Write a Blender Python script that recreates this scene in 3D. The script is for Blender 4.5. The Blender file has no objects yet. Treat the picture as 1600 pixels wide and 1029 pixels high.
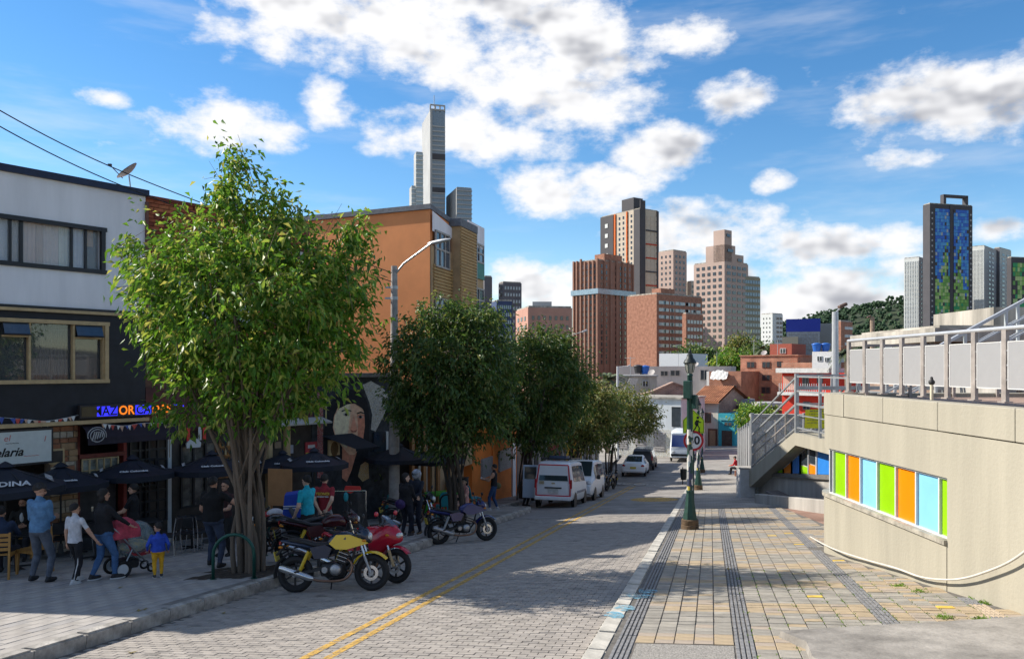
import bpy, bmesh, math, random
import numpy as np
from mathutils import Matrix, Vector
R = math.radians
PI = math.pi
sc = bpy.context.scene
COL = sc.collection
rnd = random.Random(7)

# ------------------------------------------------------------------ camera
# the eye is the origin, +Y is the view axis; 1600 px wide photo, 1240 px focal length
F, HY, CX = 1240.0, 575.0, 800.0
cam = bpy.data.cameras.new('camera')
cam.sensor_width = 36.0
cam.lens = 36.0 * F / 1600.0
cam.shift_y = (HY - 1029 / 2) / 1600.0
cam.clip_start = 0.05
cam.clip_end = 6000
camo = bpy.data.objects.new('camera', cam)
camo.rotation_euler = (R(90), 0, 0)
COL.objects.link(camo)
sc.camera = camo
sc.render.resolution_x, sc.render.resolution_y = 1024, 658

# ------------------------------------------------------------------ light
SUN_EL = R(36)
SUN_AZ = math.atan2(-.955, .30)              # measured from +Y towards +X
sd = Vector((math.sin(SUN_AZ) * math.cos(SUN_EL), math.cos(SUN_AZ) * math.cos(SUN_EL), math.sin(SUN_EL)))
sun = bpy.data.lights.new('sun', 'SUN')
sun.energy = 5.0
sun.angle = R(.5)
sun.color = (1, .93, .82)
suno = bpy.data.objects.new('sun', sun)
suno.rotation_euler = (-sd).to_track_quat('-Z', 'Y').to_euler()
COL.objects.link(suno)
sc.view_settings.view_transform = 'Standard'
sc.view_settings.look = 'None'
sc.view_settings.gamma = 1
sc.view_settings.exposure = 0.6

W = bpy.data.worlds.new('World')
sc.world = W
W.use_nodes = True
wt = W.node_tree
wt.nodes.clear()
def WN(t, **k):
    n = wt.nodes.new(t)
    for a, b in k.items(): setattr(n, a, b)
    return n
def wmath(tree, op, a, b=None, c=None, clamp=False):
    n = tree.nodes.new('ShaderNodeMath'); n.operation = op; n.use_clamp = clamp
    for i, v in enumerate((a, b, c)):
        if v is None: continue
        if isinstance(v, (int, float)): n.inputs[i].default_value = v
        else: tree.links.new(v, n.inputs[i])
    return n.outputs[0]
def wvec(tree, op, a, b=None):
    n = tree.nodes.new('ShaderNodeVectorMath'); n.operation = op
    for i, v in enumerate((a, b)):
        if v is None: continue
        if isinstance(v, (tuple, list)): n.inputs[i].default_value = v
        else: tree.links.new(v, n.inputs[i])
    return n
# cumulus field: drawn in (azimuth, tangent of elevation) of the world direction
tc = WN('ShaderNodeTexCoord')
sx = WN('ShaderNodeSeparateXYZ'); wt.links.new(tc.outputs['Generated'], sx.inputs[0])
az = wmath(wt, 'ARCTAN2', sx.outputs[0], sx.outputs[1])
hl = wmath(wt, 'SQRT', wmath(wt, 'ADD', wmath(wt, 'MULTIPLY', sx.outputs[0], sx.outputs[0]), wmath(wt, 'MULTIPLY', sx.outputs[1], sx.outputs[1])))
tel = wmath(wt, 'DIVIDE', sx.outputs[2], wmath(wt, 'MAXIMUM', hl, .05))
cb = WN('ShaderNodeCombineXYZ'); wt.links.new(az, cb.inputs[0]); wt.links.new(tel, cb.inputs[1])
P = cb.outputs[0]
# (photo px x, y, radius x, y, weight)
CL = [(590,35,235,75,1),(800,60,190,110,1),(880,140,120,70,1),(730,200,130,48,.9),(430,8,110,28,.8),(870,225,90,30,.7),
      (350,190,100,42,1),(430,215,50,26,.8),(165,152,55,13,.62),(510,160,46,42,.72),
      (1055,235,98,36,.9),(1145,165,55,38,.72),(1060,55,85,36,.6),(1010,105,50,40,.55),
      (885,297,102,40,1),
      (1100,358,120,40,.95),(1250,388,150,30,.85),(1385,370,70,24,.85),(1310,470,190,52,1),(1160,440,110,40,.85),(855,445,105,38,.9),
      (1470,152,120,56,1),(1590,145,70,58,1),(1420,247,60,18,.6),
      (1203,284,38,18,.85),(1565,356,75,18,.65),(600,385,180,11,.2),(640,470,160,20,.25)]
best = None
for x, y, rx, ry, w in CL:
    u = (x - CX) / F; a_ = math.atan(u); t_ = (HY - y) / F * math.cos(a_)
    n = WN('ShaderNodeVectorMath', operation='MULTIPLY_ADD')
    k = (F / rx / math.cos(a_) ** 2 * .88, F / ry * .88)
    wt.links.new(P, n.inputs[0]); n.inputs[1].default_value = (*k, 0); n.inputs[2].default_value = (-a_ * k[0], -t_ * k[1], 0)
    q = wvec(wt, 'DOT_PRODUCT', n.outputs[0], n.outputs[0]).outputs['Value']
    q = wmath(wt, 'MULTIPLY_ADD', q, -.55, w * .62)
    best = q if best is None else wmath(wt, 'MAXIMUM', best, q)
best = wmath(wt, 'MAXIMUM', best, -.62)
# the same kind of sky goes on outside the frame
n0 = WN('ShaderNodeTexNoise'); n0.inputs['Scale'].default_value = 2.6; n0.inputs['Detail'].default_value = 1
wt.links.new(P, n0.inputs['Vector'])
wide = wmath(wt, 'MULTIPLY_ADD', n0.outputs[0], 4.2, -2.15)
ax = wmath(wt, 'ABSOLUTE', az)
out1 = wmath(wt, 'MULTIPLY', wmath(wt, 'SUBTRACT', ax, .62), 6.0, clamp=True)
out2 = wmath(wt, 'MULTIPLY', wmath(wt, 'SUBTRACT', tel, .48), 6.0, clamp=True)
out = wmath(wt, 'MAXIMUM', out1, out2)
wide = wmath(wt, 'MULTIPLY_ADD', wmath(wt, 'SUBTRACT', 1.0, out), -3.0, wide)
best = wmath(wt, 'MAXIMUM', best, wide)
def puffs(off, detail):
    n1 = WN('ShaderNodeTexNoise'); n1.inputs['Scale'].default_value = 9; n1.inputs['Detail'].default_value = detail
    n1.inputs['Roughness'].default_value = .6
    n = WN('ShaderNodeVectorMath', operation='MULTIPLY_ADD')
    wt.links.new(P, n.inputs[0]); n.inputs[1].default_value = (1, 1.5, 1); n.inputs[2].default_value = off
    wt.links.new(n.outputs[0], n1.inputs['Vector'])
    return n1.outputs[0]
na = puffs((0, 0, 0), 6); nb = puffs((-.022, .04, 0), 3)
d0 = wmath(wt, 'ADD', best, wmath(wt, 'MULTIPLY_ADD', na, 3.3, -1.70))
def sstep(v, a, b):
    n = WN('ShaderNodeMapRange'); n.interpolation_type = 'SMOOTHSTEP'
    wt.links.new(v, n.inputs[0]); n.inputs[1].default_value = a; n.inputs[2].default_value = b
    return n.outputs[0]
ci = WN('ShaderNodeTexNoise'); ci.inputs['Scale'].default_value = 3; ci.inputs['Detail'].default_value = 5; ci.inputs['Roughness'].default_value = .62
cv = WN('ShaderNodeVectorMath', operation='MULTIPLY'); wt.links.new(P, cv.inputs[0]); cv.inputs[1].default_value = (1, 4.5, 1); wt.links.new(cv.outputs[0], ci.inputs['Vector'])
veil = wmath(wt, 'MULTIPLY', sstep(ci.outputs[0], .47, .75), .26)      # thin streaks of high cloud
mask = wmath(wt, 'MULTIPLY', wmath(wt, 'MAXIMUM', sstep(d0, -.22, .5), veil), sstep(tel, -.02, .03))
# thick parts and the sides turned from the sun are greyer
lee = wmath(wt, 'SUBTRACT', nb, na)
shade = sstep(wmath(wt, 'ADD', wmath(wt, 'MULTIPLY_ADD', lee, 3.4, d0), wmath(wt, 'MULTIPLY', az, .6)), .42, 1.2)
sky = WN('ShaderNodeTexSky', sky_type='NISHITA')
sky.sun_disc = False
sky.sun_elevation = SUN_EL
sky.sun_rotation = SUN_AZ
sky.altitude = 1500
sky.air_density = 1.15
sky.dust_density = .15
sky.ozone_density = 1.6
hs = WN('ShaderNodeHueSaturation'); hs.inputs['Saturation'].default_value = 1.32; hs.inputs['Value'].default_value = 1.12
wt.links.new(sky.outputs[0], hs.inputs['Color'])
ccol = WN('ShaderNodeMix', data_type='RGBA')
wt.links.new(shade, ccol.inputs[0])
ccol.inputs['A'].default_value = (6.7, 6.7, 6.8, 1)
ccol.inputs['B'].default_value = (2.75, 2.85, 3.2, 1)
fin = WN('ShaderNodeMix', data_type='RGBA')
wt.links.new(mask, fin.inputs[0])
wt.links.new(hs.outputs[0], fin.inputs['A'])
wt.links.new(ccol.outputs['Result'], fin.inputs['B'])
bg = WN('ShaderNodeBackground'); bg.inputs[1].default_value = .10
wt.links.new(fin.outputs['Result'], bg.inputs[0])
wo = WN('ShaderNodeOutputWorld'); wt.links.new(bg.outputs[0], wo.inputs[0])
W.cycles.sampling_method = 'MANUAL'
W.cycles.sample_map_resolution = 512

# ------------------------------------------------------------------ terrain and pixel helpers
def G(X, Y):
    xc = max(-25., min(40., X))
    return -2.2 + .03 * xc - .109 * min(Y, 50.) - .05 * max(0., min(Y, 95.) - 50.)
PAVE = .17
def GP(x, y, off=0.):
    """ground point seen at photo pixel (x, y)"""
    Y = 1.
    while (HY - y) / F * Y > G((x - CX) / F * Y, Y) + off and Y < 400: Y += .05
    return Vector(((x - CX) / F * Y, Y, G((x - CX) / F * Y, Y) + off))
def PX(x, y, Y): return Vector(((x - CX) / F * Y, Y, (HY - y) / F * Y))

# ------------------------------------------------------------------ materials
MATS = {}
def mat(name, col, rough=.7, metal=0., var=.12, scale=6., bump=0., bscale=40., spec=.4, col2=None, emit=None, alpha=None, trans=0., streak=False, hue=0.):
    if name in MATS: return MATS[name]
    m = bpy.data.materials.new(name); m.use_nodes = True
    t = m.node_tree; b = t.nodes['Principled BSDF']
    b.inputs['Roughness'].default_value = rough; b.inputs['Metallic'].default_value = metal
    b.inputs['Specular IOR Level'].default_value = spec
    c4 = (*col, 1)
    b.inputs['Base Color'].default_value = c4
    m.diffuse_color = c4
    if var > 0 or col2:
        tc = t.nodes.new('ShaderNodeTexCoord'); n = t.nodes.new('ShaderNodeTexNoise')
        n.inputs['Scale'].default_value = scale; n.inputs['Detail'].default_value = 5; n.inputs['Roughness'].default_value = .65
        src = tc.outputs['Object']
        if streak:
            mp = t.nodes.new('ShaderNodeMapping'); mp.inputs['Scale'].default_value = (1, 1, .12)
            t.links.new(src, mp.inputs[0]); src = mp.outputs[0]
        t.links.new(src, n.inputs['Vector'])
        r = t.nodes.new('ShaderNodeValToRGB')
        r.color_ramp.elements[0].position = .3; r.color_ramp.elements[1].position = .72
        a = col2 if col2 else tuple(max(0, c * (1 - var * 1.6)) for c in col)
        r.color_ramp.elements[0].color = (*a, 1)
        r.color_ramp.elements[1].color = (*(tuple(min(1, c * (1 + var)) for c in col)), 1)
        t.links.new(n.outputs[0], r.inputs[0])
        t.links.new(r.outputs[0], b.inputs['Base Color'])
    if bump > 0:
        tc = t.nodes.new('ShaderNodeTexCoord'); n = t.nodes.new('ShaderNodeTexNoise')
        n.inputs['Scale'].default_value = bscale; n.inputs['Detail'].default_value = 4
        t.links.new(tc.outputs['Object'], n.inputs['Vector'])
        bp = t.nodes.new('ShaderNodeBump'); bp.inputs['Strength'].default_value = bump; bp.inputs['Distance'].default_value = .02
        t.links.new(n.outputs[0], bp.inputs['Height']); t.links.new(bp.outputs[0], b.inputs['Normal'])
    if emit:
        b.inputs['Emission Color'].default_value = (*emit[0], 1); b.inputs['Emission Strength'].default_value = emit[1]
    if alpha is not None: b.inputs['Alpha'].default_value = alpha
    if trans: b.inputs['Transmission Weight'].default_value = trans
    MATS[name] = m
    return m
def brickmat(name, c1, c2, mortar, w=.24, h=.075, ms=.012, rough=.85, axis='XZ', bump=.3):
    """running-bond wall material for walls too far away to show single bricks"""
    if name in MATS: return MATS[name]
    m = bpy.data.materials.new(name); m.use_nodes = True
    t = m.node_tree; b = t.nodes['Principled BSDF']; b.inputs['Roughness'].default_value = rough
    b.inputs['Specular IOR Level'].default_value = .25
    tc = t.nodes.new('ShaderNodeTexCoord'); s = t.nodes.new('ShaderNodeSeparateXYZ'); c = t.nodes.new('ShaderNodeCombineXYZ')
    t.links.new(tc.outputs['Object'], s.inputs[0])
    ad = t.nodes.new('ShaderNodeMath'); ad.operation = 'ADD'
    t.links.new(s.outputs[0], ad.inputs[0]); t.links.new(s.outputs[1], ad.inputs[1])
    t.links.new(ad.outputs[0], c.inputs[0]); t.links.new(s.outputs[2], c.inputs[1])
    br = t.nodes.new('ShaderNodeTexBrick'); br.inputs['Scale'].default_value = 1
    br.inputs['Brick Width'].default_value = w; br.inputs['Row Height'].default_value = h; br.inputs['Mortar Size'].default_value = ms
    br.inputs['Color1'].default_value = (*c1, 1); br.inputs['Color2'].default_value = (*c2, 1); br.inputs['Mortar'].default_value = (*mortar, 1)
    t.links.new(c.outputs[0], br.inputs['Vector'])
    n = t.nodes.new('ShaderNodeTexNoise'); n.inputs['Scale'].default_value = .9; n.inputs['Detail'].default_value = 6
    t.links.new(tc.outputs['Object'], n.inputs['Vector'])
    mx = t.nodes.new('ShaderNodeMix'); mx.data_type = 'RGBA'; mx.blend_type = 'MULTIPLY'; mx.inputs[0].default_value = .75
    rp = t.nodes.new('ShaderNodeValToRGB'); rp.color_ramp.elements[0].color = (.55, .52, .5, 1); rp.color_ramp.elements[0].position = .32
    rp.color_ramp.elements[1].color = (1.1, 1.1, 1.1, 1); rp.color_ramp.elements[1].position = .68
    t.links.new(n.outputs[0], rp.inputs[0])
    t.links.new(br.outputs[0], mx.inputs['A']); t.links.new(rp.outputs[0], mx.inputs['B'])
    t.links.new(mx.outputs['Result'], b.inputs['Base Color'])
    MATS[name] = m
    return m
def glassmat(name, col=(.03, .04, .05), rough=.08, spec=.9):
    return mat(name, col, rough, 0, .25, 1.5, spec=spec)

# ------------------------------------------------------------------ mesh collector
class MB:
    def __init__(s): s.v = []; s.f = []; s.m = []; s.M = None; s.mi = 0
    def add(s, vs, fs, mi=None):
        o = len(s.v)
        if s.M is not None: vs = [s.M @ Vector(v) for v in vs]
        s.v.extend([tuple(v) for v in vs])
        s.f.extend([tuple(i + o for i in f) for f in fs])
        s.m.extend([s.mi if mi is None else mi] * len(fs))
        return s
    def box(s, c, d, rz=0., mi=None, rot=None):
        x, y, z = (k / 2 for k in d)
        m = Matrix.Translation(c) @ (rot.to_4x4() if rot is not None else Matrix.Rotation(rz, 4, 'Z'))
        vs = [m @ Vector(p) for p in ((-x,-y,-z),(x,-y,-z),(x,y,-z),(-x,y,-z),(-x,-y,z),(x,-y,z),(x,y,z),(-x,y,z))]
        return s.add(vs, [(0,3,2,1),(4,5,6,7),(0,1,5,4),(1,2,6,5),(2,3,7,6),(3,0,4,7)], mi)
    def bar(s, a, b, w, h=None, mi=None, up=(0, 0, 1)):
        """box beam from a to b"""
        a, b = Vector(a), Vector(b); h = h or w
        d = (b - a); L = d.length; d.normalize()
        u = Vector(up)
        if abs(d.dot(u)) > .98: u = Vector((0, 1, 0))
        x = d.cross(u).normalized(); z = x.cross(d)
        rot = Matrix((x, d, z)).transposed()
        return s.box((a + b) / 2, (w, L, h), rot=rot, mi=mi)
    def prism(s, poly, y0, y1, mi=None):
        """polygon in XZ (counter-clockwise seen from -Y), extruded from y0 to y1"""
        n = len(poly)
        vs = [(x, y0, z) for x, z in poly] + [(x, y1, z) for x, z in poly]
        fs = [tuple(range(n)), tuple(range(2 * n - 1, n - 1, -1))]
        fs += [((i + 1) % n, i, n + i, n + (i + 1) % n) for i in range(n)]
        return s.add(vs, fs, mi)
    def slab(s, poly, z0, z1, mi=None):
        """polygon in XY (counter-clockwise from above), from z0 up to z1"""
        n = len(poly)
        vs = [(x, y, z0) for x, y in poly] + [(x, y, z1) for x, y in poly]
        fs = [tuple(range(n - 1, -1, -1)), tuple(range(n, 2 * n))]
        fs += [(i, (i + 1) % n, n + (i + 1) % n, n + i) for i in range(n)]
        return s.add(vs, fs, mi)
    def quad(s, a, b, c, d, mi=None): return s.add([a, b, c, d], [(0, 1, 2, 3)], mi)
    def rings(s, rg, cap=True, closed=False, mi=None):
        n = len(rg[0]); vs = [p for r in rg for p in r]; fs = []
        k = len(rg)
        for i in range(k if closed else k - 1):
            a = i * n; b = ((i + 1) % k) * n
            for j in range(n): fs.append((a + j, a + (j + 1) % n, b + (j + 1) % n, b + j))
        if cap and not closed: fs += [tuple(range(n - 1, -1, -1)), tuple(range((k - 1) * n, k * n))]
        return s.add(vs, fs, mi)
    def tube(s, pts, r, n=8, cap=True, closed=False, mi=None, sq=1.):
        pts = [Vector(p) for p in pts]; k = len(pts)
        rr = r if isinstance(r, (list, tuple)) else [r] * k
        rg = []; prev = None
        for i in range(k):
            a = pts[(i - 1) % k] if (closed or i > 0) else pts[i]; b = pts[(i + 1) % k] if (closed or i < k - 1) else pts[i]
            d = (b - a)
            d = d.normalized() if d.length > 1e-9 else Vector((0, 0, 1))
            if prev is None:
                u = Vector((0, 0, 1)) if abs(d.z) < .9 else Vector((1, 0, 0))
                x = d.cross(u).normalized()
            else:
                x = (prev - d * prev.dot(d)).normalized()
            prev = x; y = d.cross(x)
            rg.append([pts[i] + x * math.cos(2 * PI * j / n) * rr[i] + y * math.sin(2 * PI * j / n) * rr[i] * sq for j in range(n)])
        return s.rings(rg, cap, closed, mi)
    def lathe(s, prof, n=16, c=(0, 0, 0), mi=None, axis='Z'):
        rg = []
        for r, z in prof:
            ring = []
            for j in range(n):
                a = 2 * PI * j / n; x, y = math.cos(a) * r, math.sin(a) * r
                p = (x, y, z) if axis == 'Z' else ((x, -z, y) if axis == 'Y' else (z, x, y))
                ring.append((p[0] + c[0], p[1] + c[1], p[2] + c[2]))
            rg.append(ring)
        return s.rings(rg, mi=mi)
    def ell(s, c, r, nu=12, nv=8, mi=None, M=None):
        c = Vector(c); rg = []
        for i in range(1, nv):
            th = PI * i / nv
            ring = []
            for j in range(nu):
                a = 2 * PI * j / nu
                p = Vector((r[0] * math.sin(th) * math.cos(a), r[1] * math.sin(th) * math.sin(a), -r[2] * math.cos(th)))
                if M is not None: p = M @ p
                ring.append(c + p)
            rg.append(ring)
        o = Vector((0, 0, r[2]));  o = M @ o if M is not None else o
        vs = [p for q in rg for p in q] + [c - o, c + o]; fs = []
        for i in range(len(rg) - 1):
            for j in range(nu): fs.append((i * nu + j, i * nu + (j + 1) % nu, (i + 1) * nu + (j + 1) % nu, (i + 1) * nu + j))
        b = len(rg) * nu; L = (len(rg) - 1) * nu
        for j in range(nu):
            fs.append((b, (j + 1) % nu, j)); fs.append((b + 1, L + j, L + (j + 1) % nu))
        return s.add(vs, fs, mi)
    def mesh(s, name, mats):
        me = bpy.data.meshes.new(name)
        me.from_pydata(s.v, [], s.f)
        mats = mats if isinstance(mats, (list, tuple)) else [mats]
        for m in mats: me.materials.append(m)
        if len(mats) > 1: me.polygons.foreach_set('material_index', s.m)
        me.update()
        return me
    def build(s, name, mats, parent=None, smooth=False, bevel=0.):
        me = s.mesh(name, mats)
        if bevel:
            bm = bmesh.new(); bm.from_mesh(me)
            bmesh.ops.bevel(bm, geom=bm.edges[:], offset=bevel, segments=1, affect='EDGES', clamp_overlap=True)
            bm.to_mesh(me); bm.free()
        return link(name, me, parent, smooth)
def link(name, me, parent=None, smooth=False):
    o = bpy.data.objects.new(name, me); COL.objects.link(o)
    if parent is not None: o.parent = parent
    if smooth is True: me.polygons.foreach_set('use_smooth', [True] * len(me.polygons))
    elif smooth:
        me.polygons.foreach_set('use_smooth', [True] * len(me.polygons))
        try: me.set_sharp_from_angle(angle=R(smooth))
        except Exception: pass
    return o
def tag(o, label=None, cat=None, group=None, kind=None):
    if label: o['label'] = label
    if cat: o['category'] = cat
    if group: o['group'] = group
    if kind: o['kind'] = kind
    return o
def thing(name, label, cat, loc=(0, 0, 0), rz=0., group=None):
    o = bpy.data.objects.new(name, None); COL.objects.link(o)
    o.empty_display_size = .2
    o.location = loc; o.rotation_euler = (0, 0, rz)
    return tag(o, label, cat, group)
def dup(o, name=None):
    c = o.copy(); COL.objects.link(c)
    if name: c.name = name
    return c
def dup_tree(o, parent=None, loc=None, rz=None, label=None):
    c = o.copy(); COL.objects.link(c); c.parent = parent
    if loc is not None: c.location = loc
    if rz is not None: c.rotation_euler = (0, 0, rz)
    if label: c['label'] = label
    for ch in list(o.children):
        dup_tree(ch, c)
    return c
def inst(name, me, parent, loc, rz=0., scale=None, rot=None):
    o = bpy.data.objects.new(name, me); COL.objects.link(o)
    if parent is not None: o.parent = parent
    o.location = loc
    o.rotation_euler = rot if rot is not None else (0, 0, rz)
    if scale is not None: o.scale = scale
    return o
def text_mesh(body, size, mats, extrude=.004, bold=0., shear=0., align='CENTER'):
    cu = bpy.data.curves.new('lettering', 'FONT'); cu.body = body; cu.size = size; cu.extrude = extrude
    cu.align_x = align; cu.align_y = 'CENTER'; cu.offset = bold; cu.shear = shear; cu.resolution_u = 3
    o = bpy.data.objects.new('lettering', cu); COL.objects.link(o)
    dg = bpy.context.evaluated_depsgraph_get()
    me = bpy.data.meshes.new_from_object(o.evaluated_get(dg))
    bpy.data.objects.remove(o); bpy.data.curves.remove(cu)
    me.materials.clear(); me.materials.append(mats)
    return me
def wall_open(mb, w, h, ops, depth=.18, mi=0, mr=None, x0=0., z0=0.):
    """front face in XZ at y=0 from (x0,z0) size w x h with real openings (x,z,w,h) and reveals of the given depth (towards +y)"""
    mr = mi if mr is None else mr
    xs = sorted({x0, x0 + w, *[k for o in ops for k in (o[0], o[0] + o[2])]}); zs = sorted({z0, z0 + h, *[k for o in ops for k in (o[1], o[1] + o[3])]})
    for i in range(len(xs) - 1):
        for j in range(len(zs) - 1):
            cx, cz = (xs[i] + xs[i+1]) / 2, (zs[j] + zs[j+1]) / 2
            if any(o[0] < cx < o[0] + o[2] and o[1] < cz < o[1] + o[3] for o in ops): continue
            mb.quad((xs[i], 0, zs[j]), (xs[i+1], 0, zs[j]), (xs[i+1], 0, zs[j+1]), (xs[i], 0, zs[j+1]), mi)
    for x, z, a, b in ops:
        d = depth
        mb.quad((x, 0, z), (x, d, z), (x + a, d, z), (x + a, 0, z), mr)
        mb.quad((x, 0, z + b), (x + a, 0, z + b), (x + a, d, z + b), (x, d, z + b), mr)
        mb.quad((x, 0, z), (x, 0, z + b), (x, d, z + b), (x, d, z), mr)
        mb.quad((x + a, 0, z), (x + a, d, z), (x + a, d, z + b), (x + a, 0, z + b), mr)

def M_at(loc, rz): return Matrix.Translation(loc) @ Matrix.Rotation(rz, 4, 'Z')
# ================================================================== GROUND, ROAD, PAVEMENTS
RO = Vector((.676, 7.85, 0)); RD = Vector((.2430, .9700, 0)); RP = Vector((.9700, -.2430, 0))
def rf(a, b, off=0.):
    """road frame: a metres right of the right-hand kerb edge, b metres along the street"""
    q = RO + RP * a + RD * b
    return Vector((q.x, q.y, G(q.x, q.y) + off))
def to_rf(x, y):
    q = Vector((x, y, 0)) - RO
    return q.dot(RP), q.dot(RD)
ex = Vector((RP.x, RP.y, .03 * RP.x - .109 * RP.y)).normalized()
ey = Vector((RD.x, RD.y, .03 * RD.x - .109 * RD.y)).normalized()
ez = ex.cross(ey).normalized(); ey = ez.cross(ex)
TILT = Matrix((ex, ey, ez)).transposed()
TILT_E = TILT.to_euler()

m_ground = mat('bare_ground', (.16, .14, .11), .95, var=.3, scale=.8)
m_joint = mat('joint_sand', (.15, .138, .122), .95, var=.3, scale=9)
m_lfar = brickmat('road_brick_far', (.30, .28, .26), (.25, .235, .22), (.19, .18, .17), .2, .1, .006)
def flat_brick(name, c1, c2, mo, w, h, ms):
    m = brickmat(name, c1, c2, mo, w, h, ms)
    t = m.node_tree
    for l in list(t.links):
        if l.to_node.type == 'COMBXYZ' and l.to_socket.name in ('X', 'Y'): t.links.remove(l)
    c = [n for n in t.nodes if n.type == 'COMBXYZ'][0]; tcn = [n for n in t.nodes if n.type == 'TEX_COORD'][0]
    mp = t.nodes.new('ShaderNodeMapping'); mp.inputs['Rotation'].default_value = (0, 0, math.atan2(RD.x, RD.y))
    t.links.new(tcn.outputs['Object'], mp.inputs[0])
    br = [n for n in t.nodes if n.type == 'TEX_BRICK'][0]
    for l in list(t.links):
        if l.to_node == br and l.to_socket.name == 'Vector': t.links.remove(l)
    t.links.new(mp.outputs[0], br.inputs['Vector'])
    return m
m_roadfar = flat_brick('road_paver_far', (.31, .29, .27), (.26, .245, .23), (.2, .19, .18), .2, .1, .006)
m_pavefar = flat_brick('pavement_paver_far', (.36, .335, .30), (.30, .285, .265), (.22, .21, .19), .2, .15, .006)
m_redpave = flat_brick('red_paver_far', (.33, .20, .15), (.28, .17, .13), (.2, .15, .12), .2, .1, .006)

def lin(*segs):
    return sorted(set(round(k, 4) for a, b, n in segs for k in np.linspace(a, b, n)))
xs = lin((-3000, -200, 8), (-200, -30, 8), (-30, 45, 16), (45, 300, 10), (300, 3000, 8))
ys = lin((-200, -5, 5), (-5, 50, 12), (50, 95, 8), (95, 400, 10), (400, 4000, 10))
mb = MB()
for y in ys:
    for x in xs: mb.v.append((x, y, G(x, y) - .12))
nx = len(xs)
for j in range(len(ys) - 1):
    for i in range(nx - 1): mb.f.append((j*nx+i, j*nx+i+1, (j+1)*nx+i+1, (j+1)*nx+i)); mb.m.append(0)
tag(mb.build('ground', m_ground), kind='structure')

# kerb lines
KL = [(-8.53, -4.), (-4.10, 14.3), (-3.75, 15.3), (-2.78, 17.0), (.73, 30.1), (.72, 30.7), (-.30, 31.6), (-.35, 32.1), (7.67, 62.), (13., 90.)]
def XL(y):
    for (x0, y0), (x1, y1) in zip(KL, KL[1:]):
        if y <= y1: return x0 + (x1 - x0) * (y - y0) / (y1 - y0)
    return KL[-1][0]
def XR(y): return -1.29 + .2505 * y
NEAR = 27.
def strip(mb, fa, fb, y0, y1, n, off, mi=0, div=6):
    st = np.linspace(y0, y1, n + 1)
    for i in range(n):
        for k in range(div):
            q = []
            for yy, kk in ((st[i], k), (st[i], k + 1), (st[i+1], k + 1), (st[i+1], k)):
                x = fa(yy) + (fb(yy) - fa(yy)) * kk / div
                q.append((x, yy, G(x, yy) + off))
            mb.quad(*q, mi=mi)
mb = MB()
strip(mb, XL, XR, -4, NEAR, 16, -.012, 0)
strip(mb, XL, XR, NEAR, 50, 24, 0, 1)
strip(mb, XL, XR, 50, 90, 12, 0, 1)
strip(mb, lambda y: -30, lambda y: 60, 90, 99, 3, 0, 1, 20)
road = tag(mb.build('road', [m_joint, m_roadfar]), kind='structure')
def left_edge(y): return -26.
mb = MB()
strip(mb, left_edge, lambda y: XL(y) - .17, -4, NEAR, 60, PAVE - .006, 0, 10)
strip(mb, left_edge, lambda y: XL(y) - .19, NEAR, 90, 60, PAVE, 1, 10)
lpave = tag(mb.build('pavement_left', [mat('slab_joint', (.19, .175, .16), .95, var=.25, scale=6), m_pavefar]), kind='structure')
def right_edge(y): return max(min(7.2 + .16 * max(0, y - 15), 30), 7.2)
mb = MB()
strip(mb, lambda y: XR(y) + .22, right_edge, -4, NEAR, 16, PAVE - .012, 0)
strip(mb, lambda y: XR(y) + .22, lambda y: XR(y) + 3.6, NEAR, 50, 12, PAVE, 1)
strip(mb, lambda y: XR(y) + .22, lambda y: XR(y) + 3.6, 50, 90, 10, PAVE, 1)
strip(mb, right_edge, lambda y: 40, -4, NEAR, 16, PAVE - .02, 2, 10)
strip(mb, lambda y: XR(y) + 3.6, lambda y: 40, NEAR, 36, 4, PAVE, 2, 10)
strip(mb, lambda y: XR(y) + 3.6, lambda y: 40, 36, 90, 16, PAVE, 1, 10)
rpave = tag(mb.build('pavement_right', [m_joint, m_pavefar, m_redpave]), kind='structure')

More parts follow.
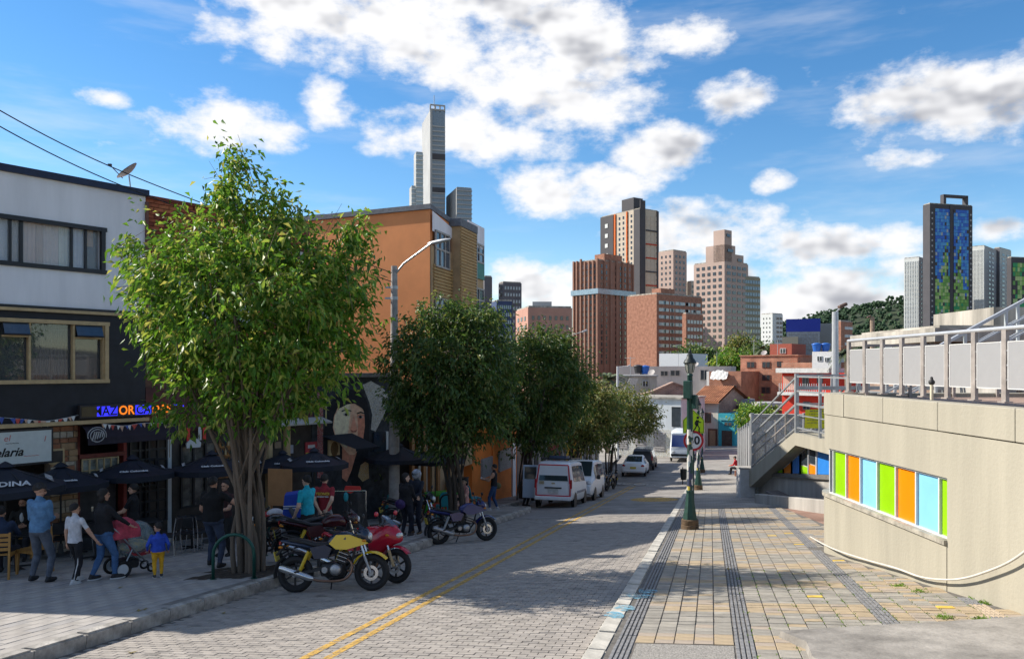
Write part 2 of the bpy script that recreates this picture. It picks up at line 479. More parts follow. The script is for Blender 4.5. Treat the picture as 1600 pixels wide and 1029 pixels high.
# ---- single paving stones
def tile_mesh(name, w, l, h, m, bev=.004):
    mb = MB(); x, y = w / 2, l / 2; a, b = x - bev, y - bev
    mb.add([(-x,-y,-h),(x,-y,-h),(x,y,-h),(-x,y,-h),(-x,-y,-bev),(x,-y,-bev),(x,y,-bev),(-x,y,-bev),(-a,-b,0),(a,-b,0),(a,b,0),(-a,b,0)],
           [(8,9,10,11),(4,5,9,8),(5,6,10,9),(6,7,11,10),(7,4,8,11),(0,1,5,4),(1,2,6,5),(2,3,7,6),(3,0,4,7)])
    return mb.mesh(name, m)
def lay(parent, name, cells, mats, h=.05, keep=300, origin=RO, note=None):
    """cells: (a, b, w, l, off, mi). The nearest ones become parts, the rest one joined part."""
    cells = sorted(cells, key=lambda c: (rf(c[0], c[1]) ).length)
    near = [c for c in cells if rf(c[0], c[1]).y > 4.5 and abs(rf(c[0], c[1]).x / rf(c[0], c[1]).y) < .68][:keep]
    ns = set(id(c) for c in near)
    cache = {}
    for c in near:
        k = (round(c[2], 3), round(c[3], 3), c[5])
        if k not in cache: cache[k] = tile_mesh(name, c[2], c[3], h, mats[c[5]])
        e = TILT.to_euler(); e.x += rnd.uniform(-.006, .006); e.y += rnd.uniform(-.006, .006)
        inst(name, cache[k], parent, rf(c[0], c[1], c[4] + rnd.uniform(-.0035, .0025)), rot=e)
    mb = MB()
    for c in cells:
        if id(c) in ns: continue
        x, y = c[2] / 2, c[3] / 2; q = rf(c[0], c[1], c[4] + rnd.uniform(-.0035, .0025)); bev = .004
        T = Matrix.Translation(q) @ TILT.to_4x4() @ Matrix.Rotation(rnd.uniform(-.006, .006), 4, 'X') @ Matrix.Rotation(rnd.uniform(-.006, .006), 4, 'Y')
        mb.M = T
        mb.add([(-x,-y,-.03),(x,-y,-.03),(x,y,-.03),(-x,y,-.03),(-x+bev,-y+bev,0),(x-bev,-y+bev,0),(x-bev,y-bev,0),(-x+bev,y-bev,0)],
               [(4,5,6,7),(0,1,5,4),(1,2,6,5),(2,3,7,6),(3,0,4,7)], c[5])
    mb.M = None
    if mb.v: tag(mb.build('far_' + name + 's', mats, parent), kind='stuff')
m_t = [mat('tile_grey', (.275, .254, .218), .85, var=.16, scale=5, bump=.15, bscale=90),
       mat('tile_light', (.335, .308, .262), .85, var=.16, scale=5, bump=.15, bscale=90),
       mat('tile_tan', (.385, .30, .195), .85, var=.14, scale=5, bump=.15, bscale=90),
       mat('tile_pink', (.36, .298, .236), .85, var=.14, scale=5, bump=.15, bscale=90),
       mat('tile_yellow', (.62, .42, .07), .8, var=.2, scale=9),
       mat('tile_tactile', (.21, .21, .215), .9, var=.2, scale=12, bump=.2, bscale=90),
       mat('tile_tactile_tan', (.45, .36, .26), .9, var=.15, scale=12)]
# right-hand pavement: columns counted from the kerb
cols = []
a = .26
pat = ['s'] + ['t'] * 5 + ['s'] + ['t'] * 7 + ['s'] + ['t'] * 5 + ['u'] + ['t'] * 3 + ['u'] + ['t'] * 2 + ['u'] + ['t'] * 12
for k in pat:
    cols.append((a, k)); a += .205
cells = []; bars = []
def wall_x(y): return 5.86
for ci, (a0, k) in enumerate(cols):
    b = -6.
    while b < 20.5:
        L = .155
        q = rf(a0 + .1, b)
        ok = q.x < (5.9 if q.y < 15.9 else right_edge(q.y) - .1) and q.y < NEAR - .1
        if k == 'u' and b < 1.0 and ci > 24: ok = ok
        # rough concrete patch next to the central tactile strip
        if .46 < a0 < 1.5 and b < .78 and k == 't': ok = False
        if ok:
            if k == 't':
                r_ = rnd.random(); tan = .22 + .3 * min(1, max(0, (a0 - 1.5) / 3))
                run = math.sin(a0 * 31 + math.floor(b / .31) * 7.3) * .5 + .5
                mi = 4 if r_ > .988 and a0 > 2.5 else (rnd.choice((2, 2, 3)) if run < tan or r_ < tan * .25 else (1 if r_ > .72 else 0))
                cells.append((a0 + .1025, b, .196, L - .005, PAVE, mi))
            else:
                alt = (math.floor(b / .8) % 2 == 0)
                mi = 5 if (k == 's' or alt) else 6
                for j in range(4):
                    bars.append((a0 + .028 + j * .05, b, .036, L - .004, PAVE, mi))
        b += L
lay(rpave, 'paving_tile', cells, m_t)
lay(rpave, 'tactile_bar', bars, m_t)
# rough concrete patch in the tiles
mb = MB(); mb.M = None
pts = [(.49, -6), (1.48, -6), (1.48, .70), (.49, .70)]
mb.add([rf(x, y, PAVE - .004) for x, y in pts] + [rf(x, y, PAVE - .05) for x, y in pts], [(0,1,2,3), (3,2,6,7), (0,3,7,4), (1,0,4,5), (2,1,5,6)])
mb.build('concrete_patch', mat('exposed_aggregate', (.36, .34, .31), .95, var=.45, scale=60, bump=.8, bscale=110), rpave)
# left-hand pavement
m_l = [mat('slab_warm', (.36, .335, .31), .9, var=.14, scale=3, bump=.12, bscale=80), mat('slab_grey', (.31, .295, .285), .9, var=.14, scale=3, bump=.12, bscale=80), mat('slab_mid', (.335, .31, .285), .9, var=.16, scale=3, bump=.12, bscale=80)]
PITS = [(-4.95, 14.85, .75), (-1.85, 24.8, .65)]
cells = []
for ai in range(70):
    a0 = -6.05 - ai * .2
    b = -4. + (ai % 2) * .2
    while b < 22:
        q = rf(a0, b)
        inside = q.x < XL(q.y) - .28 and q.y < NEAR - .1 and q.y > 4 and q.x > -13.5
        fy = (q.x + 9.0) / .6 * .8 + 21.2      # facade line of the white house
        if inside and q.y < fy + .3 and not any(abs((q - rf(*to_rf(px, py))).x) < r_ and abs(q.y - py) < r_ for px, py, r_ in PITS):
            cells.append((a0, b, .193, .398, PAVE, rnd.choice((0, 0, 1, 2))))
        b += .4
lay(lpave, 'paving_slab', cells, m_l)
# carriageway bricks
m_r = [mat('brick_a', (.33, .298, .265), .9, var=.15, scale=4, bump=.2, bscale=80), mat('brick_b', (.30, .272, .245), .9, var=.15, scale=4, bump=.2, bscale=80),
       mat('brick_c', (.345, .312, .278), .9, var=.15, scale=4, bump=.2, bscale=80), mat('brick_oil', (.24, .22, .2), .8, var=.3, scale=4)]
cells = []
for bi in range(230):
    b = -2.2 + bi * .1
    a0 = -.1 - (bi % 2) * .1
    while a0 > -7.5:
        q = rf(a0, b)
        if XL(q.y) + .08 < q.x and q.x < XR(q.y) - .08 and q.y < NEAR - .06 and q.y > 4.5 and q.x / q.y > -.72:
            cells.append((a0, b, .196, .096, 0, rnd.choices((0, 1, 2, 3), (5, 4, 4, .35))[0]))
        a0 -= .2
lay(road, 'paving_brick', cells, m_r)

# ---- kerbs
m_kl = mat('kerb_concrete', (.40, .375, .34), .9, var=.4, scale=3.5, bump=.5, bscale=30)
m_kr = mat('kerb_concrete_pale', (.50, .475, .42), .9, var=.22, scale=3.5, bump=.3, bscale=30)
def kerb(name, pts, w, m, side, h=.16, L=.8, lab=None):
    root = bpy.data.objects.new(name, None); COL.objects.link(root); tag(root, kind='structure')
    cache = {}
    for (x0, y0), (x1, y1) in zip(pts, pts[1:]):
        A, B = Vector((x0, y0, G(x0, y0))), Vector((x1, y1, G(x1, y1)))
        d = B - A; n = max(1, round(d.length / L)); l = d.length / n
        dh = Vector((d.x, d.y, 0)).normalized(); pr = Vector((dh.y, -dh.x, 0)) * side
        for i in range(n):
            c = A + d * ((i + .5) / n) + pr * (w / 2)
            c.z = G(c.x, c.y) + PAVE + .004
            key = round(l, 2)
            if key not in cache:
                mb = MB(); mb.box((0, 0, -.19), (w, l - .012, .38))
                me = mb.mesh('kerb_stone', m)
                bm = bmesh.new(); bm.from_mesh(me)
                bmesh.ops.bevel(bm, geom=[e for e in bm.edges if all(v.co.z > -.01 for v in e.verts)], offset=.022, segments=2, affect='EDGES')
                bm.to_mesh(me); bm.free(); cache[key] = me
            dd = d.normalized(); xx = dd.cross(Vector((0, 0, 1))).normalized(); zz = xx.cross(dd)
            inst('kerb_stone', cache[key], root, c + Vector((0, 0, rnd.uniform(-.006, .006))), rot=(Matrix((xx, dd, zz)).transposed().to_euler()))
    return root
kerb('kerb_left', KL[:9], .19, m_kl, -1)
kerb('kerb_right', [(XR(y), y) for y in (-2, 20, 50, 62, 90)], .22, m_kr, 1)

# ---- paint on the road
def paint_mat(name, col, wear=.5, sc=14):
    m = bpy.data.materials.new(name); m.use_nodes = True; t = m.node_tree; b = t.nodes['Principled BSDF']
    b.inputs['Base Color'].default_value = (*col, 1); b.inputs['Roughness'].default_value = .8
    tc = t.nodes.new('ShaderNodeTexCoord'); n = t.nodes.new('ShaderNodeTexNoise'); n.inputs['Scale'].default_value = sc; n.inputs['Detail'].default_value = 6; n.inputs['Roughness'].default_value = .7
    r_ = t.nodes.new('ShaderNodeMapRange'); r_.inputs[1].default_value = wear - .13; r_.inputs[2].default_value = wear + .1
    t.links.new(tc.outputs['Object'], n.inputs['Vector']); t.links.new(n.outputs[0], r_.inputs[0]); t.links.new(r_.outputs[0], b.inputs['Alpha'])
    return m
m_yel = paint_mat('worn_yellow_paint', (.56, .34, .07), .465)
m_wht = paint_mat('worn_white_paint', (.66, .64, .6), .38, 6)
m_blu = paint_mat('spilt_blue_paint', (.16, .38, .50), .54, 9)
def ribbon(name, fx, y0, y1, w, m, off=.005, n=60):
    mb = MB(); st = np.linspace(y0, y1, n + 1)
    for i in range(n):
        q = []
        for yy, s in ((st[i], -1), (st[i], 1), (st[i+1], 1), (st[i+1], -1)):
            x = fx(yy) + s * w / 2; q.append((x, yy, G(x, yy) + off))
        mb.quad(*q)
    return tag(mb.build(name, m, road))
ribbon('yellow_line', lambda y: -4.44 + .2385 * y, 5, 50, .11, m_yel)
ribbon('yellow_line', lambda y: -4.16 + .2385 * y, 5, 50, .11, m_yel)
mb = MB()
for cx, cy, rx, ry in ((1022, 780, 36, 5.5),):
    c = GP(cx, cy); pts = []
    for k in range(20):
        a = 2 * PI * k / 20; x = c.x + math.cos(a) * 1.05; y = c.y + math.sin(a) * 1.6
        pts.append((x, y, G(x, y) + .005))
    mb.add(pts, [tuple(range(20))])
mb.build('yellow_patch', m_yel, road)
me = text_mesh('ESCOLAR', 1.0, m_wht, 0)
c = GP(1000, 757); o = inst('road_lettering', me, road, (c.x, c.y, c.z + .03), rot=(math.atan(-.1), 0, -.24), scale=(1.0, 2.2, 1))
mb = MB()
for (x0, y0, w_, h_) in ((1000, 931, 20, 5), (978, 950, 14, 4), (962, 962, 14, 3.5), (1010, 924, 16, 4)):
    c = GP(x0, y0, PAVE)
    pts = [(c.x + math.cos(t_) * w_ / 100 * rnd.uniform(.7, 1.2), c.y + math.sin(t_) * .22 * rnd.uniform(.7, 1.2)) for t_ in np.linspace(0, 2 * PI, 13)[:-1]]
    mb.add([(x, y, G(x, y) + PAVE + .008) for x, y in pts], [tuple(range(12))])
mb.build('blue_paint_stain', m_blu, rpave)
# soil in the tree pits
m_soil = mat('tree_pit_soil', (.06, .045, .032), 1, var=.4, scale=12, bump=1, bscale=25)
for px, py, r_ in PITS:
    mb = MB(); N = 9
    for j in range(N + 1):
        for i in range(N + 1):
            x, y = px + (i / N * 2 - 1) * r_ * 1.15, py + (j / N * 2 - 1) * r_ * 1.15
            mb.v.append((x, y, G(x, y) + PAVE - .004 + rnd.uniform(-.012, .03) * (0 < i < N and 0 < j < N)))
    mb.f = [(j*(N+1)+i, j*(N+1)+i+1, (j+1)*(N+1)+i+1, (j+1)*(N+1)+i) for j in range(N) for i in range(N)]; mb.m = [0] * len(mb.f)
    mb.build('tree_pit', m_soil, lpave)
# weeds in the pavement joints
mb = MB()
def tuft(mb, c, n, h, s=.06):
    for _ in range(n):
        a = rnd.uniform(0, 2 * PI); r_ = rnd.uniform(0, s); x, y = c[0] + math.cos(a) * r_, c[1] + math.sin(a) * r_
        l = rnd.uniform(.4, 1) * h; b = rnd.uniform(0, 2 * PI); w_ = .011
        tip = (x + math.cos(b) * l * 1.1, y + math.sin(b) * l * 1.1, c[2] + l * .6)
        mb.add([(x - w_, y, c[2] - .01), (x + w_, y, c[2] - .01), tip], [(0, 1, 2)])
for _ in range(1500):
    ci = rnd.choice([j for j, (a0, k) in enumerate(cols) if a0 > 1.6]); b = rnd.uniform(-1.5, 6) ** 1
    q = rf(cols[ci][0], b, PAVE - .008)
    if q.x < 5.85 and rnd.random() < .25 + .2 * (q.x - 2): tuft(mb, q, rnd.randint(5, 12), .03, .05)
for x, y, n in ((1530, 935, 60), (1545, 942, 40), (1537, 968, 50), (1405, 915, 30), (1440, 925, 30), (1480, 965, 40)):
    tuft(mb, GP(x, y, PAVE), n * 2, .055, .12)
tag(mb.build('weeds', mat('weed_green', (.22, .36, .05), .8, var=.3)), 'small green weeds growing in the joints of the tiled pavement', 'weeds', kind='stuff')
# concrete slab in the near corner of the pavement
mb = MB()
pl = [(2.86, 8.45), (2.95, 7.95), (2.80, 7.4), (2.7, 6.0), (2.6, 2.0), (5.94, 2.0), (5.94, 8.85), (5.2, 8.72), (4.1, 8.6), (3.4, 8.52)]
n = len(pl)
mb.add([(x, y, G(x, y) + PAVE + .075) for x, y in pl] + [(x * 1.0 - .02 * (x < 3), y + .03 * (y > 8), G(x, y) + PAVE - .05) for x, y in pl], [tuple(range(n - 1, -1, -1))] + [(i, (i + 1) % n, n + (i + 1) % n, n + i) for i in range(n)])
o = mb.build('concrete_slab', mat('slab_cast', (.30, .278, .25), .9, var=.3, scale=1.6, bump=.6, bscale=14), rpave)
bm = bmesh.new(); bm.from_mesh(o.data); bmesh.ops.recalc_face_normals(bm, faces=bm.faces); bm.to_mesh(o.data); bm.free()
# ================================================================== RIGHT-HAND SIDE: WALL, TERRACE, STAIRS
m_conc = mat('beige_cast_concrete', (.345, .318, .252), .85, var=.09, scale=2.2, bump=.25, bscale=22, streak=True)
m_conc2 = mat('grey_cast_concrete', (.36, .34, .31), .88, var=.2, scale=2, bump=.25, bscale=18, streak=True)
m_frame = mat('white_window_frame', (.55, .57, .58), .5, var=.05)
m_steel = mat('galvanised_steel', (.40, .41, .42), .42, .55, .14, 3)
m_steelw = mat('satin_steel_rail', (.52, .53, .54), .38, .4, .08, 3)
m_brownst = mat('weathered_post_steel', (.38, .34, .31), .5, .3, .2, 5)
m_gr = mat('pane_green', (.25, .52, .004), .25, var=.05, scale=2, spec=.5)
m_or = mat('pane_orange', (.82, .22, .003), .25, var=.05, scale=2, spec=.5)
m_lb = mat('pane_light_blue', (.22, .52, .78), .25, var=.05, scale=2, spec=.5)
m_bl = mat('pane_blue', (.03, .20, .60), .25, var=.05, scale=2, spec=.5)
m_dg = glassmat('dark_glass')
root = thing('concrete_wall', 'beige cast concrete wall with a long strip of green, orange and light blue panes', 'wall', (0, 0, 0))
WX, WE, WR = 5.96, 15.0, .75
ZT, ZP, ZW1, ZW0 = -.475, -.885, -1.505, -2.36
arc = [(WX + WR - WR * math.cos(a), WE + WR * math.sin(a)) for a in np.linspace(0, PI / 2, 8)]
path = [(WX, 2.0), (WX, 6.), (WX, 8.), (WX, 10.87), (WX, 12.4), (WX, 13.7), (WX, 14.84)] + arc + [(8.5, WE + WR), (14, WE + WR)]
def off_path(pth, d):
    out = []
    for i, (x, y) in enumerate(pth):
        a = pth[max(0, i - 1)]; b = pth[min(len(pth) - 1, i + 1)]
        t = Vector((b[0] - a[0], b[1] - a[1])).normalized(); n = Vector((-t.y, t.x))
        out.append((x + n.x * d, y + n.y * d))
    return out
def pwall(mb, pth, zt, zb, cap=False, thick=.25):
    inn = off_path(pth, -thick)
    f = (lambda k: (lambda x, y: k)) if False else None
    for i in range(len(pth) - 1):
        (x0, y0), (x1, y1) = pth[i], pth[i + 1]; (a0, b0), (a1, b1) = inn[i], inn[i + 1]
        z0 = zb(x0, y0) if callable(zb) else zb; z1 = zb(x1, y1) if callable(zb) else zb
        mb.quad((x0, y0, zt), (x1, y1, zt), (x1, y1, z1), (x0, y0, z0))
        if cap:
            mb.quad((x1, y1, zt), (x0, y0, zt), (a0, b0, zt), (a1, b1, zt))
            mb.quad((a1, b1, zt), (a0, b0, zt), (a0, b0, z0), (a1, b1, z1))
            mb.quad((x0, y0, z0), (x1, y1, z1), (a1, b1, z1), (a0, b0, z0))
gb = lambda x, y: G(x, y) - .15
# body above, below and beside the window strip
mb = MB()
pwall(mb, path[:4], ZP, gb)
up = path[3:]
pwall(mb, up, ZP, ZW1, cap=True)
mb.quad((WX, 10.87, ZW1), (WX, 10.87, ZW0), (WX + .12, 10.87, ZW0), (WX + .12, 10.87, ZW1))
body = mb.build('wall_body', m_conc, root, smooth=40)
low = off_path(path[3:], .01)
mb = MB(); pwall(mb, low, ZW0 - .05, gb, cap=True, thick=.35)
mb.quad((WX + .3, 10.868, ZW0 - .05), (WX - .01, 10.868, ZW0 - .05), (WX - .01, 10.868, -3.6), (WX + .3, 10.868, -3.6))
mb.build('lower_wall', m_conc, root, smooth=40)
mb = MB(); sp = off_path(path[3:], .045)
pwall(mb, sp, ZW0 + .005, ZW0 - .06, cap=True, thick=.32)
mb.quad((WX + .25, 10.866, ZW0 + .005), (WX - .045, 10.866, ZW0 + .005), (WX - .045, 10.866, ZW0 - .06), (WX + .25, 10.866, ZW0 - .06))
mb.build('sill', mat('weathered_sill', (.37, .34, .28), .9, var=.3, scale=5, bump=.4), root)
# cast parapet panels with open joints
cuts = [2.0, 4.3, 6.0, 7.7, 9.39, 11.1, 12.74, 14.24]
for y0, y1 in zip(cuts, cuts[1:]):
    mb = MB(); mb.box((WX + .135, (y0 + y1) / 2, (ZT + ZP + .012) / 2), (.29, y1 - y0 - .014, ZT - ZP - .012))
    mb.build('parapet_panel', m_conc, root, bevel=.008)
ap = [(WX, 14.25)] + arc
mb = MB(); pwall(mb, off_path(ap, .01), ZT, ZP + .012, cap=True, thick=.3); mb.build('parapet_panel', m_conc, root, smooth=40)
mb = MB(); mb.box((10.4, WE + WR - .135, (ZT + ZP) / 2), (7.3, .29, ZT - ZP - .02)); mb.build('parapet_panel', m_conc, root, bevel=.008)
# panes
ys_ = [10.87, 11.16, 11.80, 12.43, 13.06, 13.69, 14.27, 14.84]
for i, (y0, y1) in enumerate(zip(ys_, ys_[1:])):
    mb = MB(); mb.box((WX + .09, (y0 + y1) / 2, (ZW0 + ZW1) / 2), (.02, y1 - y0 - .025, ZW1 - ZW0 - .03))
    o = mb.build('pane', [m_gr, m_lb, m_or][(i) % 3], root)
for y in ys_ + [15.0]:
    mb = MB(); mb.box((WX + .07, y + (.02 if y == 10.87 else 0), (ZW0 + ZW1) / 2), (.06, .03, ZW1 - ZW0)); mb.build('mullion', m_frame, root)
for z in (ZW0 + .02, ZW1 - .02):
    mb = MB(); mb.box((WX + .068, 12.93, z), (.055, 4.1, .026)); mb.build('window_rail', m_frame, root)
mb = MB()
for i in range(1, len(arc) - 1):
    p, q = arc[i], arc[i + 1]
    mb.quad((p[0] + .1, p[1] - .05, ZW0), (q[0] + .1, q[1] - .05, ZW0), (q[0] + .1, q[1] - .05, ZW1), (p[0] + .1, p[1] - .05, ZW1))
mb.box((10.5, 15.62, (ZW0 + ZW1) / 2), (8, .03, ZW1 - ZW0))
mb.build('corner_pane', m_lb, root)
mb = MB(); mb.slab([(WX + .28, 2), (14, 2), (14, WE + WR - .3), (WX + WR, WE + WR - .3), (WX + .28, 15)], -.75, -.56); mb.build('terrace_floor', mat('terrace_paving', (.36, .25, .19), .9, var=.2, scale=4), root)
for j in range(7):
    mb = MB(); mb.box((9.6 + .12 * j, 4.3 + j * 1.75, -.47), (.2, 1.72, .3), rz=-.07); mb.build('planter_board', mat('brown_board', (.21, .115, .055), .7, var=.25, scale=4, streak=True), root, bevel=.01)

# cable looping along the wall
pts = []
for x, y in ((1266, 838), (1300, 856), (1350, 873), (1400, 887), (1440, 901), (1480, 905), (1510, 902), (1540, 893), (1572, 880), (1600, 862), (1640, 828), (1700, 770)):
    Y = (WX - .09) * F / (x - CX)
    Y = min(Y, 16.2) if x > 1280 else 16.9
    p = PX(x, y, Y); p.z = max(p.z, G(p.x, p.y) + PAVE + .03); pts.append(p)
def smooth_pts(p, n=6):
    out = []
    p = [Vector(q) for q in p]
    for i in range(len(p) - 1):
        a, b, c, d = p[max(0, i - 1)], p[i], p[i + 1], p[min(len(p) - 1, i + 2)]
        for k in range(n):
            t = k / n
            out.append(.5 * ((2 * b) + (c - a) * t + (2 * a - 5 * b + 4 * c - d) * t * t + (3 * b - a - 3 * c + d) * t ** 3))
    return out + [p[-1]]
mb = MB(); mb.tube(smooth_pts(pts), .016, 6)
tag(mb.build('cable', mat('white_cable', (.55, .52, .46), .6, var=.1), smooth=True), 'thick white cable sagging along the foot of the beige wall', 'cable')

# terrace railing
root = thing('terrace_railing', 'steel railing with pale perforated panels on top of the beige wall', 'railing', (6.75, 10.9, ZT))
posts = [5.0 - i * .72 for i in range(17)]
for y in posts:
    mb = MB(); mb.box((0, y, .5), (.05, .10, 1.0)); mb.box((0, y, .012), (.12, .16, .02)); mb.build('post', m_brownst, root)
mb = MB(); mb.tube([(0, 5.03, 1.02), (0, -6.6, 1.02)], .032, 10); mb.build('handrail', m_steelw, root, smooth=40)
m_perf = mat('perforated_panel', (.33, .33, .335), .55, .1, .02, 8, alpha=.93)
pm = MB(); pm.box((0, 0, 0), (.012, .57, .63)); pm = pm.mesh('mesh_panel', m_perf)
fm = MB()
for s in (-1, 1): fm.box((0, s * .285, 0), (.02, .02, .65)); fm.box((0, 0, s * .32), (.02, .57, .015))
fm = fm.mesh('panel_frame', mat('panel_frame_white', (.55, .55, .54), .5, var=.05))
cm = MB()
for z in (-.2, 0, .2):
    for s in (-1, 1): cm.box((0, s * .318, z), (.03, .05, .018))
cm = cm.mesh('clamp', m_steelw)
for a, b in zip(posts, posts[1:]):
    p = inst('mesh_panel', pm, root, (0, (a + b) / 2, .515)); inst('panel_frame', fm, p, (0, 0, 0)); tag(inst('clamps', cm, p, (0, 0, 0)), kind='stuff')
# second railing across the far side of the terrace
root = thing('far_terrace_railing', 'brown horizontal railing along the back edge of the terrace behind the pale panels', 'railing', (0, 0, -.56))
for i in range(9):
    mb = MB(); mb.box((6.9 + i * .85, 15.45, .5), (.05, .05, 1.0)); mb.build('post', m_brownst, root)
for z in (.35, .68, 1.0):
    mb = MB(); mb.box((10.3, 15.4, z), (6.9, .04, .05)); mb.build('rail', m_brownst, root)
# pipe vent standing on the wall
root = thing('vent_pipe', 'short pale pipe with a dark cap standing on the wall top among the railing posts', 'pipe', (6.32, 11.95, ZT))
mb = MB(); mb.tube([(0, 0, 0), (0, 0, .24)], .024, 10); mb.build('pipe', mat('pipe_cream', (.62, .56, .42), .5, var=.1), root, smooth=40)
mb = MB(); mb.lathe([(.03, .23), (.045, .25), (.045, .28), (.02, .31), (.02, .34), (.0, .35)], 10); mb.build('cap', mat('dark_rubber', (.03, .03, .03), .6), root, smooth=40)

# ---- stair beyond the wall
root = thing('concrete_stair', 'concrete stair and landing with coloured windows underneath, behind the beige wall', 'stairs', (0, 0, 0))
SX = 9.8
def yzprism(mb, poly, x0, x1):
    n = len(poly); vs = [(x0, y, z) for y, z in poly] + [(x1, y, z) for y, z in poly]
    mb.add(vs, [tuple(range(n)), tuple(range(2 * n - 1, n - 1, -1))] + [((i + 1) % n, i, n + i, n + (i + 1) % n) for i in range(n)])
mb = MB(); yzprism(mb, [(18, -2.24), (27.6, -2.24), (33.2, -4.38), (33.2, -4.95), (32.6, -4.86), (27.45, -2.66), (18, -2.66)][::-1], SX, SX + 2.4); mb.build('stringer', m_conc, root)
for i in range(12):
    y = 27.6 + i * .44; z = -2.24 - i * .178
    mb = MB(); mb.box((SX + 1.25, y + .22, z - .05), (2.2, .46, .17)); mb.build('step', m_conc2, root)
mb = MB(); yzprism(mb, [(18, -2.66), (27.4, -2.66), (32.6, -4.86), (33.0, -4.95), (33.0, -5.7), (18, -5.4)][::-1], SX + .45, SX + .8); mb.build('under_wall', m_conc2, root)
sl = lambda y: -3.47 - .119 * (y - 25.8)
mb = MB(); yzprism(mb, [(23, sl(23)), (31.0, sl(31)), (31, sl(31) - .14), (23, sl(23) - .14)][::-1], SX + .34, SX + .46); mb.build('sill', mat('dark_sill', (.15, .14, .13), .8, var=.2), root)
tops = lambda y: min(-2.66 - .04, -2.66 - .4275 * (y - 27.4) - .06)
seg = [(30.9, 29.95, m_gr), (29.85, 29.05, m_or), (28.95, 28.2, m_bl), (28.1, 27.38, None), (27.3, 26.68, None), (26.55, 25.5, m_bl), (25.4, 24.3, m_or), (24.2, 23.1, m_gr)]
for y1, y0, m in seg:
    mb = MB(); xx = SX + .43
    lo = sl
    if m is None:
        md = (sl((y0 + y1) / 2) + tops((y0 + y1) / 2)) / 2 - .12
        yzprism(mb, [(y0, md + .02), (y1, md + .02), (y1, tops(y1)), (y0, tops(y0))][::-1], xx, xx + .03); mb.build('pane', m_dg, root)
        mb = MB(); yzprism(mb, [(y0, sl(y0) + .02), (y1, sl(y1) + .02), (y1, md - .03), (y0, md - .03)][::-1], xx, xx + .03)
        mb.build('pane', m_gr if y0 > 27 else m_or, root)
    else:
        yzprism(mb, [(y0, sl(y0) + .02), (y1, sl(y1) + .02), (y1, max(tops(y1), sl(y1) + .04)), (y0, tops(y0))][::-1], xx, xx + .03); mb.build('pane', m, root)
    for yy in (y0 - .05, y1 + .05):
        mb = MB(); z1 = max(tops(yy), sl(yy) + .06); mb.box((SX + .42, yy, (sl(yy) + z1) / 2), (.05, .06, z1 - sl(yy))); mb.build('mullion', m_frame, root)
# stair railings
for side, X in (('near', SX + .1), ('far', SX + 2.25)):
    rr = thing('stair_railing', 'galvanised steel railing along the open side of the stair' if side == 'near' else 'galvanised steel railing along the wall side of the stair', 'railing', (X, 27.6, -2.24))
    bz = lambda y: 0 if y < 0 else -.383 * y
    for y, h, w in ((5.1, 2.35, .12), (4.75, 1.2, .05), (3.4, 1.15, .05), (2.2, 1.15, .05), (1.1, 1.1, .05), (0, 2.05, .12), (-2.1, 2.0, .08), (-4.2, 2.0, .08)):
        mb = MB(); mb.box((0, y, bz(y) + h / 2), (w, w, h)); mb.build('post', m_steel if w > .06 else m_brownst, rr)
    for h, w in ((.18, .05), (.62, .035), (1.0, .07), (1.45, .06), (1.95, .05)):
        mb = MB(); mb.bar((0, -4.2, h), (0, 0, h), w); mb.build('rail', m_steel, rr)
        mb = MB(); mb.bar((0, 0, h), (0, 5.1, h - .383 * 5.1), w); mb.build('rail', m_steel if w > .04 else m_brownst, rr)
rr = thing('landing_railing', 'galvanised railing with two thick bars crossing the stair landing', 'railing', (SX + .1, 27.75, -2.24))
for z, w in ((2.0, .06), (1.55, .13), (1.0, .05), (.5, .04)):
    mb = MB(); mb.bar((0, 0, z), (5.2, 0, z), w); mb.build('rail', m_steel, rr)
for x in (0.05, 1.3, 2.6, 3.9, 5.2):
    mb = MB(); mb.box((x, .05, 1.0), (.06, .06, 2.0)); mb.build('post', m_steel, rr)
# yellow banner on the landing
bt = thing('banner', 'yellow cloth banner with lines of small print tied to the stair landing rail', 'banner', (SX + .33, 27.5, -2.1))
mb = MB(); N = 8
for j in range(N):
    for i in range(N):
        f = lambda i_, j_: (i_ / N * .95, .02 * math.sin(i_ * 1.1) - .012 * j_ * (i_ < 2), .02 + j_ / N * .66 + .03 * (i_ / N - .5) * (j_ == N))
        mb.quad(f(i, j), f(i + 1, j), f(i + 1, j + 1), f(i, j + 1))
mb.build('cloth', mat('banner_yellow', (.62, .60, .03), .8, var=.1, scale=5), bt, smooth=True)
mb = MB()
for r_, (wd, h_) in enumerate(((.8, .035), (.72, .022), (.76, .022), (.6, .022), (.7, .022))):
    x = .08
    while x < .08 + wd:
        l = rnd.uniform(.04, .12); mb.quad((x, -.035, .6 - r_ * .1), (x + l, -.035, .6 - r_ * .1), (x + l, -.035, .6 - r_ * .1 + h_), (x, -.035, .6 - r_ * .1 + h_)); x += l + .025
mb.build('print', mat('banner_ink', (.20, .22, .10), .8, var=0), bt)
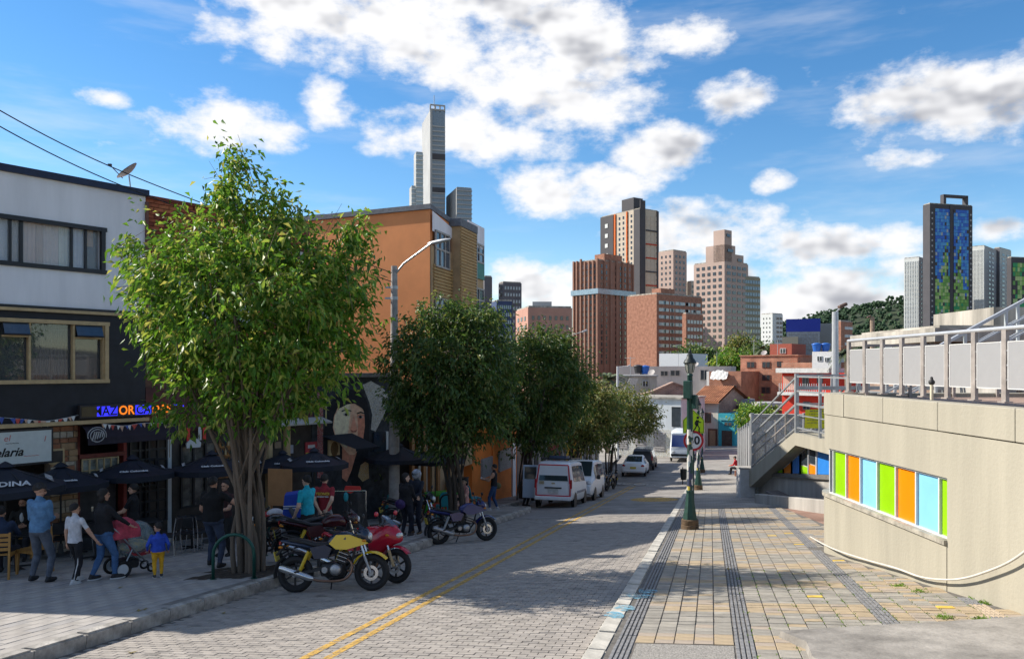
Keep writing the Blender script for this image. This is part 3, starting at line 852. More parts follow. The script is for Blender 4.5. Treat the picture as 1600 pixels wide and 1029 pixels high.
# graffiti wall behind the stair
def graffiti_mat(name, base, seed=0., dens=.55, sc=1.3):
    m = bpy.data.materials.new(name); m.use_nodes = True; t = m.node_tree; b = t.nodes['Principled BSDF']; b.inputs['Roughness'].default_value = .85
    tc = t.nodes.new('ShaderNodeTexCoord'); mp = t.nodes.new('ShaderNodeMapping'); mp.inputs['Location'].default_value = (seed, seed * 2, seed * 3)
    t.links.new(tc.outputs['Object'], mp.inputs[0])
    cur = None
    c = t.nodes.new('ShaderNodeRGB'); c.outputs[0].default_value = (*base, 1); cur = c.outputs[0]
    for i, col in enumerate(((.42, .40, .42), (.12, .11, .13), (.20, .17, .22), (.16, .27, .29), (.45, .36, .10), (.60, .60, .58))):
        n = t.nodes.new('ShaderNodeTexNoise'); n.inputs['Scale'].default_value = sc * (1 + .35 * i); n.inputs['Detail'].default_value = 2.5; n.inputs['Distortion'].default_value = 3.5
        m2 = t.nodes.new('ShaderNodeMapping'); m2.inputs['Location'].default_value = (i * 7.1, i * 3.3, i * 1.7)
        t.links.new(mp.outputs[0], m2.inputs[0]); t.links.new(m2.outputs[0], n.inputs['Vector'])
        s = t.nodes.new('ShaderNodeMath'); s.operation = 'SUBTRACT'; t.links.new(n.outputs[0], s.inputs[0]); s.inputs[1].default_value = .5
        s2 = t.nodes.new('ShaderNodeMath'); s2.operation = 'ABSOLUTE'; t.links.new(s.outputs[0], s2.inputs[0])
        s3 = t.nodes.new('ShaderNodeMath'); s3.operation = 'LESS_THAN'; t.links.new(s2.outputs[0], s3.inputs[0]); s3.inputs[1].default_value = .028 * dens * (1.6 if i in (0, 5) else .9)
        mx = t.nodes.new('ShaderNodeMix'); mx.data_type = 'RGBA'; t.links.new(s3.outputs[0], mx.inputs[0]); t.links.new(cur, mx.inputs['A']); mx.inputs['B'].default_value = (*col, 1)
        cur = mx.outputs['Result']
    t.links.new(cur, b.inputs['Base Color']); MATS[name] = m
    return m
m_gra = graffiti_mat('graffiti_pale', (.52, .49, .47))
wl = thing('graffiti_wall', 'pale low wall covered in faint graffiti behind the stair railing', 'wall', (13.3, 33.6, -6))
mb = MB(); mb.box((0, 0, 2.0), (6.2, .3, 3.9)); mb.build('wall_face', m_gra, wl)
mb = MB(); mb.box((0, 0, 4.0), (6.4, .42, .12)); mb.build('coping', m_conc2, wl)
# low kerb wall and stone seat at the foot of the stair
c = GP(1184, 785, PAVE); d = GP(1286, 803, PAVE)
kw = thing('low_wall', 'low concrete edging wall at the foot of the stair', 'wall', (0, 0, 0))
mb = MB(); mb.bar((c.x, c.y, c.z + .12), (d.x + .4, d.y - 1.2, d.z + .34), .25, .42); mb.build('edging', m_conc2, kw, bevel=.015)
c = GP(1210, 785, PAVE)
sb = thing('stone_bench', 'dark stone block seat beside the wall under the stair', 'bench', c)
mb = MB(); mb.box((.2, .1, .27), (.5, 1.5, .1)); mb.build('seat', mat('dark_stone', (.13, .11, .10), .7, var=.3), sb, bevel=.02)
for s in (-.5, .6):
    mb = MB(); mb.box((.2, s, .08), (.4, .3, .36)); mb.build('leg', MATS['dark_stone'], sb, bevel=.02)
# fence of metal panels going down the street
fn = thing('panel_fence', 'tall grey metal fence panels along the pavement below the stair', 'fence', (0, 0, 0))
for i in range(8):
    y = 33.3 + i * 2.6; x = 9.95 + .25 * (y - 32.5); g = G(x, y)
    mb = MB(); mb.box((x, y, g + 1.75), (.12, .12, 3.3)); mb.build('post', m_steel, fn)
    if i < 7:
        mb = MB(); mb.bar((x + .02, y + .08, g + 1.95), (x + .63, y + 2.5, G(x + .65, y + 2.6) + 1.95), .03, 2.5); mb.build('panel', m_perf, fn)
        for z in (.72, 3.2):
            mb = MB(); mb.bar((x, y + .06, g + z), (x + .65, y + 2.54, G(x + .65, y + 2.6) + z), .06, .06); mb.build('rail', m_steel, fn)
gb_ = GP(1171, 779, PAVE)
bl = thing('concrete_block', 'square grey concrete block at the end of the metal panel fence', 'block', (9.75, 33.1, G(9.75, 33.1)))
mb = MB(); mb.box((0, 0, .62), (.62, .62, 1.5)); mb.build('block', mat('pale_block', (.50, .50, .50), .85, var=.12, scale=3), bl, bevel=.02)
mb = MB(); mb.box((0, 0, 1.38), (.70, .70, .06)); mb.build('cap', m_conc2, bl, bevel=.01)

# ---- buildings above the terrace on the right
m_oldc = mat('weathered_concrete', (.40, .37, .32), .92, var=.4, scale=.8, bump=.3, bscale=8, streak=True)
bd = thing('concrete_building', 'weathered concrete building with flat slab roofs and barred openings above the terrace', 'building', (17.6, 33, -6), 0)
mb = MB(); mb.box((7.2, 3.5, 3.6), (14, 6.5, 6.6)); mb.build('wall', mat('brown_brick_wall', (.30, .21, .16), .9, var=.25, scale=1.2), bd)  # plain brown base colour with random mottling
mb = MB(); mb.box((6.9, 2.9, 7.35), (15, 8, .55)); mb.build('roof_slab', m_oldc, bd)
mb = MB(); mb.box((6.9, 2.9, 7.68), (14.2, 7.2, .14)); mb.build('roof_lip', m_oldc, bd)
mb = MB(); mb.box((10.2, 4.6, 8.2), (13, 5, 1.0)); mb.build('upper_block', m_oldc, bd)
for i in range(36):
    mb = MB(); mb.box((.35 + i * .3, .1, 6.25), (.045, .045, 1.5)); mb.build('bar', m_steel, bd)
for x in (.05, 3.7, 7.4):
    mb = MB(); mb.box((x, .02, 5.6), (.35, .35, 3.0)); mb.build('column', m_oldc, bd)
mb = MB(); mb.box((5.2, .1, 5.48), (11, .06, .06)); mb.build('rail', m_steel, bd)
us = thing('upper_stair', 'steel handrails of a stair rising past the weathered concrete building', 'railing', (0, 0, 0))
for Y, dx, dz in ((25, 0, 0), (27, .4, .3)):
    for h in (0, .45, 1.0):
        a = PX(1380, 628, Y) + Vector((dx, 0, dz - .2 + h)); b = PX(1700, 455, Y) + Vector((dx, 0, dz - .2 + h))
        mb = MB(); mb.bar(a, b, .05 if h < 1 else .09); mb.build('rail', m_steelw, us)
    for k in range(6):
        q = PX(1380, 628, Y).lerp(PX(1700, 455, Y), k / 5) + Vector((dx, 0, dz - .9))
        mb = MB(); mb.box(q + Vector((0, 0, .85)), (.08, .08, 1.75)); mb.build('post', m_steelw, us)
for k in range(14):
    q = PX(1380, 628, 26).lerp(PX(1700, 455, 26), k / 13) + Vector((0, 0, -1.3))
    mb = MB(); mb.box(q + Vector((0.2, 0, 0)), (.62, 2.4, .34)); mb.build('step', m_conc2, us)
# ================================================================== STREET FURNITURE
m_green = mat('lamp_green_paint', (.014, .058, .045), .5, .1, .25, 7)
def sticker_mat():
    m = bpy.data.materials.new('stickered_post'); m.use_nodes = True; t = m.node_tree; b = t.nodes['Principled BSDF']; b.inputs['Roughness'].default_value = .6
    tc = t.nodes.new('ShaderNodeTexCoord'); mp = t.nodes.new('ShaderNodeMapping'); mp.inputs['Scale'].default_value = (9, 9, 6.5)
    v = t.nodes.new('ShaderNodeTexVoronoi'); v.distance = 'CHEBYCHEV'; v.inputs['Scale'].default_value = 1
    t.links.new(tc.outputs['Object'], mp.inputs[0]); t.links.new(mp.outputs[0], v.inputs['Vector'])
    s = t.nodes.new('ShaderNodeSeparateColor'); t.links.new(v.outputs['Color'], s.inputs[0])
    r = t.nodes.new('ShaderNodeValToRGB'); r.color_ramp.interpolation = 'CONSTANT'
    E = r.color_ramp.elements
    cols_ = [(0, (.014, .058, .045)), (.36, (.55, .53, .50)), (.56, (.30, .30, .29)), (.64, (.04, .05, .10)), (.72, (.60, .58, .52)), (.80, (.16, .03, .03)), (.84, (.02, .03, .03)), (.92, (.32, .38, .40)), (.97, (.50, .40, .05))]
    E[0].position = 0; E[0].color = (*cols_[0][1], 1); E[1].position = cols_[1][0]; E[1].color = (*cols_[1][1], 1)
    for p, c in cols_[2:]:
        e = E.new(p); e.color = (*c, 1)
    t.links.new(s.outputs[0], r.inputs[0]); t.links.new(r.outputs[0], b.inputs['Base Color'])
    return m
m_stick = sticker_mat()
def street_lamp(loc, label, box=True):
    r = thing('street_lamp', label, 'street lamp', loc, rnd.uniform(0, 1), 'green street lamps along the tiled pavement')
    mb = MB(); mb.lathe([(.255, -.05), (.255, .10), (.235, .115), (.245, .13), (.245, .24), (.225, .26), (.0, .26)], 16); mb.build('plinth', mat('rusty_plinth', (.13, .085, .05), .9, var=.35, scale=8, bump=.4), r, smooth=35)
    mb = MB(); mb.lathe([(.215, .25), (.205, .32), (.17, .5), (.125, .75), (.105, .92), (.115, .95), (.115, .98), (.09, 1.0)], 8); mb.build('base', m_green, r, smooth=20)
    mb = MB(); mb.lathe([(.092, .98), (.085, 1.9), (.082, 2.55)], 14); mb.build('stickered_shaft', m_stick, r, smooth=35)
    mb = MB(); mb.lathe([(.088, 2.55), (.086, 3.3), (.10, 3.32), (.10, 3.4), (.085, 3.42), (.075, 3.9), (.09, 3.93), (.06, 3.98)], 14); mb.build('shaft', m_green, r, smooth=35)
    if box:
        mb = MB(); mb.box((-.16, 0, 3.56), (.2, .22, .46)); mb.build('junction_box', m_green, r, bevel=.015)
        mb = MB(); mb.box((.02, -.14, 3.25), (.2, .12, .36)); mb.build('junction_box', m_green, r, bevel=.015)
    mb = MB(); mb.lathe([(.05, 3.95), (.09, 4.0), (.10, 4.02), (.155, 4.24)], 12); mb.build('lantern_glass', mat('old_lamp_glass', (.30, .30, .26), .2, spec=.8, var=.2), r, smooth=35)
    for k in range(6):
        a = k * PI / 3; mb = MB(); mb.bar((math.cos(a) * .10, math.sin(a) * .10, 4.0), (math.cos(a) * .158, math.sin(a) * .158, 4.25), .016); mb.build('lantern_rib', m_green, r)
    mb = MB(); mb.lathe([(.185, 4.23), (.19, 4.25), (.15, 4.32), (.10, 4.37), (.085, 4.45), (.05, 4.48), (.05, 4.54), (.03, 4.56), (.0, 4.64)], 12); mb.build('lantern_hood', mat('hood_dark', (.025, .032, .03), .5, .2), r, smooth=35)
    r.scale = (.88, .88, 1)
    return r
street_lamp(GP(1078, 826, PAVE), 'sticker-covered green heritage lamp post, beside the round speed limit sign')
street_lamp(GP(1091, 765, PAVE), 'green heritage lamp post, second down the tiled pavement', False)
street_lamp(GP(1097, 738, PAVE), 'green heritage lamp post, third down the tiled pavement', False)
# traffic signs on one post
X0 = Vector((6.86, 30., G(6.86, 30.) + PAVE))
rt = thing('sign_post', 'post with a lime school crossing sign above a round 30 speed limit sign', 'traffic sign', X0)
mb = MB(); mb.tube([(0, .03, 0), (0, .03, 3.5)], .035, 8); mb.build('post', m_green, rt, smooth=40)
mb = MB(); zc = 3.06; pl = [(-.4, zc - .42), (.4, zc - .42), (.4, zc + .08), (0, zc + .46), (-.4, zc + .08)]
mb.prism(pl, -.012, 0); sg = mb.build('school_sign', mat('lime_reflective', (.50, .72, .01), .5, var=.04), rt)
mb = MB()
def outline(mb, pl, w, y):
    n = len(pl); cx = sum(p[0] for p in pl) / n; cz = sum(p[1] for p in pl) / n
    inn = [(cx + (x - cx) * w, cz + (z - cz) * w) for x, z in pl]
    for i in range(n):
        j = (i + 1) % n; mb.quad((pl[i][0], y, pl[i][1]), (pl[j][0], y, pl[j][1]), (inn[j][0], y, inn[j][1]), (inn[i][0], y, inn[i][1]))
m_blk = mat('sign_black', (.012, .012, .012), .6, var=0)
outline(mb, [(x * .95, zc + (z - zc) * .95) for x, z in pl], .955, -.016); mb.build('border', m_blk, sg)
mb = MB(); f = -.018       # two walking figures with bags
for ox, k in ((.14, 1.), (-.16, .8)):
    def P2(x, z): return (ox + x * k, zc - .36 + z * k)
    def stroke(pts, w):
        for (a, b) in zip(pts, pts[1:]):
            a, b = P2(*a), P2(*b); d = Vector((b[0] - a[0], b[1] - a[1])); n = Vector((-d.y, d.x)).normalized() * w * k / 2
            mb.quad((a[0] - n.x, f, a[1] - n.y), (b[0] - n.x, f, b[1] - n.y), (b[0] + n.x, f, b[1] + n.y), (a[0] + n.x, f, a[1] + n.y))
    stroke([(-.01, .24), (.0, .44)], .11); stroke([(.0, .26), (.08, .14), (.06, .0), (.11, .0)], .045); stroke([(-.02, .26), (-.07, .13), (-.15, .03), (-.12, .0)], .045)
    stroke([(.02, .42), (.10, .34), (.15, .37)], .035); stroke([(-.03, .42), (-.09, .32), (-.06, .25)], .035)
    a = P2(.02, .53); mb.add([(a[0] + math.cos(t) * .052 * k, f, a[1] + math.sin(t) * .052 * k) for t in np.linspace(0, 2 * PI, 13)[:-1]], [tuple(range(12))])
mb.build('walking_figures', m_blk, sg)
def disc(mb, r, z, y, n=32, r0=None):
    o = [(math.cos(2 * PI * i / n) * r, y, z + math.sin(2 * PI * i / n) * r) for i in range(n)]
    if r0 is None: mb.add(o, [tuple(range(n))])
    else:
        q = [(math.cos(2 * PI * i / n) * r0, y, z + math.sin(2 * PI * i / n) * r0) for i in range(n)]
        mb.add(o + q, [(i, (i + 1) % n, n + (i + 1) % n, n + i) for i in range(n)])
zr = 2.36
mb = MB(); mb.lathe([(.385, -.0), (.385, .012)], 32, (0, 0, zr), axis='Y'); sp = mb.build('speed_sign', mat('sign_white', (.74, .74, .73), .5, var=.03), rt)
mb = MB(); disc(mb, .384, zr, -.016, r0=.30); mb.build('red_ring', mat('sign_red', (.52, .012, .02), .5, var=.05), sp)
me = text_mesh('30', .44, m_blk, .002, .012)
inst('numerals', me, sp, (.02, -.018, zr), rot=(R(90), 0, 0))
# lit-street masts
m_pole = mat('concrete_pole', (.36, .335, .31), .9, var=.25, scale=3, bump=.3)
m_lum = mat('luminaire_grey', (.45, .46, .47), .4, .3, .1)
q = GP(616, 813, PAVE)
sl_ = thing('street_light', 'tall concrete street light pole with a long upswept arm, near the leafy front trees', 'street light', q)
mb = MB(); mb.lathe([(.20, -.1), (.19, .0), (.16, 3.2), (.14, 4.5)], 14); mb.lathe([(.14, 4.45), (.10, 8.3), (.0, 8.3)], 14); mb.build('pole', m_pole, sl_, smooth=35)
mb = MB(); mb.lathe([(.148, 3.9), (.148, 4.3)], 14); mb.build('graffiti_band', graffiti_mat('pole_graffiti', (.40, .38, .36), 4, 1.2, 3), sl_, smooth=35)
mb = MB(); mb.tube([(0, 0, 8.0), (.35, -.25, 8.35), (1.3, -.75, 8.93)], .035, 8); mb.build('arm', m_lum, sl_, smooth=40)
mb = MB(); mb.rings([[(1.25 + x * .9, -.72 - x * .45, 8.93 + x * .10) + np.array((math.sin(t) * w * .45, math.sin(t) * -w * .9, math.cos(t) * h)) for t in np.linspace(0, 2 * PI, 11)[:-1]] for x, w, h in ((-.1, .03, .03), (.05, .07, .06), (.3, .12, .07), (.55, .13, .06), (.72, .08, .03))])
mb.build('luminaire', m_lum, sl_, smooth=50)
for z in (7.2, 7.55):
    mb = MB(); mb.lathe([(.12, z), (.12, z + .1)], 10); mb.box((-.15, 0, z + .05), (.3, .06, .06)); mb.build('bracket', m_lum, sl_)
def mast(name, label, base, h, arm, headpos, m, r0=.09, flood=True):
    r = thing(name, label, 'street light', base)
    mb = MB(); mb.lathe([(r0 * 1.2, 0), (r0, .2), (r0 * .8, h), (0, h)], 10); mb.build('pole', m, r, smooth=35)
    mb = MB(); mb.tube([(0, 0, h - .05), arm], .03, 6); mb.build('arm', m, r)
    mb = MB(); mb.box(arm, (.32, .22, .12), rot=Matrix.Rotation(R(-25), 3, 'Y')); mb.build('luminaire', mat('floodlight_brown', (.12, .07, .05), .5) if flood else m_lum, r, bevel=.03)
    return r
mast('mast_light', 'slim steel mast with a small floodlight beside the stair landing', PX(1305, 600, 29) + Vector((0, 0, -2.0)), PX(1305, 487, 29).z - PX(1305, 600, 29).z + 2.0, (.27, 0, 4.87), None, m_steelw, .14)
mast('mast_light', 'rusty mast with a brown floodlight behind the terrace railing', PX(1363, 600, 60) + Vector((0, 0, -5)), PX(1363, 495, 60).z - PX(1363, 600, 60).z + 5, (-.25, 0, 10.1), None, mat('rusty_mast', (.34, .25, .18), .8, var=.3), .2)
mast('mast_light', 'pale mast with an upswept cobra-head lamp above the far tree crowns', PX(878, 640, 48) + Vector((0, 0, -4.2)), PX(878, 527, 48).z - PX(878, 640, 48).z + 4.2, (1.35, -.3, 8.95), None, m_lum, .11, False)
mast('mast_light', 'white utility mast standing by the palm in front of the old house', PX(965, 690, 72) + Vector((0, 0, -1.6)), PX(965, 572, 72).z - PX(965, 690, 72).z + 1.6, (1.0, -.3, 8.5), None, m_frame, .12, False)
# bike racks: green inverted hoops
m_rack = mat('rack_green', (.012, .075, .055), .35, .2, .15, 8)
def rack(p, q, h, label, m=m_rack, grp='hoop bike racks by the trees'):
    p, q = Vector(p), Vector(q); r = thing('bike_rack', label, 'bike rack', p, group=grp)
    d = q - p; w = d.length
    pts = [(0, 0, 0)]
    pts += [Vector((0, 0, h - w * .5))]
    for a in np.linspace(PI, 0, 13)[1:-1]:
        t = (math.cos(a) + 1) / 2; pts.append(Vector((d.x * t, d.y * t, d.z * t + h - w * .5 + math.sin(a) * w * .5)))
    pts += [Vector((d.x, d.y, d.z + h - w * .5)), Vector((d.x, d.y, d.z))]
    mb = MB(); mb.tube(pts, .03, 8); mb.build('hoop', m, r, smooth=True)
    for e in (Vector((0, 0, 0)), d):
        mb = MB(); mb.lathe([(.06, 0), (.06, .012), (0, .012)], 10, e); mb.build('foot', m, r)
rack(GP(333, 905, PAVE), GP(397, 903, PAVE), .78, 'green hoop bike rack in front of the multi-stemmed tree trunk')
rack(GP(415, 868, PAVE), GP(452, 872, PAVE) + Vector((.15, -.3, 0)), .8, 'green hoop bike rack between the big tree and the yellow motorcycle')
m_dk = mat('dark_rack_paint', (.02, .025, .025), .4, .2)
rack(GP(808, 781, PAVE), GP(822, 779, PAVE) + Vector((.5, 0, 0)), .95, 'dark hoop bike rack beside the third tree', m_dk)
rack(GP(688, 815, PAVE), GP(706, 815, PAVE), .85, 'dark hoop bike rack beside the second tree trunk', m_dk)
# litter bin by the orange wall
q = GP(720, 793, PAVE)
bn = thing('litter_bin', 'pale box litter bin with a black open holder near the orange wall', 'litter bin', q)
mb = MB(); mb.box((.12, 0, .55), (.34, .5, 1.1)); mb.build('panel', mat('bin_stone', (.42, .39, .34), .8, var=.2, scale=5), bn, bevel=.02)
mb = MB(); mb.box((-.22, 0, .58), (.36, .46, 1.16)); mb.build('holder', m_dk, bn, bevel=.02)
mb = MB(); mb.box((-.05, 0, 1.17), (.72, .52, .05)); mb.build('rim', m_dk, bn, bevel=.01)
q = GP(1068, 757, PAVE)
bn = thing('litter_bin', 'small black litter bin at the kerb beyond the stickered lamp post', 'litter bin', q)
mb = MB(); mb.lathe([(.16, .3), (.2, .9), (.17, .9), (.15, .35)], 12); mb.build('basket', m_dk, bn, smooth=35)
mb = MB(); mb.tube([(0, .22, 0), (0, .22, 1.0)], .03, 8); mb.build('post', m_dk, bn)
# ================================================================== LEFT-HAND BUILDINGS
FR = math.atan2(.8, .6)
def fs(px):
    u = (px - CX) / F
    return (u * 20.55 + 9.49) / (.6 - .8 * u)
def fY(px): return 20.55 + .8 * fs(px)
def fz(px, py): return (HY - py) / F * fY(px)
def zline(py0): return (HY - py0) / F * fY(0)      # height of a level line that meets the left photo edge at py0
FO = Vector((-9.49, 20.55, 0))
m_white = mat('white_render', (.80, .78, .80), .9, var=.07, scale=1.6, bump=.12, bscale=10, streak=True)
m_black = mat('black_paint', (.016, .017, .024), .6, var=.25, scale=3)
m_tan = mat('tan_trim', (.50, .36, .19), .6, var=.12)
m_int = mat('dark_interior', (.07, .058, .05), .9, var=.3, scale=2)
m_blackfr = mat('black_frame', (.02, .02, .026), .4, .2, .1)
m_wood = mat('varnished_wood', (.30, .14, .05), .5, var=.3, scale=6, streak=True)
def grid_window(root, name, x0, z0, x1, z1, nx_, nz_, mfr, mgl, y=-.01, b=.04, d=.05):
    w = MB(); w.box(((x0 + x1) / 2, y + .06, (z0 + z1) / 2), (x1 - x0, .012, z1 - z0)); g = w.build(name, mgl, root)
    for i in range(nx_ + 1):
        x = x0 + (x1 - x0) * i / nx_; m_ = MB(); m_.box((x, y, (z0 + z1) / 2), (b, d, z1 - z0 + b)); m_.build('frame_bar', mfr, g)
    for j in range(nz_ + 1):
        z = z0 + (z1 - z0) * j / nz_; m_ = MB(); m_.box(((x0 + x1) / 2, y + .002, z), (x1 - x0, d * .9, b)); m_.build('frame_bar', mfr, g)
    return g
A = thing('white_house', 'white and black rendered house with bars and shops on the ground floor', 'house', FO, FR)
Z0 = -5.0; LFT = -8.6
zr, zu1, zu0, zl, zw1, zw0, zb = zline(263), zline(337), zline(410), zline(480), zline(499), zline(597), zline(667)
# upper floor
U0, U1 = fs(-120), fs(159)
mb = MB(); wall_open(mb, -LFT, zr - zl, [(U0, zu0, U1 - U0, zu1 - zu0)], .22, x0=LFT, z0=zl)
mb.quad((0, 0, zl), (0, 9, zl), (0, 9, zr), (0, 0, zr)); mb.quad((LFT, 9, Z0), (LFT, 0, Z0), (LFT, 0, zr), (LFT, 9, zr)); mb.quad((LFT, 0, zr), (0, 0, zr), (0, 9, zr), (LFT, 9, zr)); mb.quad((0, 9, Z0), (LFT, 9, Z0), (LFT, 9, zr), (0, 9, zr))
mb.build('upper_wall', m_white, A)
mb = MB(); mb.box((LFT / 2, .06, zr + .03), (-LFT + .12, .3, .16)); mb.build('coping', mat('dark_blue_coping', (.018, .03, .07), .6, var=.2), A)
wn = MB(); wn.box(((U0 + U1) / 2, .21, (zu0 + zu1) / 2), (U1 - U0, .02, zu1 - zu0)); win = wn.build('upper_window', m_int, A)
cur = [(-120, -40, (.42, .42, .46)), (-37, 16, (.46, .46, .49)), (20, 33, (.50, .43, .40)), (37, 60, (.56, .40, .33)), (60, 72, (.50, .36, .28)), (72, 96, (.58, .46, .40)), (96, 112, (.58, .56, .48)), (116, 136, (.50, .49, .54))]
for k, (a, b, c) in enumerate(cur):
    x0, x1 = fs(a), fs(b); mb = MB(); n = 10
    for i in range(n):
        xa, xb = x0 + (x1 - x0) * i / n, x0 + (x1 - x0) * (i + 1) / n
        ya, yb = .15 + .012 * math.sin(i * 2.1), .15 + .012 * math.sin((i + 1) * 2.1)
        mb.quad((xa, ya, zu0), (xb, yb, zu0), (xb, yb, zu1), (xa, ya, zu1))
    mb.build('curtain', mat('curtain_%d' % k, c, .9, var=.05), win)
mb = MB(); x0, x1 = fs(137), fs(150); mb.box(((x0 + x1) / 2, .16, zu1 - .22), (x1 - x0, .02, .42)); mb.build('cardboard', mat('cardboard', (.42, .22, .09), .9, var=.15), win)
mb = MB(); mb.box(((U0 + U1) / 2, .10, (zu0 + zu1) / 2), (U1 - U0, .008, zu1 - zu0)); mb.build('glass', mat('thin_glass', (.8, .85, .9), .03, alpha=.16, var=0, spec=.8), win)
for a in (-120, -38, 18, 35, 114, 136):
    mb = MB(); mb.box((fs(a), .09, (zu0 + zu1) / 2), (.05 if a != 35 else .07, .07, zu1 - zu0)); mb.build('mullion', m_blackfr, win)
for z in (zu0, zu1):
    mb = MB(); mb.box(((U0 + U1) / 2 + .03, -.005, z), (U1 - U0 + .16, .1, .1)); mb.build('frame_bar', m_blackfr, win)
mb = MB(); mb.box((U1 + .02, -.006, (zu0 + zu1) / 2), (.1, .11, zu1 - zu0 + .1)); mb.build('frame_bar', m_blackfr, win)
# middle floor
W0, W1 = fs(-60), fs(164)
mb = MB(); wall_open(mb, -LFT, zl - zb, [(W0, zw0, W1 - W0, zw1 - zw0)], .2, x0=LFT, z0=zb)
mb.quad((0, 0, Z0), (0, 9, Z0), (0, 9, zl), (0, 0, zl))
mb.build('middle_wall', m_black, A)
mb = MB(); mb.box((LFT / 2, -.03, zl - .02), (-LFT, .12, .07)); mb.build('string_course', m_tan, A)
mb = MB(); mb.box((LFT / 2, -.028, zl + .05), (-LFT, .1, .06)); mb.build('string_course', m_blackfr, A)
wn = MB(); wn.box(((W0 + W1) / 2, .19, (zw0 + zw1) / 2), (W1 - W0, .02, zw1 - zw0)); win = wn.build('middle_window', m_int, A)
mb = MB(); mb.box(((W0 + W1) / 2, .12, (zw0 + zw1) / 2), (W1 - W0, .008, zw1 - zw0)); mb.build('glass', mat('street_glass', (.10, .11, .12), .03, alpha=.55, var=0, spec=1.0), win)
for a, w in ((-60, .07), (-8, .07), (46, .05), (115, .05), (162, .07)):
    mb = MB(); mb.box((fs(a), .04, (zw0 + zw1) / 2), (w, .12, zw1 - zw0)); mb.build('mullion', m_tan, win)
for z in (zw0, zw1):
    mb = MB(); mb.box(((W0 + W1) / 2 + .02, -.02, z), (W1 - W0 + .14, .1, .09)); mb.build('frame_bar', m_tan, win)
mb = MB(); mb.box((W1 + .02, -.022, (zw0 + zw1) / 2), (.09, .1, zw1 - zw0 + .09)); mb.build('frame_bar', m_tan, win)
zv = zw1 - .36
for a, b in ((3, 45), (117, 159)):
    mb = MB(); mb.box(((fs(a) + fs(b)) / 2, .03, zv), (fs(b) - fs(a), .06, .045)); mb.build('transom', m_tan, win)
    o = MB(); o.box((0, 0, -.16), (fs(b) - fs(a) - .02, .02, .30)); o = o.build('open_vent', mat('vent_glass', (.05, .07, .10), .05, spec=1, var=.1), win)
    o.location = ((fs(a) + fs(b)) / 2, 0, zw1 - .04); o.rotation_euler = (R(-24), 0, 0)
    for dz in (-.31, -.01):
        mb = MB(); mb.box((0, -.005, dz), (fs(b) - fs(a), .03, .025)); mb.build('vent_frame', m_blackfr, o) if False else inst('vent_frame', mb.mesh('vent_frame', m_blackfr), win, o.location, rot=(R(-24), 0, 0))
for k in range(12):
    x = fs(50) + (fs(112) - fs(50)) * k / 11; mb = MB(); mb.box((x, .155, (zw0 + zw1) / 2), (.016, .016, zw1 - zw0)); mb.build('grille_bar', m_frame, win)
for k in range(4):
    z = zw0 + (zw1 - zw0) * (k + .5) / 4; mb = MB(); mb.box(((fs(50) + fs(112)) / 2, .16, z), (fs(112) - fs(50), .012, .016)); mb.build('grille_bar', m_frame, win)
# ground floor
mb = MB(); mb.box((LFT / 2, -.06, zb + .02), (-LFT, .26, .09)); mb.build('ledge', m_tan, A)
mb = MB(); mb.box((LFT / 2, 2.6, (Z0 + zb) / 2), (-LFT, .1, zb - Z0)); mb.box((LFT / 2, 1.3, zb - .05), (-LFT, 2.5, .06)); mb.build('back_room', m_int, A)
def pier(a, b, m, name='pier', y=.06, d=.3):
    x0, x1 = fs(a), fs(b); mb = MB(); mb.box(((x0 + x1) / 2, y + d / 2, (Z0 + zb) / 2), (x1 - x0, d, zb - Z0 - .02)); return mb.build(name, m, A)
m_brk = brickmat('shop_brick', (.32, .12, .07), (.26, .09, .05), (.30, .25, .20), .22, .07, .01)
pr = pier(80, 123, mat('stone_backing', (.28, .23, .18), .9, var=.3, scale=4))
m_st = [mat('stone_pale', (.50, .42, .33), .9, var=.2, scale=6), mat('stone_ochre', (.42, .27, .15), .9, var=.2, scale=6), mat('stone_rust', (.34, .15, .08), .9, var=.2, scale=6)]
z = zb - .05
while z > -4.4:
    h = rnd.uniform(.10, .17); x = fs(80)
    while x < fs(123) - .08:
        w = min(rnd.uniform(.14, .34), fs(123) - x)
        mb = MB(); mb.box((x + w / 2, .05, z - h / 2), (w - .015, .05 + rnd.uniform(0, .03), h - .015)); mb.build('stone', m_st[rnd.choice((0, 0, 1, 1, 2))], pr, bevel=.012); x += w
    z -= h
pier(-110, -100, m_brk); pier(195, 200, mat('red_pilaster', (.30, .05, .04), .6, var=.2)); pier(264, 270, m_frame, 'door_jamb'); pier(121, 127, mat('red_wood', (.16, .03, .02), .6, var=.2))
pier(200, 264, m_black, 'dark_wall', .1, .2)
# window with small panes above the door, a gridded door, a framed hatch
grid_window(A, 'pane_window', fs(129), zline(775) + .1, fs(185), zline(742) + .18, 5, 2, m_tan, mat('mottled_glass', (.42, .45, .42), .1, spec=.8, var=.4, scale=3), .02, .03)  # pale grey-green panes with random mottling
mb = MB(); mb.box((fs(160), .02, zline(738) + .2), (fs(196) - fs(125), .1, .1)); mb.build('lintel', mat('red_wood', (.2, .03, .02)), A)
grid_window(A, 'grid_door', fs(206), -4.0, fs(262), -1.85, 4, 8, m_blackfr, mat('dim_glass', (.12, .13, .12), .1, spec=.7, var=.5, scale=2), .06, .05)
grid_window(A, 'pale_grid', fs(212), -3.05, fs(244), -2.35, 3, 2, m_blackfr, mat('pale_glass', (.40, .40, .34), .2, var=.4, scale=3), .03, .035)  # pale mottled panes set over the gridded door
mb = MB(); mb.box((fs(160), .4, (Z0 - 2.3) / 2), (fs(194) - fs(128), .06, -2.3 - Z0)); mb.build('door', mat('grey_door', (.075, .075, .085), .6, var=.2), A)
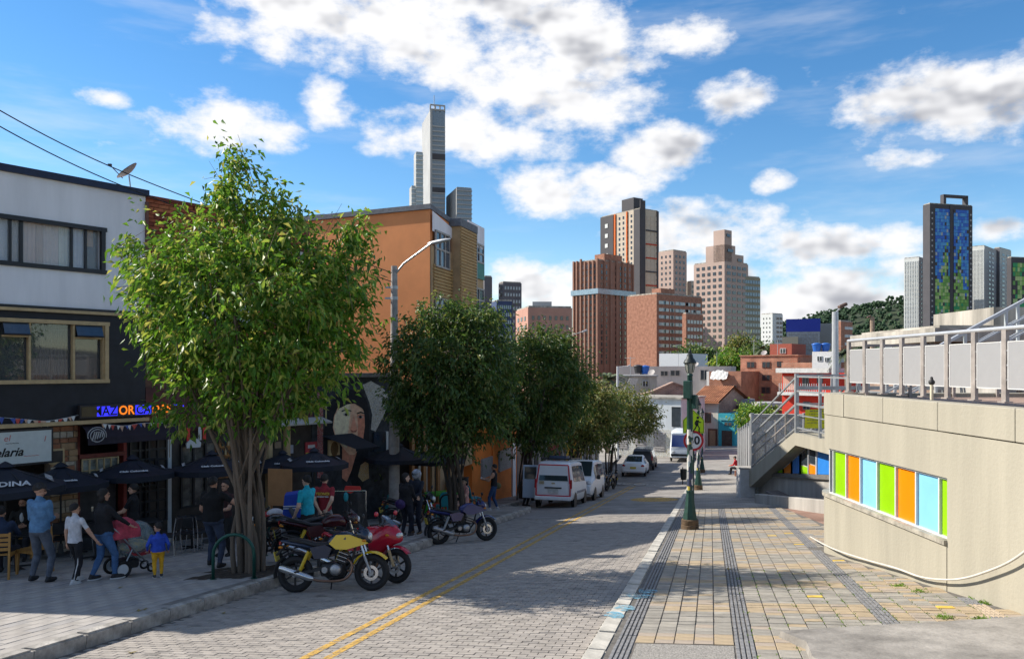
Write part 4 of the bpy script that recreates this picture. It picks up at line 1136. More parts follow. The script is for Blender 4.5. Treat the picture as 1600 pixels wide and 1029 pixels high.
hb = MB(); hb.box((fs(88.5), .01, zline(720)), (.34, .06, .36)); hb = hb.build('hatch', m_tan, A)
mb = MB(); mb.box((fs(88.5), -.025, zline(720)), (.25, .02, .27)); mb.build('hatch_pane', m_int, hb)
# shop sign with lettering
sgn = thing('shop_sign', 'pale shop sign with black script lettering beside the stone pier', 'sign', FO, FR)
s0, s1, zt, z_ = fs(-130), fs(77), zline(673), zline(727)
mb = MB(); mb.box(((s0 + s1) / 2, -.1, (zt + z_) / 2), (s1 - s0, .12, zt - z_)); mb.build('board', mat('sign_pale', (.56, .60, .58), .5, var=.06), sgn)
mb = MB(); mb.box(((s0 + s1) / 2, -.095, zt - .0), (s1 - s0 + .04, .135, .05)); mb.box(((s0 + s1) / 2, -.095, z_), (s1 - s0 + .04, .135, .05)); mb.box((s1, -.094, (zt + z_) / 2), (.04, .134, zt - z_)); mb.build('rim', m_blackfr, sgn)
me = text_mesh('elaria', .27, m_blk, .002, .006, .35, 'RIGHT'); inst('lettering', me, sgn, (fs(31), -.163, (zt + z_) / 2 - .10), rot=(R(90), 0, 0))
m_pinkink = mat('pink_ink', (.52, .18, .17), .7, var=0)
for body, sz, px_, dz, m in (('el', .2, 6, .22, m_pinkink), ('~~~~', .12, 14, .11, m_blk), ('1', .18, 65, .16, m_pinkink), ('~~~~', .14, 44, -.2, m_pinkink), ('---', .12, 3, -.3, m_blk)):
    inst('lettering', text_mesh(body, sz, m, .002, 0, .2), sgn, (fs(px_), -.163, (zt + z_) / 2 + dz), rot=(R(90), 0, 0))
# LED sign
led = thing('led_sign', 'lit LED sign reading MAZORCADAS in blue and orange over the awning', 'sign', FO, FR)
s0, s1, zc = fs(118), fs(231), zb + .27
mb = MB(); mb.box(((s0 + s1) / 2, -.14, zc), (s1 - s0, .16, .33)); mb.build('case', mat('led_case', (.025, .02, .02), .5, var=.1), led, bevel=.01)
mb = MB(); mb.box((s0 + .22, -.225, zc), (.36, .01, .24)); mb.build('trim', mat('led_trim', (.10, .07, .03), .6), led)
m_eo = mat('led_orange', (.4, .12, .01), .5, emit=((1, .22, .01), .75), var=0); m_eb = mat('led_blue', (.02, .02, .4), .5, emit=((.03, .03, 1), .9), var=0)
xx = fs(139)
for body, m, bgm in (('MAZ', m_blk, m_eb), ('OR', m_eo, None), ('CA', m_blk, m_eb), ('DAS', m_eo, None)):
    me = text_mesh(body, .33, m, .001, .006); w = max(v.co.x for v in me.vertices) - min(v.co.x for v in me.vertices)
    k = .84
    if bgm:
        mb = MB(); mb.box((xx + w * k / 2, -.222, zc), (w * k + .03, .006, .24)); mb.build('lit_block', bgm, led)
    inst('lettering', me, led, (xx + w * k / 2, -.228, zc - .005), rot=(R(90), 0, 0), scale=(k, .95, 1)); xx += w * k + .045
mb = MB()
for dx, w in ((.05, .2), (.30, .03)):
    mb = MB(); mb.box((xx + dx + w / 2, -.222, zc + (.09 if w > .1 else -.02)), (w, .006, .03 if w > .1 else .18)); mb.build('lit_block', m_eb, led)
# black awning fascia with a white emblem
aw = thing('bar_awning', 'black bar fascia with a round white emblem under the LED sign', 'awning', FO, FR)
mb = MB(); x0, x1 = fs(124), fs(268); n = 10; pr_ = [(-.05, zb - .06), (-.3, zb - .16), (-.42, zb - .36), (-.44, zb - .52)]
for i in range(len(pr_) - 1):
    mb.quad((x0, pr_[i][0], pr_[i][1]), (x0, pr_[i+1][0], pr_[i+1][1]), (x1, pr_[i+1][0], pr_[i+1][1]), (x1, pr_[i][0], pr_[i][1]))
mb.build('canvas', mat('black_purple_canvas', (.022, .016, .026), .8, var=.2), aw)
mb = MB()
for r_ in (.20, .15):
    mb.tube([(fs(139) + math.cos(t) * r_ * 1.1, -.41 - .02 * (r_ < .2) , zb - .30 + math.sin(t) * r_) for t in np.linspace(0, 2 * PI, 25)[:-1]], .012, 5, closed=True)
for k in range(5): mb.bar((fs(139) - .13 + k * .06, -.43, zb - .42 + .02 * k), (fs(139) - .06 + k * .05, -.43, zb - .2), .022)
mb.build('emblem', mat('emblem_white', (.45, .45, .45), .7, var=.2), aw)
# bunting
def bunting(label, pts, n, seed):
    r_ = random.Random(seed); g = thing('bunting', label, 'bunting', FO, FR, 'strings of little flags on the white house')
    P = smooth_pts(pts, 8); mb = MB(); mb.tube(P, .005, 4); mb.build('string', m_frame, g)
    cl = [(.55, .53, .50), (.50, .08, .06), (.06, .10, .35), (.60, .60, .58), (.55, .35, .25)]
    for i in range(n):
        q = P[int(i / n * (len(P) - 1))]; s = r_.uniform(.07, .12); a = r_.uniform(-.5, .5)
        mb = MB(); mb.add([(q.x - s * .5, q.y, q.z), (q.x + s * .5, q.y - .01, q.z), (q.x + a * s, q.y - .03 * r_.random(), q.z - s * 1.3)], [(0, 1, 2)]); 
        k = r_.randrange(5); mb.build('flag', mat('flag_%d' % k, cl[k], .8, var=.1), g)
bunting('string of small coloured flags on the black wall left of the LED sign', [(fs(-30), -.12, zb + .27), (fs(30), -.16, zb + .17), (fs(70), -.16, zb + .1), (fs(118), -.16, zb + .2)], 20, 2)
bunting('string of small coloured flags hanging under the LED sign', [(fs(150), -.36, zb - .03), (fs(180), -.45, zb - .1), (fs(210), -.45, zb - .06), (fs(262), -.4, zb - .12)], 16, 3)
# satellite dish on the roof
dz_ = thing('satellite_dish', 'grey satellite dish on a short mast on the white house roof', 'satellite dish', FO + Matrix.Rotation(FR, 3, 'Z') @ Vector((fs(211), .3, zr + .1)))
mb = MB(); mb.tube([(0, 0, 0), (.03, 0, .12), (.0, 0, .38)], .018, 6); mb.build('mast', m_steel, dz_)
D = Vector((-.60, -.28, .75)).to_track_quat('Z', 'X').to_matrix()
mb = MB(); rg = []
for r_ in (.01, .12, .22, .31): rg.append([Vector((0, 0, .45)) + D @ Vector((math.cos(t) * r_, math.sin(t) * r_, r_ * r_ * .9)) for t in np.linspace(0, 2 * PI, 19)[:-1]])
mb.rings(rg, cap=False); rg2 = [[p + D @ Vector((0, 0, -.012)) for p in r_] for r_ in rg]; mb.rings(rg2, cap=False)
mb.build('dish', mat('dish_grey', (.34, .31, .30), .6, var=.15), dz_, smooth=True)
mb = MB(); tip = Vector((-.42, -.15, .62)); mb.tube([Vector((-.14, -.05, .30)), tip], .012, 5); mb.box(tip, (.09, .05, .05)); mb.build('feed_arm', m_blackfr, dz_)

# ---- brick house next door
B = thing('brick_house', 'red brick house behind the big tree, joined to the white house', 'house', FO, FR)
BL = 5.4; zbt = zr - .06
mb = MB(); mb.box((BL / 2, 4.5, (Z0 + zbt) / 2), (BL, 8.7, zbt - Z0 - .02)); mb.build('wall', mat('brick_mortar', (.17, .09, .06), .95, var=.3, scale=4), B)
m_b = [mat('fb_red', (.36, .10, .045), .85, var=.2, scale=8), mat('fb_dark', (.20, .05, .028), .85, var=.2, scale=8), mat('fb_orange', (.45, .15, .06), .85, var=.2, scale=8)]
bms = []
for m in m_b:
    t_ = MB(); t_.box((0, 0, 0), (.265, .06, .085)); bms.append(t_.mesh('brick', m))
cells = []
zz = zbt - .06; j = 0
while zz > .9:
    x = .14 + (j % 2) * .14
    while x < BL - .14:
        cells.append((x, zz)); x += .28
    zz -= .1; j += 1
cells.sort(key=lambda c: c[0] * .6 - c[1])
mbs = MB()
for k, (x, z) in enumerate(cells):
    c = rnd.choices((0, 1, 2), (5, 3, 3))[0]; y = .125 + rnd.uniform(-.008, .008)
    if k < 300: inst('brick', bms[c], B, (x, y, z))
    else: mbs.box((x, y, z), (.265, .06, .085), mi=c)
tag(mbs.build('far_bricks', m_b, B), kind='stuff')
mb = MB(); mb.box((BL / 2, .2, zbt + .03), (BL, .3, .09)); mb.build('coping', m_b[1], B)
mb = MB(); mb.box((.02, -.02, 2.6), (.07, .09, 3.4)); mb.build('drainpipe', mat('pipe_rust', (.16, .07, .05), .7), B)
for a, b in ((236, 300), (320, 390)):
    x0, x1 = fs(a), fs(b); mb = MB(); mb.box(((x0 + x1) / 2, .08, 1.9), (x1 - x0, .06, 1.1)); w = mb.build('window', m_dg, B)
    for zz in (1.35, 2.45):
        mb = MB(); mb.box(((x0 + x1) / 2, .05, zz), (x1 - x0 + .1, .1, .07)); mb.build('frame_bar', m_frame, w)
    for k in range(3):
        mb = MB(); mb.box((x0 + (x1 - x0) * k / 2, .052, 1.9), (.05, .09, 1.1)); mb.build('frame_bar', m_frame, w)
zsh = -1.4
mb = MB(); mb.box((BL / 2, .05, (zsh - .3 + zsh + .9) / 2), (BL, .14, 1.2)); mb.build('shop_fascia', mat('maroon_fascia', (.10, .035, .03), .7, var=.3, scale=2), B)
# shop fronts (ground floor) of the brick house: glazed bar, shelves, posters
mb = MB(); mb.box((BL / 2, .11, (Z0 + zsh - .3) / 2), (BL, .06, zsh - .3 - Z0)); mb.build('shop_front', m_int, B)
grid_window(B, 'bar_window', fs(284), -3.75, fs(340), -2.05, 3, 2, m_blackfr, mat('bar_glass', (.16, .15, .13), .12, spec=.7, var=.6, scale=2.5), .02, .05)
m_amb = mat('amber_shelf', (.42, .19, .05), .6, var=.4, scale=5)
mb = MB(); x0, x1 = fs(338), fs(362); mb.box(((x0 + x1) / 2, .05, -2.6), (x1 - x0, .05, 1.0)); sh = mb.build('shelf_unit', m_wood, B)
for k in range(4):
    mb = MB(); mb.box(((x0 + x1) / 2, -.03, -2.2 - .25 * k), (x1 - x0, .14, .03)); mb.build('shelf', m_amb, sh)
    for q_ in range(5):
        mb = MB(); xq = x0 + .08 + (x1 - x0 - .12) * q_ / 4; mb.lathe([(.03, 0), (.03, .1), (.012, .14), (.012, .17)], 7, (xq, -.04, -2.185 - .25 * k)); mb.build('bottle', [m_amb, m_green, m_dg, m_tan][(q_ + k) % 4], sh)
for a, b, y0, y1, m in ((457, 480, 718, 735, (.50, .45, .38)), (478, 496, 690, 712, (.42, .05, .06)), (452, 459, 695, 708, (.40, .42, .5)), (430, 440, 690, 700, (.30, .22, .15))):
    x0, x1 = fs(a), fs(b); z1, z0 = fz((a + b) / 2, y0), fz((a + b) / 2, y1); mb = MB(); mb.box(((x0 + x1) / 2, .04, (z0 + z1) / 2), (x1 - x0, .04, z1 - z0)); p_ = mb.build('poster', mat('poster_%d' % a, m, .7, var=.2), B)
    if a == 478:
        mb = MB(); mb.box(((x0 + x1) / 2, .018, z0 + .06), (x1 - x0 - .02, .01, .12)); mb.build('poster_band', mat('poster_yellow', (.6, .5, .05), .7), p_)
        mb = MB(); mb.box(((x0 + x1) / 2, .018, z1 - .14), ((x1 - x0) * .6, .01, .1)); mb.build('poster_band', m_frame, p_)
for x in (fs(420), fs(448)):
    mb = MB(); mb.box((x, -.01, -3.1), (.14, .16, 2.9)); mb.build('pilaster', m_tan, B)
mb = MB(); mb.box((fs(463), -.28, -1.62), (1.9, .55, .05), rot=Matrix.Rotation(R(14), 3, 'X')); mb.build('canopy', mat('corrugated_white', (.52, .51, .48), .6, var=.2), B)
mb = MB(); mb.box((BL - .6, .5, zbt - 1.0), (1.6, 2.0, .1), rot=Matrix.Rotation(R(6), 3, 'Y')); mb.build('white_roof_sheet', MATS['corrugated_white'], B)

# ---- mural house
M_ = thing('mural_house', 'dark low building with a large painted mural of a face on its street wall', 'building', FO, FR)
m0, m1, zm = BL, fs(612), fz(560, 588)
mb = MB(); mb.box(((m0 + m1) / 2, 3.0, (Z0 - 1 + zm) / 2), (m1 - m0, 5.9, zm - Z0 + 1)); mb.build('wall', mat('mural_ground', (.05, .055, .06), .8, var=.5, scale=2.5), M_)
mb = MB(); mb.box(((m0 + m1) / 2, .02, zm + .05), (m1 - m0 + .1, .3, .14)); mb.build('coping', mat('mural_coping', (.17, .16, .15), .9, var=.3), M_)
mu = MB(); mu.box(((m0 + m1) / 2, .045, (zm - 4.9) / 2), (m1 - m0 - .02, .01, zm + 4.9)); mu = mu.build('mural', mat('mural_dark', (.035, .04, .048), .8, var=.5, scale=4), M_)
def mp(zx, zy): return fs(480 + zx / 3.431), fz(480 + zx / 3.431, 560 + zy / 3.431)
mlev = [0]
def paint(name, pts, m, lev):
    mb = MB(); q = [mp(*p) for p in pts]; n = len(q)
    mb.add([(x, .035 - .004 * lev, z) for x, z in q], [tuple(range(n))]); mb.build(name, m, mu)
sk = lambda i, c: mat('mural_skin_%d' % i, tuple(min(.92, q * 2.7) for q in c), .85, var=.18, scale=7)
hair = mat('mural_hair', (.012, .013, .018), .8, var=.4, scale=9)
paint('painted_hair', [(85,520),(95,400),(105,310),(130,235),(180,185),(240,165),(295,185),(325,230),(338,330),(335,460),(325,600),(300,690),(255,700),(230,640),(225,560),(150,560)], hair, 1)
paint('painted_neck', [(190,470),(275,480),(240,600),(215,660),(190,640)], sk(0, (.26, .115, .075)), 2)
paint('painted_face', [(140,370),(146,310),(165,265),(200,228),(240,208),(285,228),(308,290),(312,360),(303,425),(285,480),(255,515),(228,515),(195,480),(155,425)], sk(1, (.42, .21, .14)), 3)
paint('painted_cheek', [(142,368),(150,310),(170,268),(205,232),(235,215),(232,300),(222,400),(215,480),(190,468),(158,420)], sk(2, (.52, .29, .20)), 4)
paint('painted_shadow', [(270,300),(308,300),(311,360),(303,425),(285,475),(262,500),(272,420),(275,360)], sk(3, (.27, .11, .07)), 4)
paint('painted_fringe', [(165,270),(195,215),(240,190),(290,205),(312,280),(290,262),(255,240),(215,245),(185,262)], hair, 5)
for cx, cz, w in ((212, 300, 26), (288, 313, 21)):
    paint('painted_brow', [(cx - w, cz - 22), (cx, cz - 30), (cx + w, cz - 22), (cx + w, cz - 17), (cx, cz - 23), (cx - w, cz - 15)], hair, 6)
    paint('painted_eye', [(cx - w * .8, cz), (cx - 4, cz - 10), (cx + w * .8, cz - 2), (cx + 2, cz + 9)], mat('mural_eye', (.50, .47, .44), .8), 6)
    paint('painted_iris', [(cx - 2 + 8 * math.cos(t), cz - 1 + 8 * math.sin(t)) for t in np.linspace(0, 2 * PI, 11)[:-1]], hair, 7)
paint('painted_nose', [(252,300),(262,350),(272,382),(255,392),(232,386),(240,350)], sk(4, (.33, .15, .10)), 6)
paint('painted_nostril', [(232,380),(250,388),(270,380),(262,394),(240,394)], sk(5, (.14, .05, .035)), 7)
paint('painted_lips', [(208,452),(235,442),(250,447),(272,444),(282,458),(250,474),(222,470)], sk(6, (.33, .08, .06)), 6)
for i, (c, pts) in enumerate((((.45, .47, .50), [(300,140),(345,120),(400,150),(440,190),(436,260),(400,330),(370,390),(345,380),(352,300),(335,230)]), ((.10, .12, .16), [(350,200),(400,230),(420,290),(380,330),(360,280)]), ((.30, .10, .16), [(385,240),(425,260),(410,330),(390,310)]), ((.42, .28, .10), [(290,570),(330,540),(335,640),(300,660),(275,630)]), ((.28, .02, .02), [(57,180),(88,180),(88,640),(57,640)]), ((.45, .42, .10), [(100,180),(108,180),(108,360),(100,360)]))):
    paint('painted_splash', pts, graffiti_mat('splash_%d' % i, c, i * 3., 1.2 if i < 3 else .2, 4), 1 + i * .3)
# framed portrait panel and a dark window beside the mural
mb = MB(); a_, b_ = mp(108, 520), mp(165, 432); mb.box(((a_[0] + b_[0]) / 2, -.05, (a_[1] + b_[1]) / 2), (b_[0] - a_[0], .08, b_[1] - a_[1])); fr = mb.build('framed_panel', m_tan, M_)
mb = MB(); mb.ell(((a_[0] + b_[0]) / 2, -.09, (a_[1] + b_[1]) / 2 - .04), (.16, .01, .24), 12, 8); mb.build('panel_print', mat('panel_brown', (.16, .085, .03), .8, var=.3), fr)
a_, b_ = mp(355, 500), mp(418, 390)
mb = MB(); mb.box(((a_[0] + b_[0]) / 2, .0, (a_[1] + b_[1]) / 2), (b_[0] - a_[0], .08, b_[1] - a_[1])); w = mb.build('window', m_dg, M_)
mb = MB(); mb.box((b_[0] + .05, -.01, (a_[1] + b_[1]) / 2), (.1, .1, b_[1] - a_[1])); mb.build('frame_bar', m_frame, w)
cn = thing('dark_canopy', 'small dark fabric canopy stretched in front of the mural face', 'awning', FO, FR)
a_, b_, c_, d_ = mp(85, 412), mp(235, 402), mp(295, 440), mp(180, 455)
mb = MB(); mb.add([(a_[0] - .1, -.05, a_[1]), (b_[0], -.05, b_[1] + .02), (c_[0] - .15, -1.0, c_[1] - .12), (d_[0] - .25, -1.0, d_[1] - .10), (d_[0] - .25, -1.0, d_[1] - .17), (c_[0] - .15, -1.0, c_[1] - .19)], [(0, 1, 2, 3), (3, 2, 5, 4)]); mb.build('fabric', mat('navy_fabric', (.012, .016, .026), .75, var=.2, scale=3), cn)
# ---- dark restaurant front between mural and orange building
Rr = thing('restaurant_front', 'dark open restaurant front with wooden posts next to the mural', 'building', FO, FR)
e0, e1 = m1, fs(745)
mb = MB(); mb.box(((e0 + e1) / 2, 1.4, -3.4), (e1 - e0, .1, 5.5)); mb.box(((e0 + e1) / 2, .9, -1.3), (e1 - e0, 2.2, .6)); mb.build('wall', m_int, Rr)
for k, a in enumerate((622, 650, 668, 690, 706)):
    mb = MB(); mb.box((fs(a), .2, -3.6), (.14, .14, 4.2)); mb.build('post', m_wood, Rr)
for a, b in ((672, 686),):
    mb = MB(); mb.box(((fs(a) + fs(b)) / 2, .6, -3.6), (fs(b) - fs(a), .04, 2.8)); mb.build('curtain', mat('cream_curtain', (.45, .40, .33), .8, var=.2, streak=True), Rr)
mb = MB(); mb.box((fs(630), .7, -3.9), (.7, .04, 1.3)); mb.build('painted_board', mat('board_tan', (.40, .26, .17), .8, var=.4, scale=4), Rr)

# ---- tall orange building
OR = math.atan2(.9583, .2857); OO = Vector((-3.1, 30.06, 0))
def ox(px): u = (px - CX) / F; return (30.06 * u + 3.1) / (.2857 - .9583 * u)
def oz(px, py): return (HY - py) / F * (30.06 + .9583 * ox(px))
m_orange = mat('orange_render', (.78, .30, .115), .9, var=.07, scale=.9, bump=.08, bscale=6)
Bo = thing('orange_building', 'tall orange building with tan slatted front and a dark roof edge', 'building', OO, OR)
OT = 6.05; OW = ox(753)
mb = MB(); mb.slab([(0, .01), (OW, .01), (OW + 2.07, 14), (2.07, 14)], -8, OT - .02); mb.build('wall', m_orange, Bo)
mb = MB(); mb.add([(-.1, -.05, OT - .03), (OW, -.05, OT - .5), (OW + 2.07, 14.1, OT - .5), (1.97, 14.1, OT - .03), (-.1, -.05, OT + .16), (OW, -.05, OT - .28), (OW + 2.07, 14.1, OT - .28), (1.97, 14.1, OT + .16)], [(3, 2, 1, 0), (4, 5, 6, 7), (0, 1, 5, 4), (1, 2, 6, 5), (2, 3, 7, 6), (3, 0, 4, 7)]); mb.build('roof', mat('roof_felt_grey', (.16, .17, .19), .8, var=.2), Bo)
m_tanw = mat('tan_wall', (.46, .31, .17), .85, var=.15, scale=2); m_slat = mat('tan_slat', (.44, .28, .11), .7, var=.15, scale=3)
ip = MB(); xA, xB, xC = ox(677), ox(703), ox(728)
ip.box((OW / 2, -.04, (OT - 1.4 - 5) / 2), (OW - .02, .07, OT - 1.4 + 5)); ip.build('front_wall', m_tanw, Bo)
mb = MB(); mb.add([(.0, -.09, oz(675, 362)), (xB, -.09, oz(702, 372)), (xB, -.09, oz(702, 356)), (.0, -.09, oz(674, 330))], [(0, 1, 2, 3)]); mb.build('gable_panel', m_white, Bo)
mb = MB(); mb.box(((xC + OW) / 2, -.09, oz(740, 368)), (OW - xC, .06, 1.0)); mb.build('gable_panel', m_white, Bo)
def fwin(x0, x1, z0, z1, root=Bo, n=2, nz=2):
    mb = MB(); mb.box(((x0 + x1) / 2, -.10, (z0 + z1) / 2), (x1 - x0, .04, z1 - z0)); w = mb.build('window', glassmat('blue_glass', (.07, .09, .12)), root)
    for i in range(n + 1):
        mb = MB(); mb.box((x0 + (x1 - x0) * i / n, -.13, (z0 + z1) / 2), (.07, .06, z1 - z0)); mb.build('frame_bar', m_brownst, w)
    for i in range(nz + 1):
        mb = MB(); mb.box(((x0 + x1) / 2, -.132, z0 + (z1 - z0) * i / nz), (x1 - x0 + .07, .06, .07)); mb.build('frame_bar', m_brownst, w)
fwin(.25, xA + 1.35, oz(680, 416), oz(680, 362), n=3); fwin(.25, xA + 1.35, oz(680, 495), oz(680, 466), n=3)
fwin(xC + .1, OW - .15, oz(740, 408), oz(740, 380), n=3); fwin(xC + .1, OW - .15, oz(740, 486), oz(740, 450), n=3); fwin(xC + .1, OW - .15, oz(740, 545), oz(740, 505), n=3)
mb = MB(); mb.box(((xC + OW) / 2, -.11, oz(740, 421)), (OW - xC - .1, .06, oz(740, 408) - oz(740, 434))); mb.build('green_panel', mat('green_sheet', (.03, .20, .15), .5, var=.15), Bo)
k = 0; z = oz(690, 416) - .08
while z > oz(690, 464):
    mb = MB(); mb.box(((.1 + xB) / 2, -.11, z), (xB - .1, .05, .075)); mb.build('slat', m_slat, Bo); z -= .125
z = oz(715, 358)
mb = MB(); mb.box(((xB + xC) / 2, -.25, (z - 4) / 2), (xC - xB, .4, z + 4)); mb.build('stair_tower', m_tanw, Bo)
while z > oz(715, 560):
    mb = MB(); mb.box(((xB + xC) / 2, -.47, z), (xC - xB + .02, .05, .075)); mb.build('slat', m_slat, Bo); z -= .125
mb = MB(); mb.box(((xB + xC) / 2, -.2, oz(715, 354)), (xC - xB + .2, .6, .3)); mb.build('cornice', mat('roof_felt_grey', (.16, .17, .19)), Bo)
mb = MB(); mb.box((xC + .02, -.47, 2.0), (.06, .06, 8)); mb.build('downpipe', m_brownst, Bo)
# ---- low orange house with grey shutters
Lo = thing('orange_house', 'low orange house with grey roller shutters on the street wall', 'house', OO, OR)
x0, x1 = ox(722), ox(794); zt = -1.4
mb = MB(); mb.box(((x0 + x1) / 2, 2.0, (zt - 7.5) / 2), (x1 - x0, 4.9, zt + 7.5)); mb.build('wall', mat('deep_orange_render', (.72, .20, .035), .85, var=.12, scale=1.5), Lo)
mb = MB(); mb.box(((x0 + x1) / 2, 1.8, zt + .1), (x1 - x0 + .2, 5.6, .2)); mb.build('roof', mat('clay_roof', (.30, .11, .06), .9, var=.3), Lo)
for a, b, ya, yb in ((735.7, 753.6, 717, 744), (764, 783.6, 704, 733)):
    p0, p1 = ox(a), ox(b); zc1, zc0 = oz((a + b) / 2, (ya - 3)), oz((a + b) / 2, yb)
    mb = MB(); mb.box(((p0 + p1) / 2, -.47, (zc0 + zc1) / 2), (p1 - p0, .05, zc1 - zc0)); s_ = mb.build('shutter', mat('grey_shutter', (.30, .29, .29), .6, .2, .15), Lo)
    n = 10
    for i in range(n):
        mb = MB(); mb.box(((p0 + p1) / 2, -.51, zc0 + (zc1 - zc0) * (i + .5) / n), (p1 - p0 - .1, .03, (zc1 - zc0) / n * .72)); mb.build('shutter_slat', MATS['grey_shutter'], s_)
for a in (756, 788):
    mb = MB(); mb.box((ox(a), -.48, oz(a, 740) - .2), (.5, .08, 3.6)); mb.build('white_door' if a == 788 else 'pilaster', m_white if a == 788 else MATS['deep_orange_render'], Lo)
# ---- further houses of the row, mostly hidden by the trees
def row_house(label, y0, y1, h, col, wcol=(.05, .05, .06), setb=0., doors=2):
    xa = -.22 + .262 * (y0 - 39.8) - setb; xb = -.22 + .262 * (y1 - 39.8) - setb
    g = min(G(xa, y0), G(xb, y1))
    L = math.hypot(xb - xa, y1 - y0); r_ = thing('row_house', label, 'house', (xa, y0, g), math.atan2(y1 - y0, xb - xa))
    mw = mat('row_' + label[:14], col, .85, var=.15, scale=1.5)
    mb = MB(); mb.box((L / 2, 3, h / 2), (L - .02, 6, h)); mb.build('wall', mw, r_)
    mb = MB(); mb.box((L / 2, 2.8, h + .12), (L + .1, 6.6, .24)); mb.build('roof', mat('clay_roof', (.3, .11, .06)), r_)
    for k in range(doors):
        x = L * (k + .5) / doors
        mb = MB(); mb.box((x - .3, -.03, 1.35), (1.0, .06, 2.3)); mb.build('door', mat('row_dark', wcol, .6), r_)
        mb = MB(); mb.box((x, -.03, 3.6), (1.2, .06, 1.1)); w = mb.build('window', m_dg, r_)
        mb = MB(); mb.box((x, -.07, 3.02), (1.4, .14, .08)); mb.build('sill', m_frame, w)
    return r_
row_house('brown brick row house just beyond the orange house', 40.2, 45.0, 5.0, (.20, .14, .11))
row_house('white row house beyond the brown brick one', 45.2, 49.0, 5.2, (.50, .48, .47))
row_house('dark red row house in the middle of the row', 49.2, 53.0, 5.0, (.26, .05, .045))
row_house('bright yellow row house with dark doors', 53.2, 61.0, 5.4, (.70, .40, .03), doors=3)
row_house('pale row house nearest the graffiti house', 61.2, 70.0, 5.0, (.50, .46, .40), doors=3)
# overhead wires
for i, (a, b) in enumerate((((-60, 160), (290, 322)), ((-60, 140), (330, 318)))):
    p, q = PX(-90, 148 if i == 0 else 122, 15.0), PX(612, 440, 25.7)
    q = PX(612, 440 - i * 14, 25.8)
    mid = PX(200, 294 if i == 0 else 272, 19.5)
    pts = smooth_pts([p, mid, q], 14)
    mb = MB(); mb.tube(pts, .014, 5)
    tag(mb.build('overhead_wire', mat('wire_black', (.02, .02, .022), .6, var=0)), ('lower' if i == 0 else 'upper') + ' black overhead wire running past the satellite dish to the concrete light pole', 'wire', 'overhead wires')
# ================================================================== FAR END OF THE STREET AND THE CITY BEHIND
def block(name, label, cat, x0, x1, y1, Y, depth, m, wins=(), base=None, wm=None, frame=None, roofm=None, lip=.15, turn=None):
    """box house turned so that its side runs along the line of sight; sizes follow from the distance Y of its near corner"""
    u0, u1 = (x0 - CX) / F, (x1 - CX) / F
    az_ = math.atan(max(0, u0)) + ((R(24) if x0 > 1000 and Y < 200 else 0) if turn is None else turn); cs, sn = math.cos(az_), math.sin(az_)
    A_ = PX(x0, y1, Y)
    def loc(px, py):
        u = (px - CX) / F; s_ = (u * Y - A_.x) / (cs + u * sn)
        return Vector((s_, 0, (HY - py) / F * (Y - s_ * sn)))
    w = loc(x1, y1).x
    g = base if base is not None else G(A_.x + w / 2, Y) - .3
    h = (A_.z + loc(x1, y1).z) / 2 - g
    r = thing(name, label, cat, (A_.x, Y, g), -az_)
    mb = MB(); mb.box((w / 2, depth / 2, h / 2), (w, depth, h)); mb.build('wall', m, r)
    if roofm is not None:
        mb = MB(); mb.box((w / 2, depth / 2, h + lip / 2), (w + .3, depth + .3, lip)); mb.build('roof', roofm, r)
    for (a, b, c, d) in wins:
        p, q = loc(a, b), loc(c, d); cx, cz = (p.x + q.x) / 2, (p.z + q.z) / 2 - g; ww, hh = q.x - p.x, p.z - q.z
        mb = MB(); mb.box((cx, 0, cz), (ww, .16, hh)); f_ = mb.build('window', frame or m_frame, r)
        mb = MB(); mb.box((cx, -.085, cz), (ww * .84, .02, hh * .84)); mb.build('pane', wm or m_dg, f_)
        mb = MB(); mb.box((cx, -.1, cz), (ww * .06 + .02, .03, hh * .84)); mb.build('glazing_bar', frame or m_frame, f_)
    r['w_'] = w; r['h_'] = h
    del r['w_'], r['h_']
    return r, A_, g, w, h, loc
m_brickA = brickmat('brick_red', (.52, .20, .12), (.38, .14, .085), (.40, .27, .20), .5, .17, .03)
m_brickB = brickmat('brick_old', (.46, .25, .17), (.22, .11, .08), (.40, .33, .28), .34, .12, .028)
m_brickC = brickmat('brick_terracotta', (.40, .19, .125), (.36, .165, .11), (.33, .19, .14), .6, .25, .02)
m_cream = mat('cream_render', (.55, .51, .45), .9, var=.15, scale=.5, streak=True)
m_pinkw = mat('pale_pink_render', (.50, .44, .41), .9, var=.12, scale=.6, streak=True)
m_clay = mat('clay_tiles', (.40, .17, .085), .9, var=.3, scale=1.2, bump=.4, bscale=6)
m_brownfr = mat('brown_frame', (.13, .05, .035), .6, var=.15)
# pink house with a tiled roof, teal shop, graffiti house
r, A_, g, w, h, loc = block('tiled_house', 'pale two-storey house with a brown door and orange tiled roof at the street end', 'house', 1084, 1122, 628, 92, 9, m_cream, [(1096, 644, 1111, 660)], frame=m_brownfr)
hr = PX(0, 605, 96).z - g
mb = MB(); mb.add([(-.4, -.5, h - .1), (w + .3, -.5, h - .1), (w + .3, 4.2, hr), (-.4, 4.2, hr), (-.4, 9.4, h - .1), (w + .3, 9.4, h - .1), (-.4, -.5, h + .1), (w + .3, -.5, h + .1), (w + .3, 4.2, hr + .2), (-.4, 4.2, hr + .2), (-.4, 9.4, h + .1), (w + .3, 9.4, h + .1)], [(6, 7, 8, 9), (9, 8, 11, 10), (0, 1, 7, 6), (3, 2, 1, 0), (4, 5, 2, 3)]); rf_ = mb.build('roof', m_clay, r)
for k in range(14):
    x = -.3 + (w + .5) * k / 13; mb = MB(); mb.bar((x, -.52, h + .12), (x, 4.2, hr + .22), .12, .07); mb.build('tile_row', m_clay, rf_)
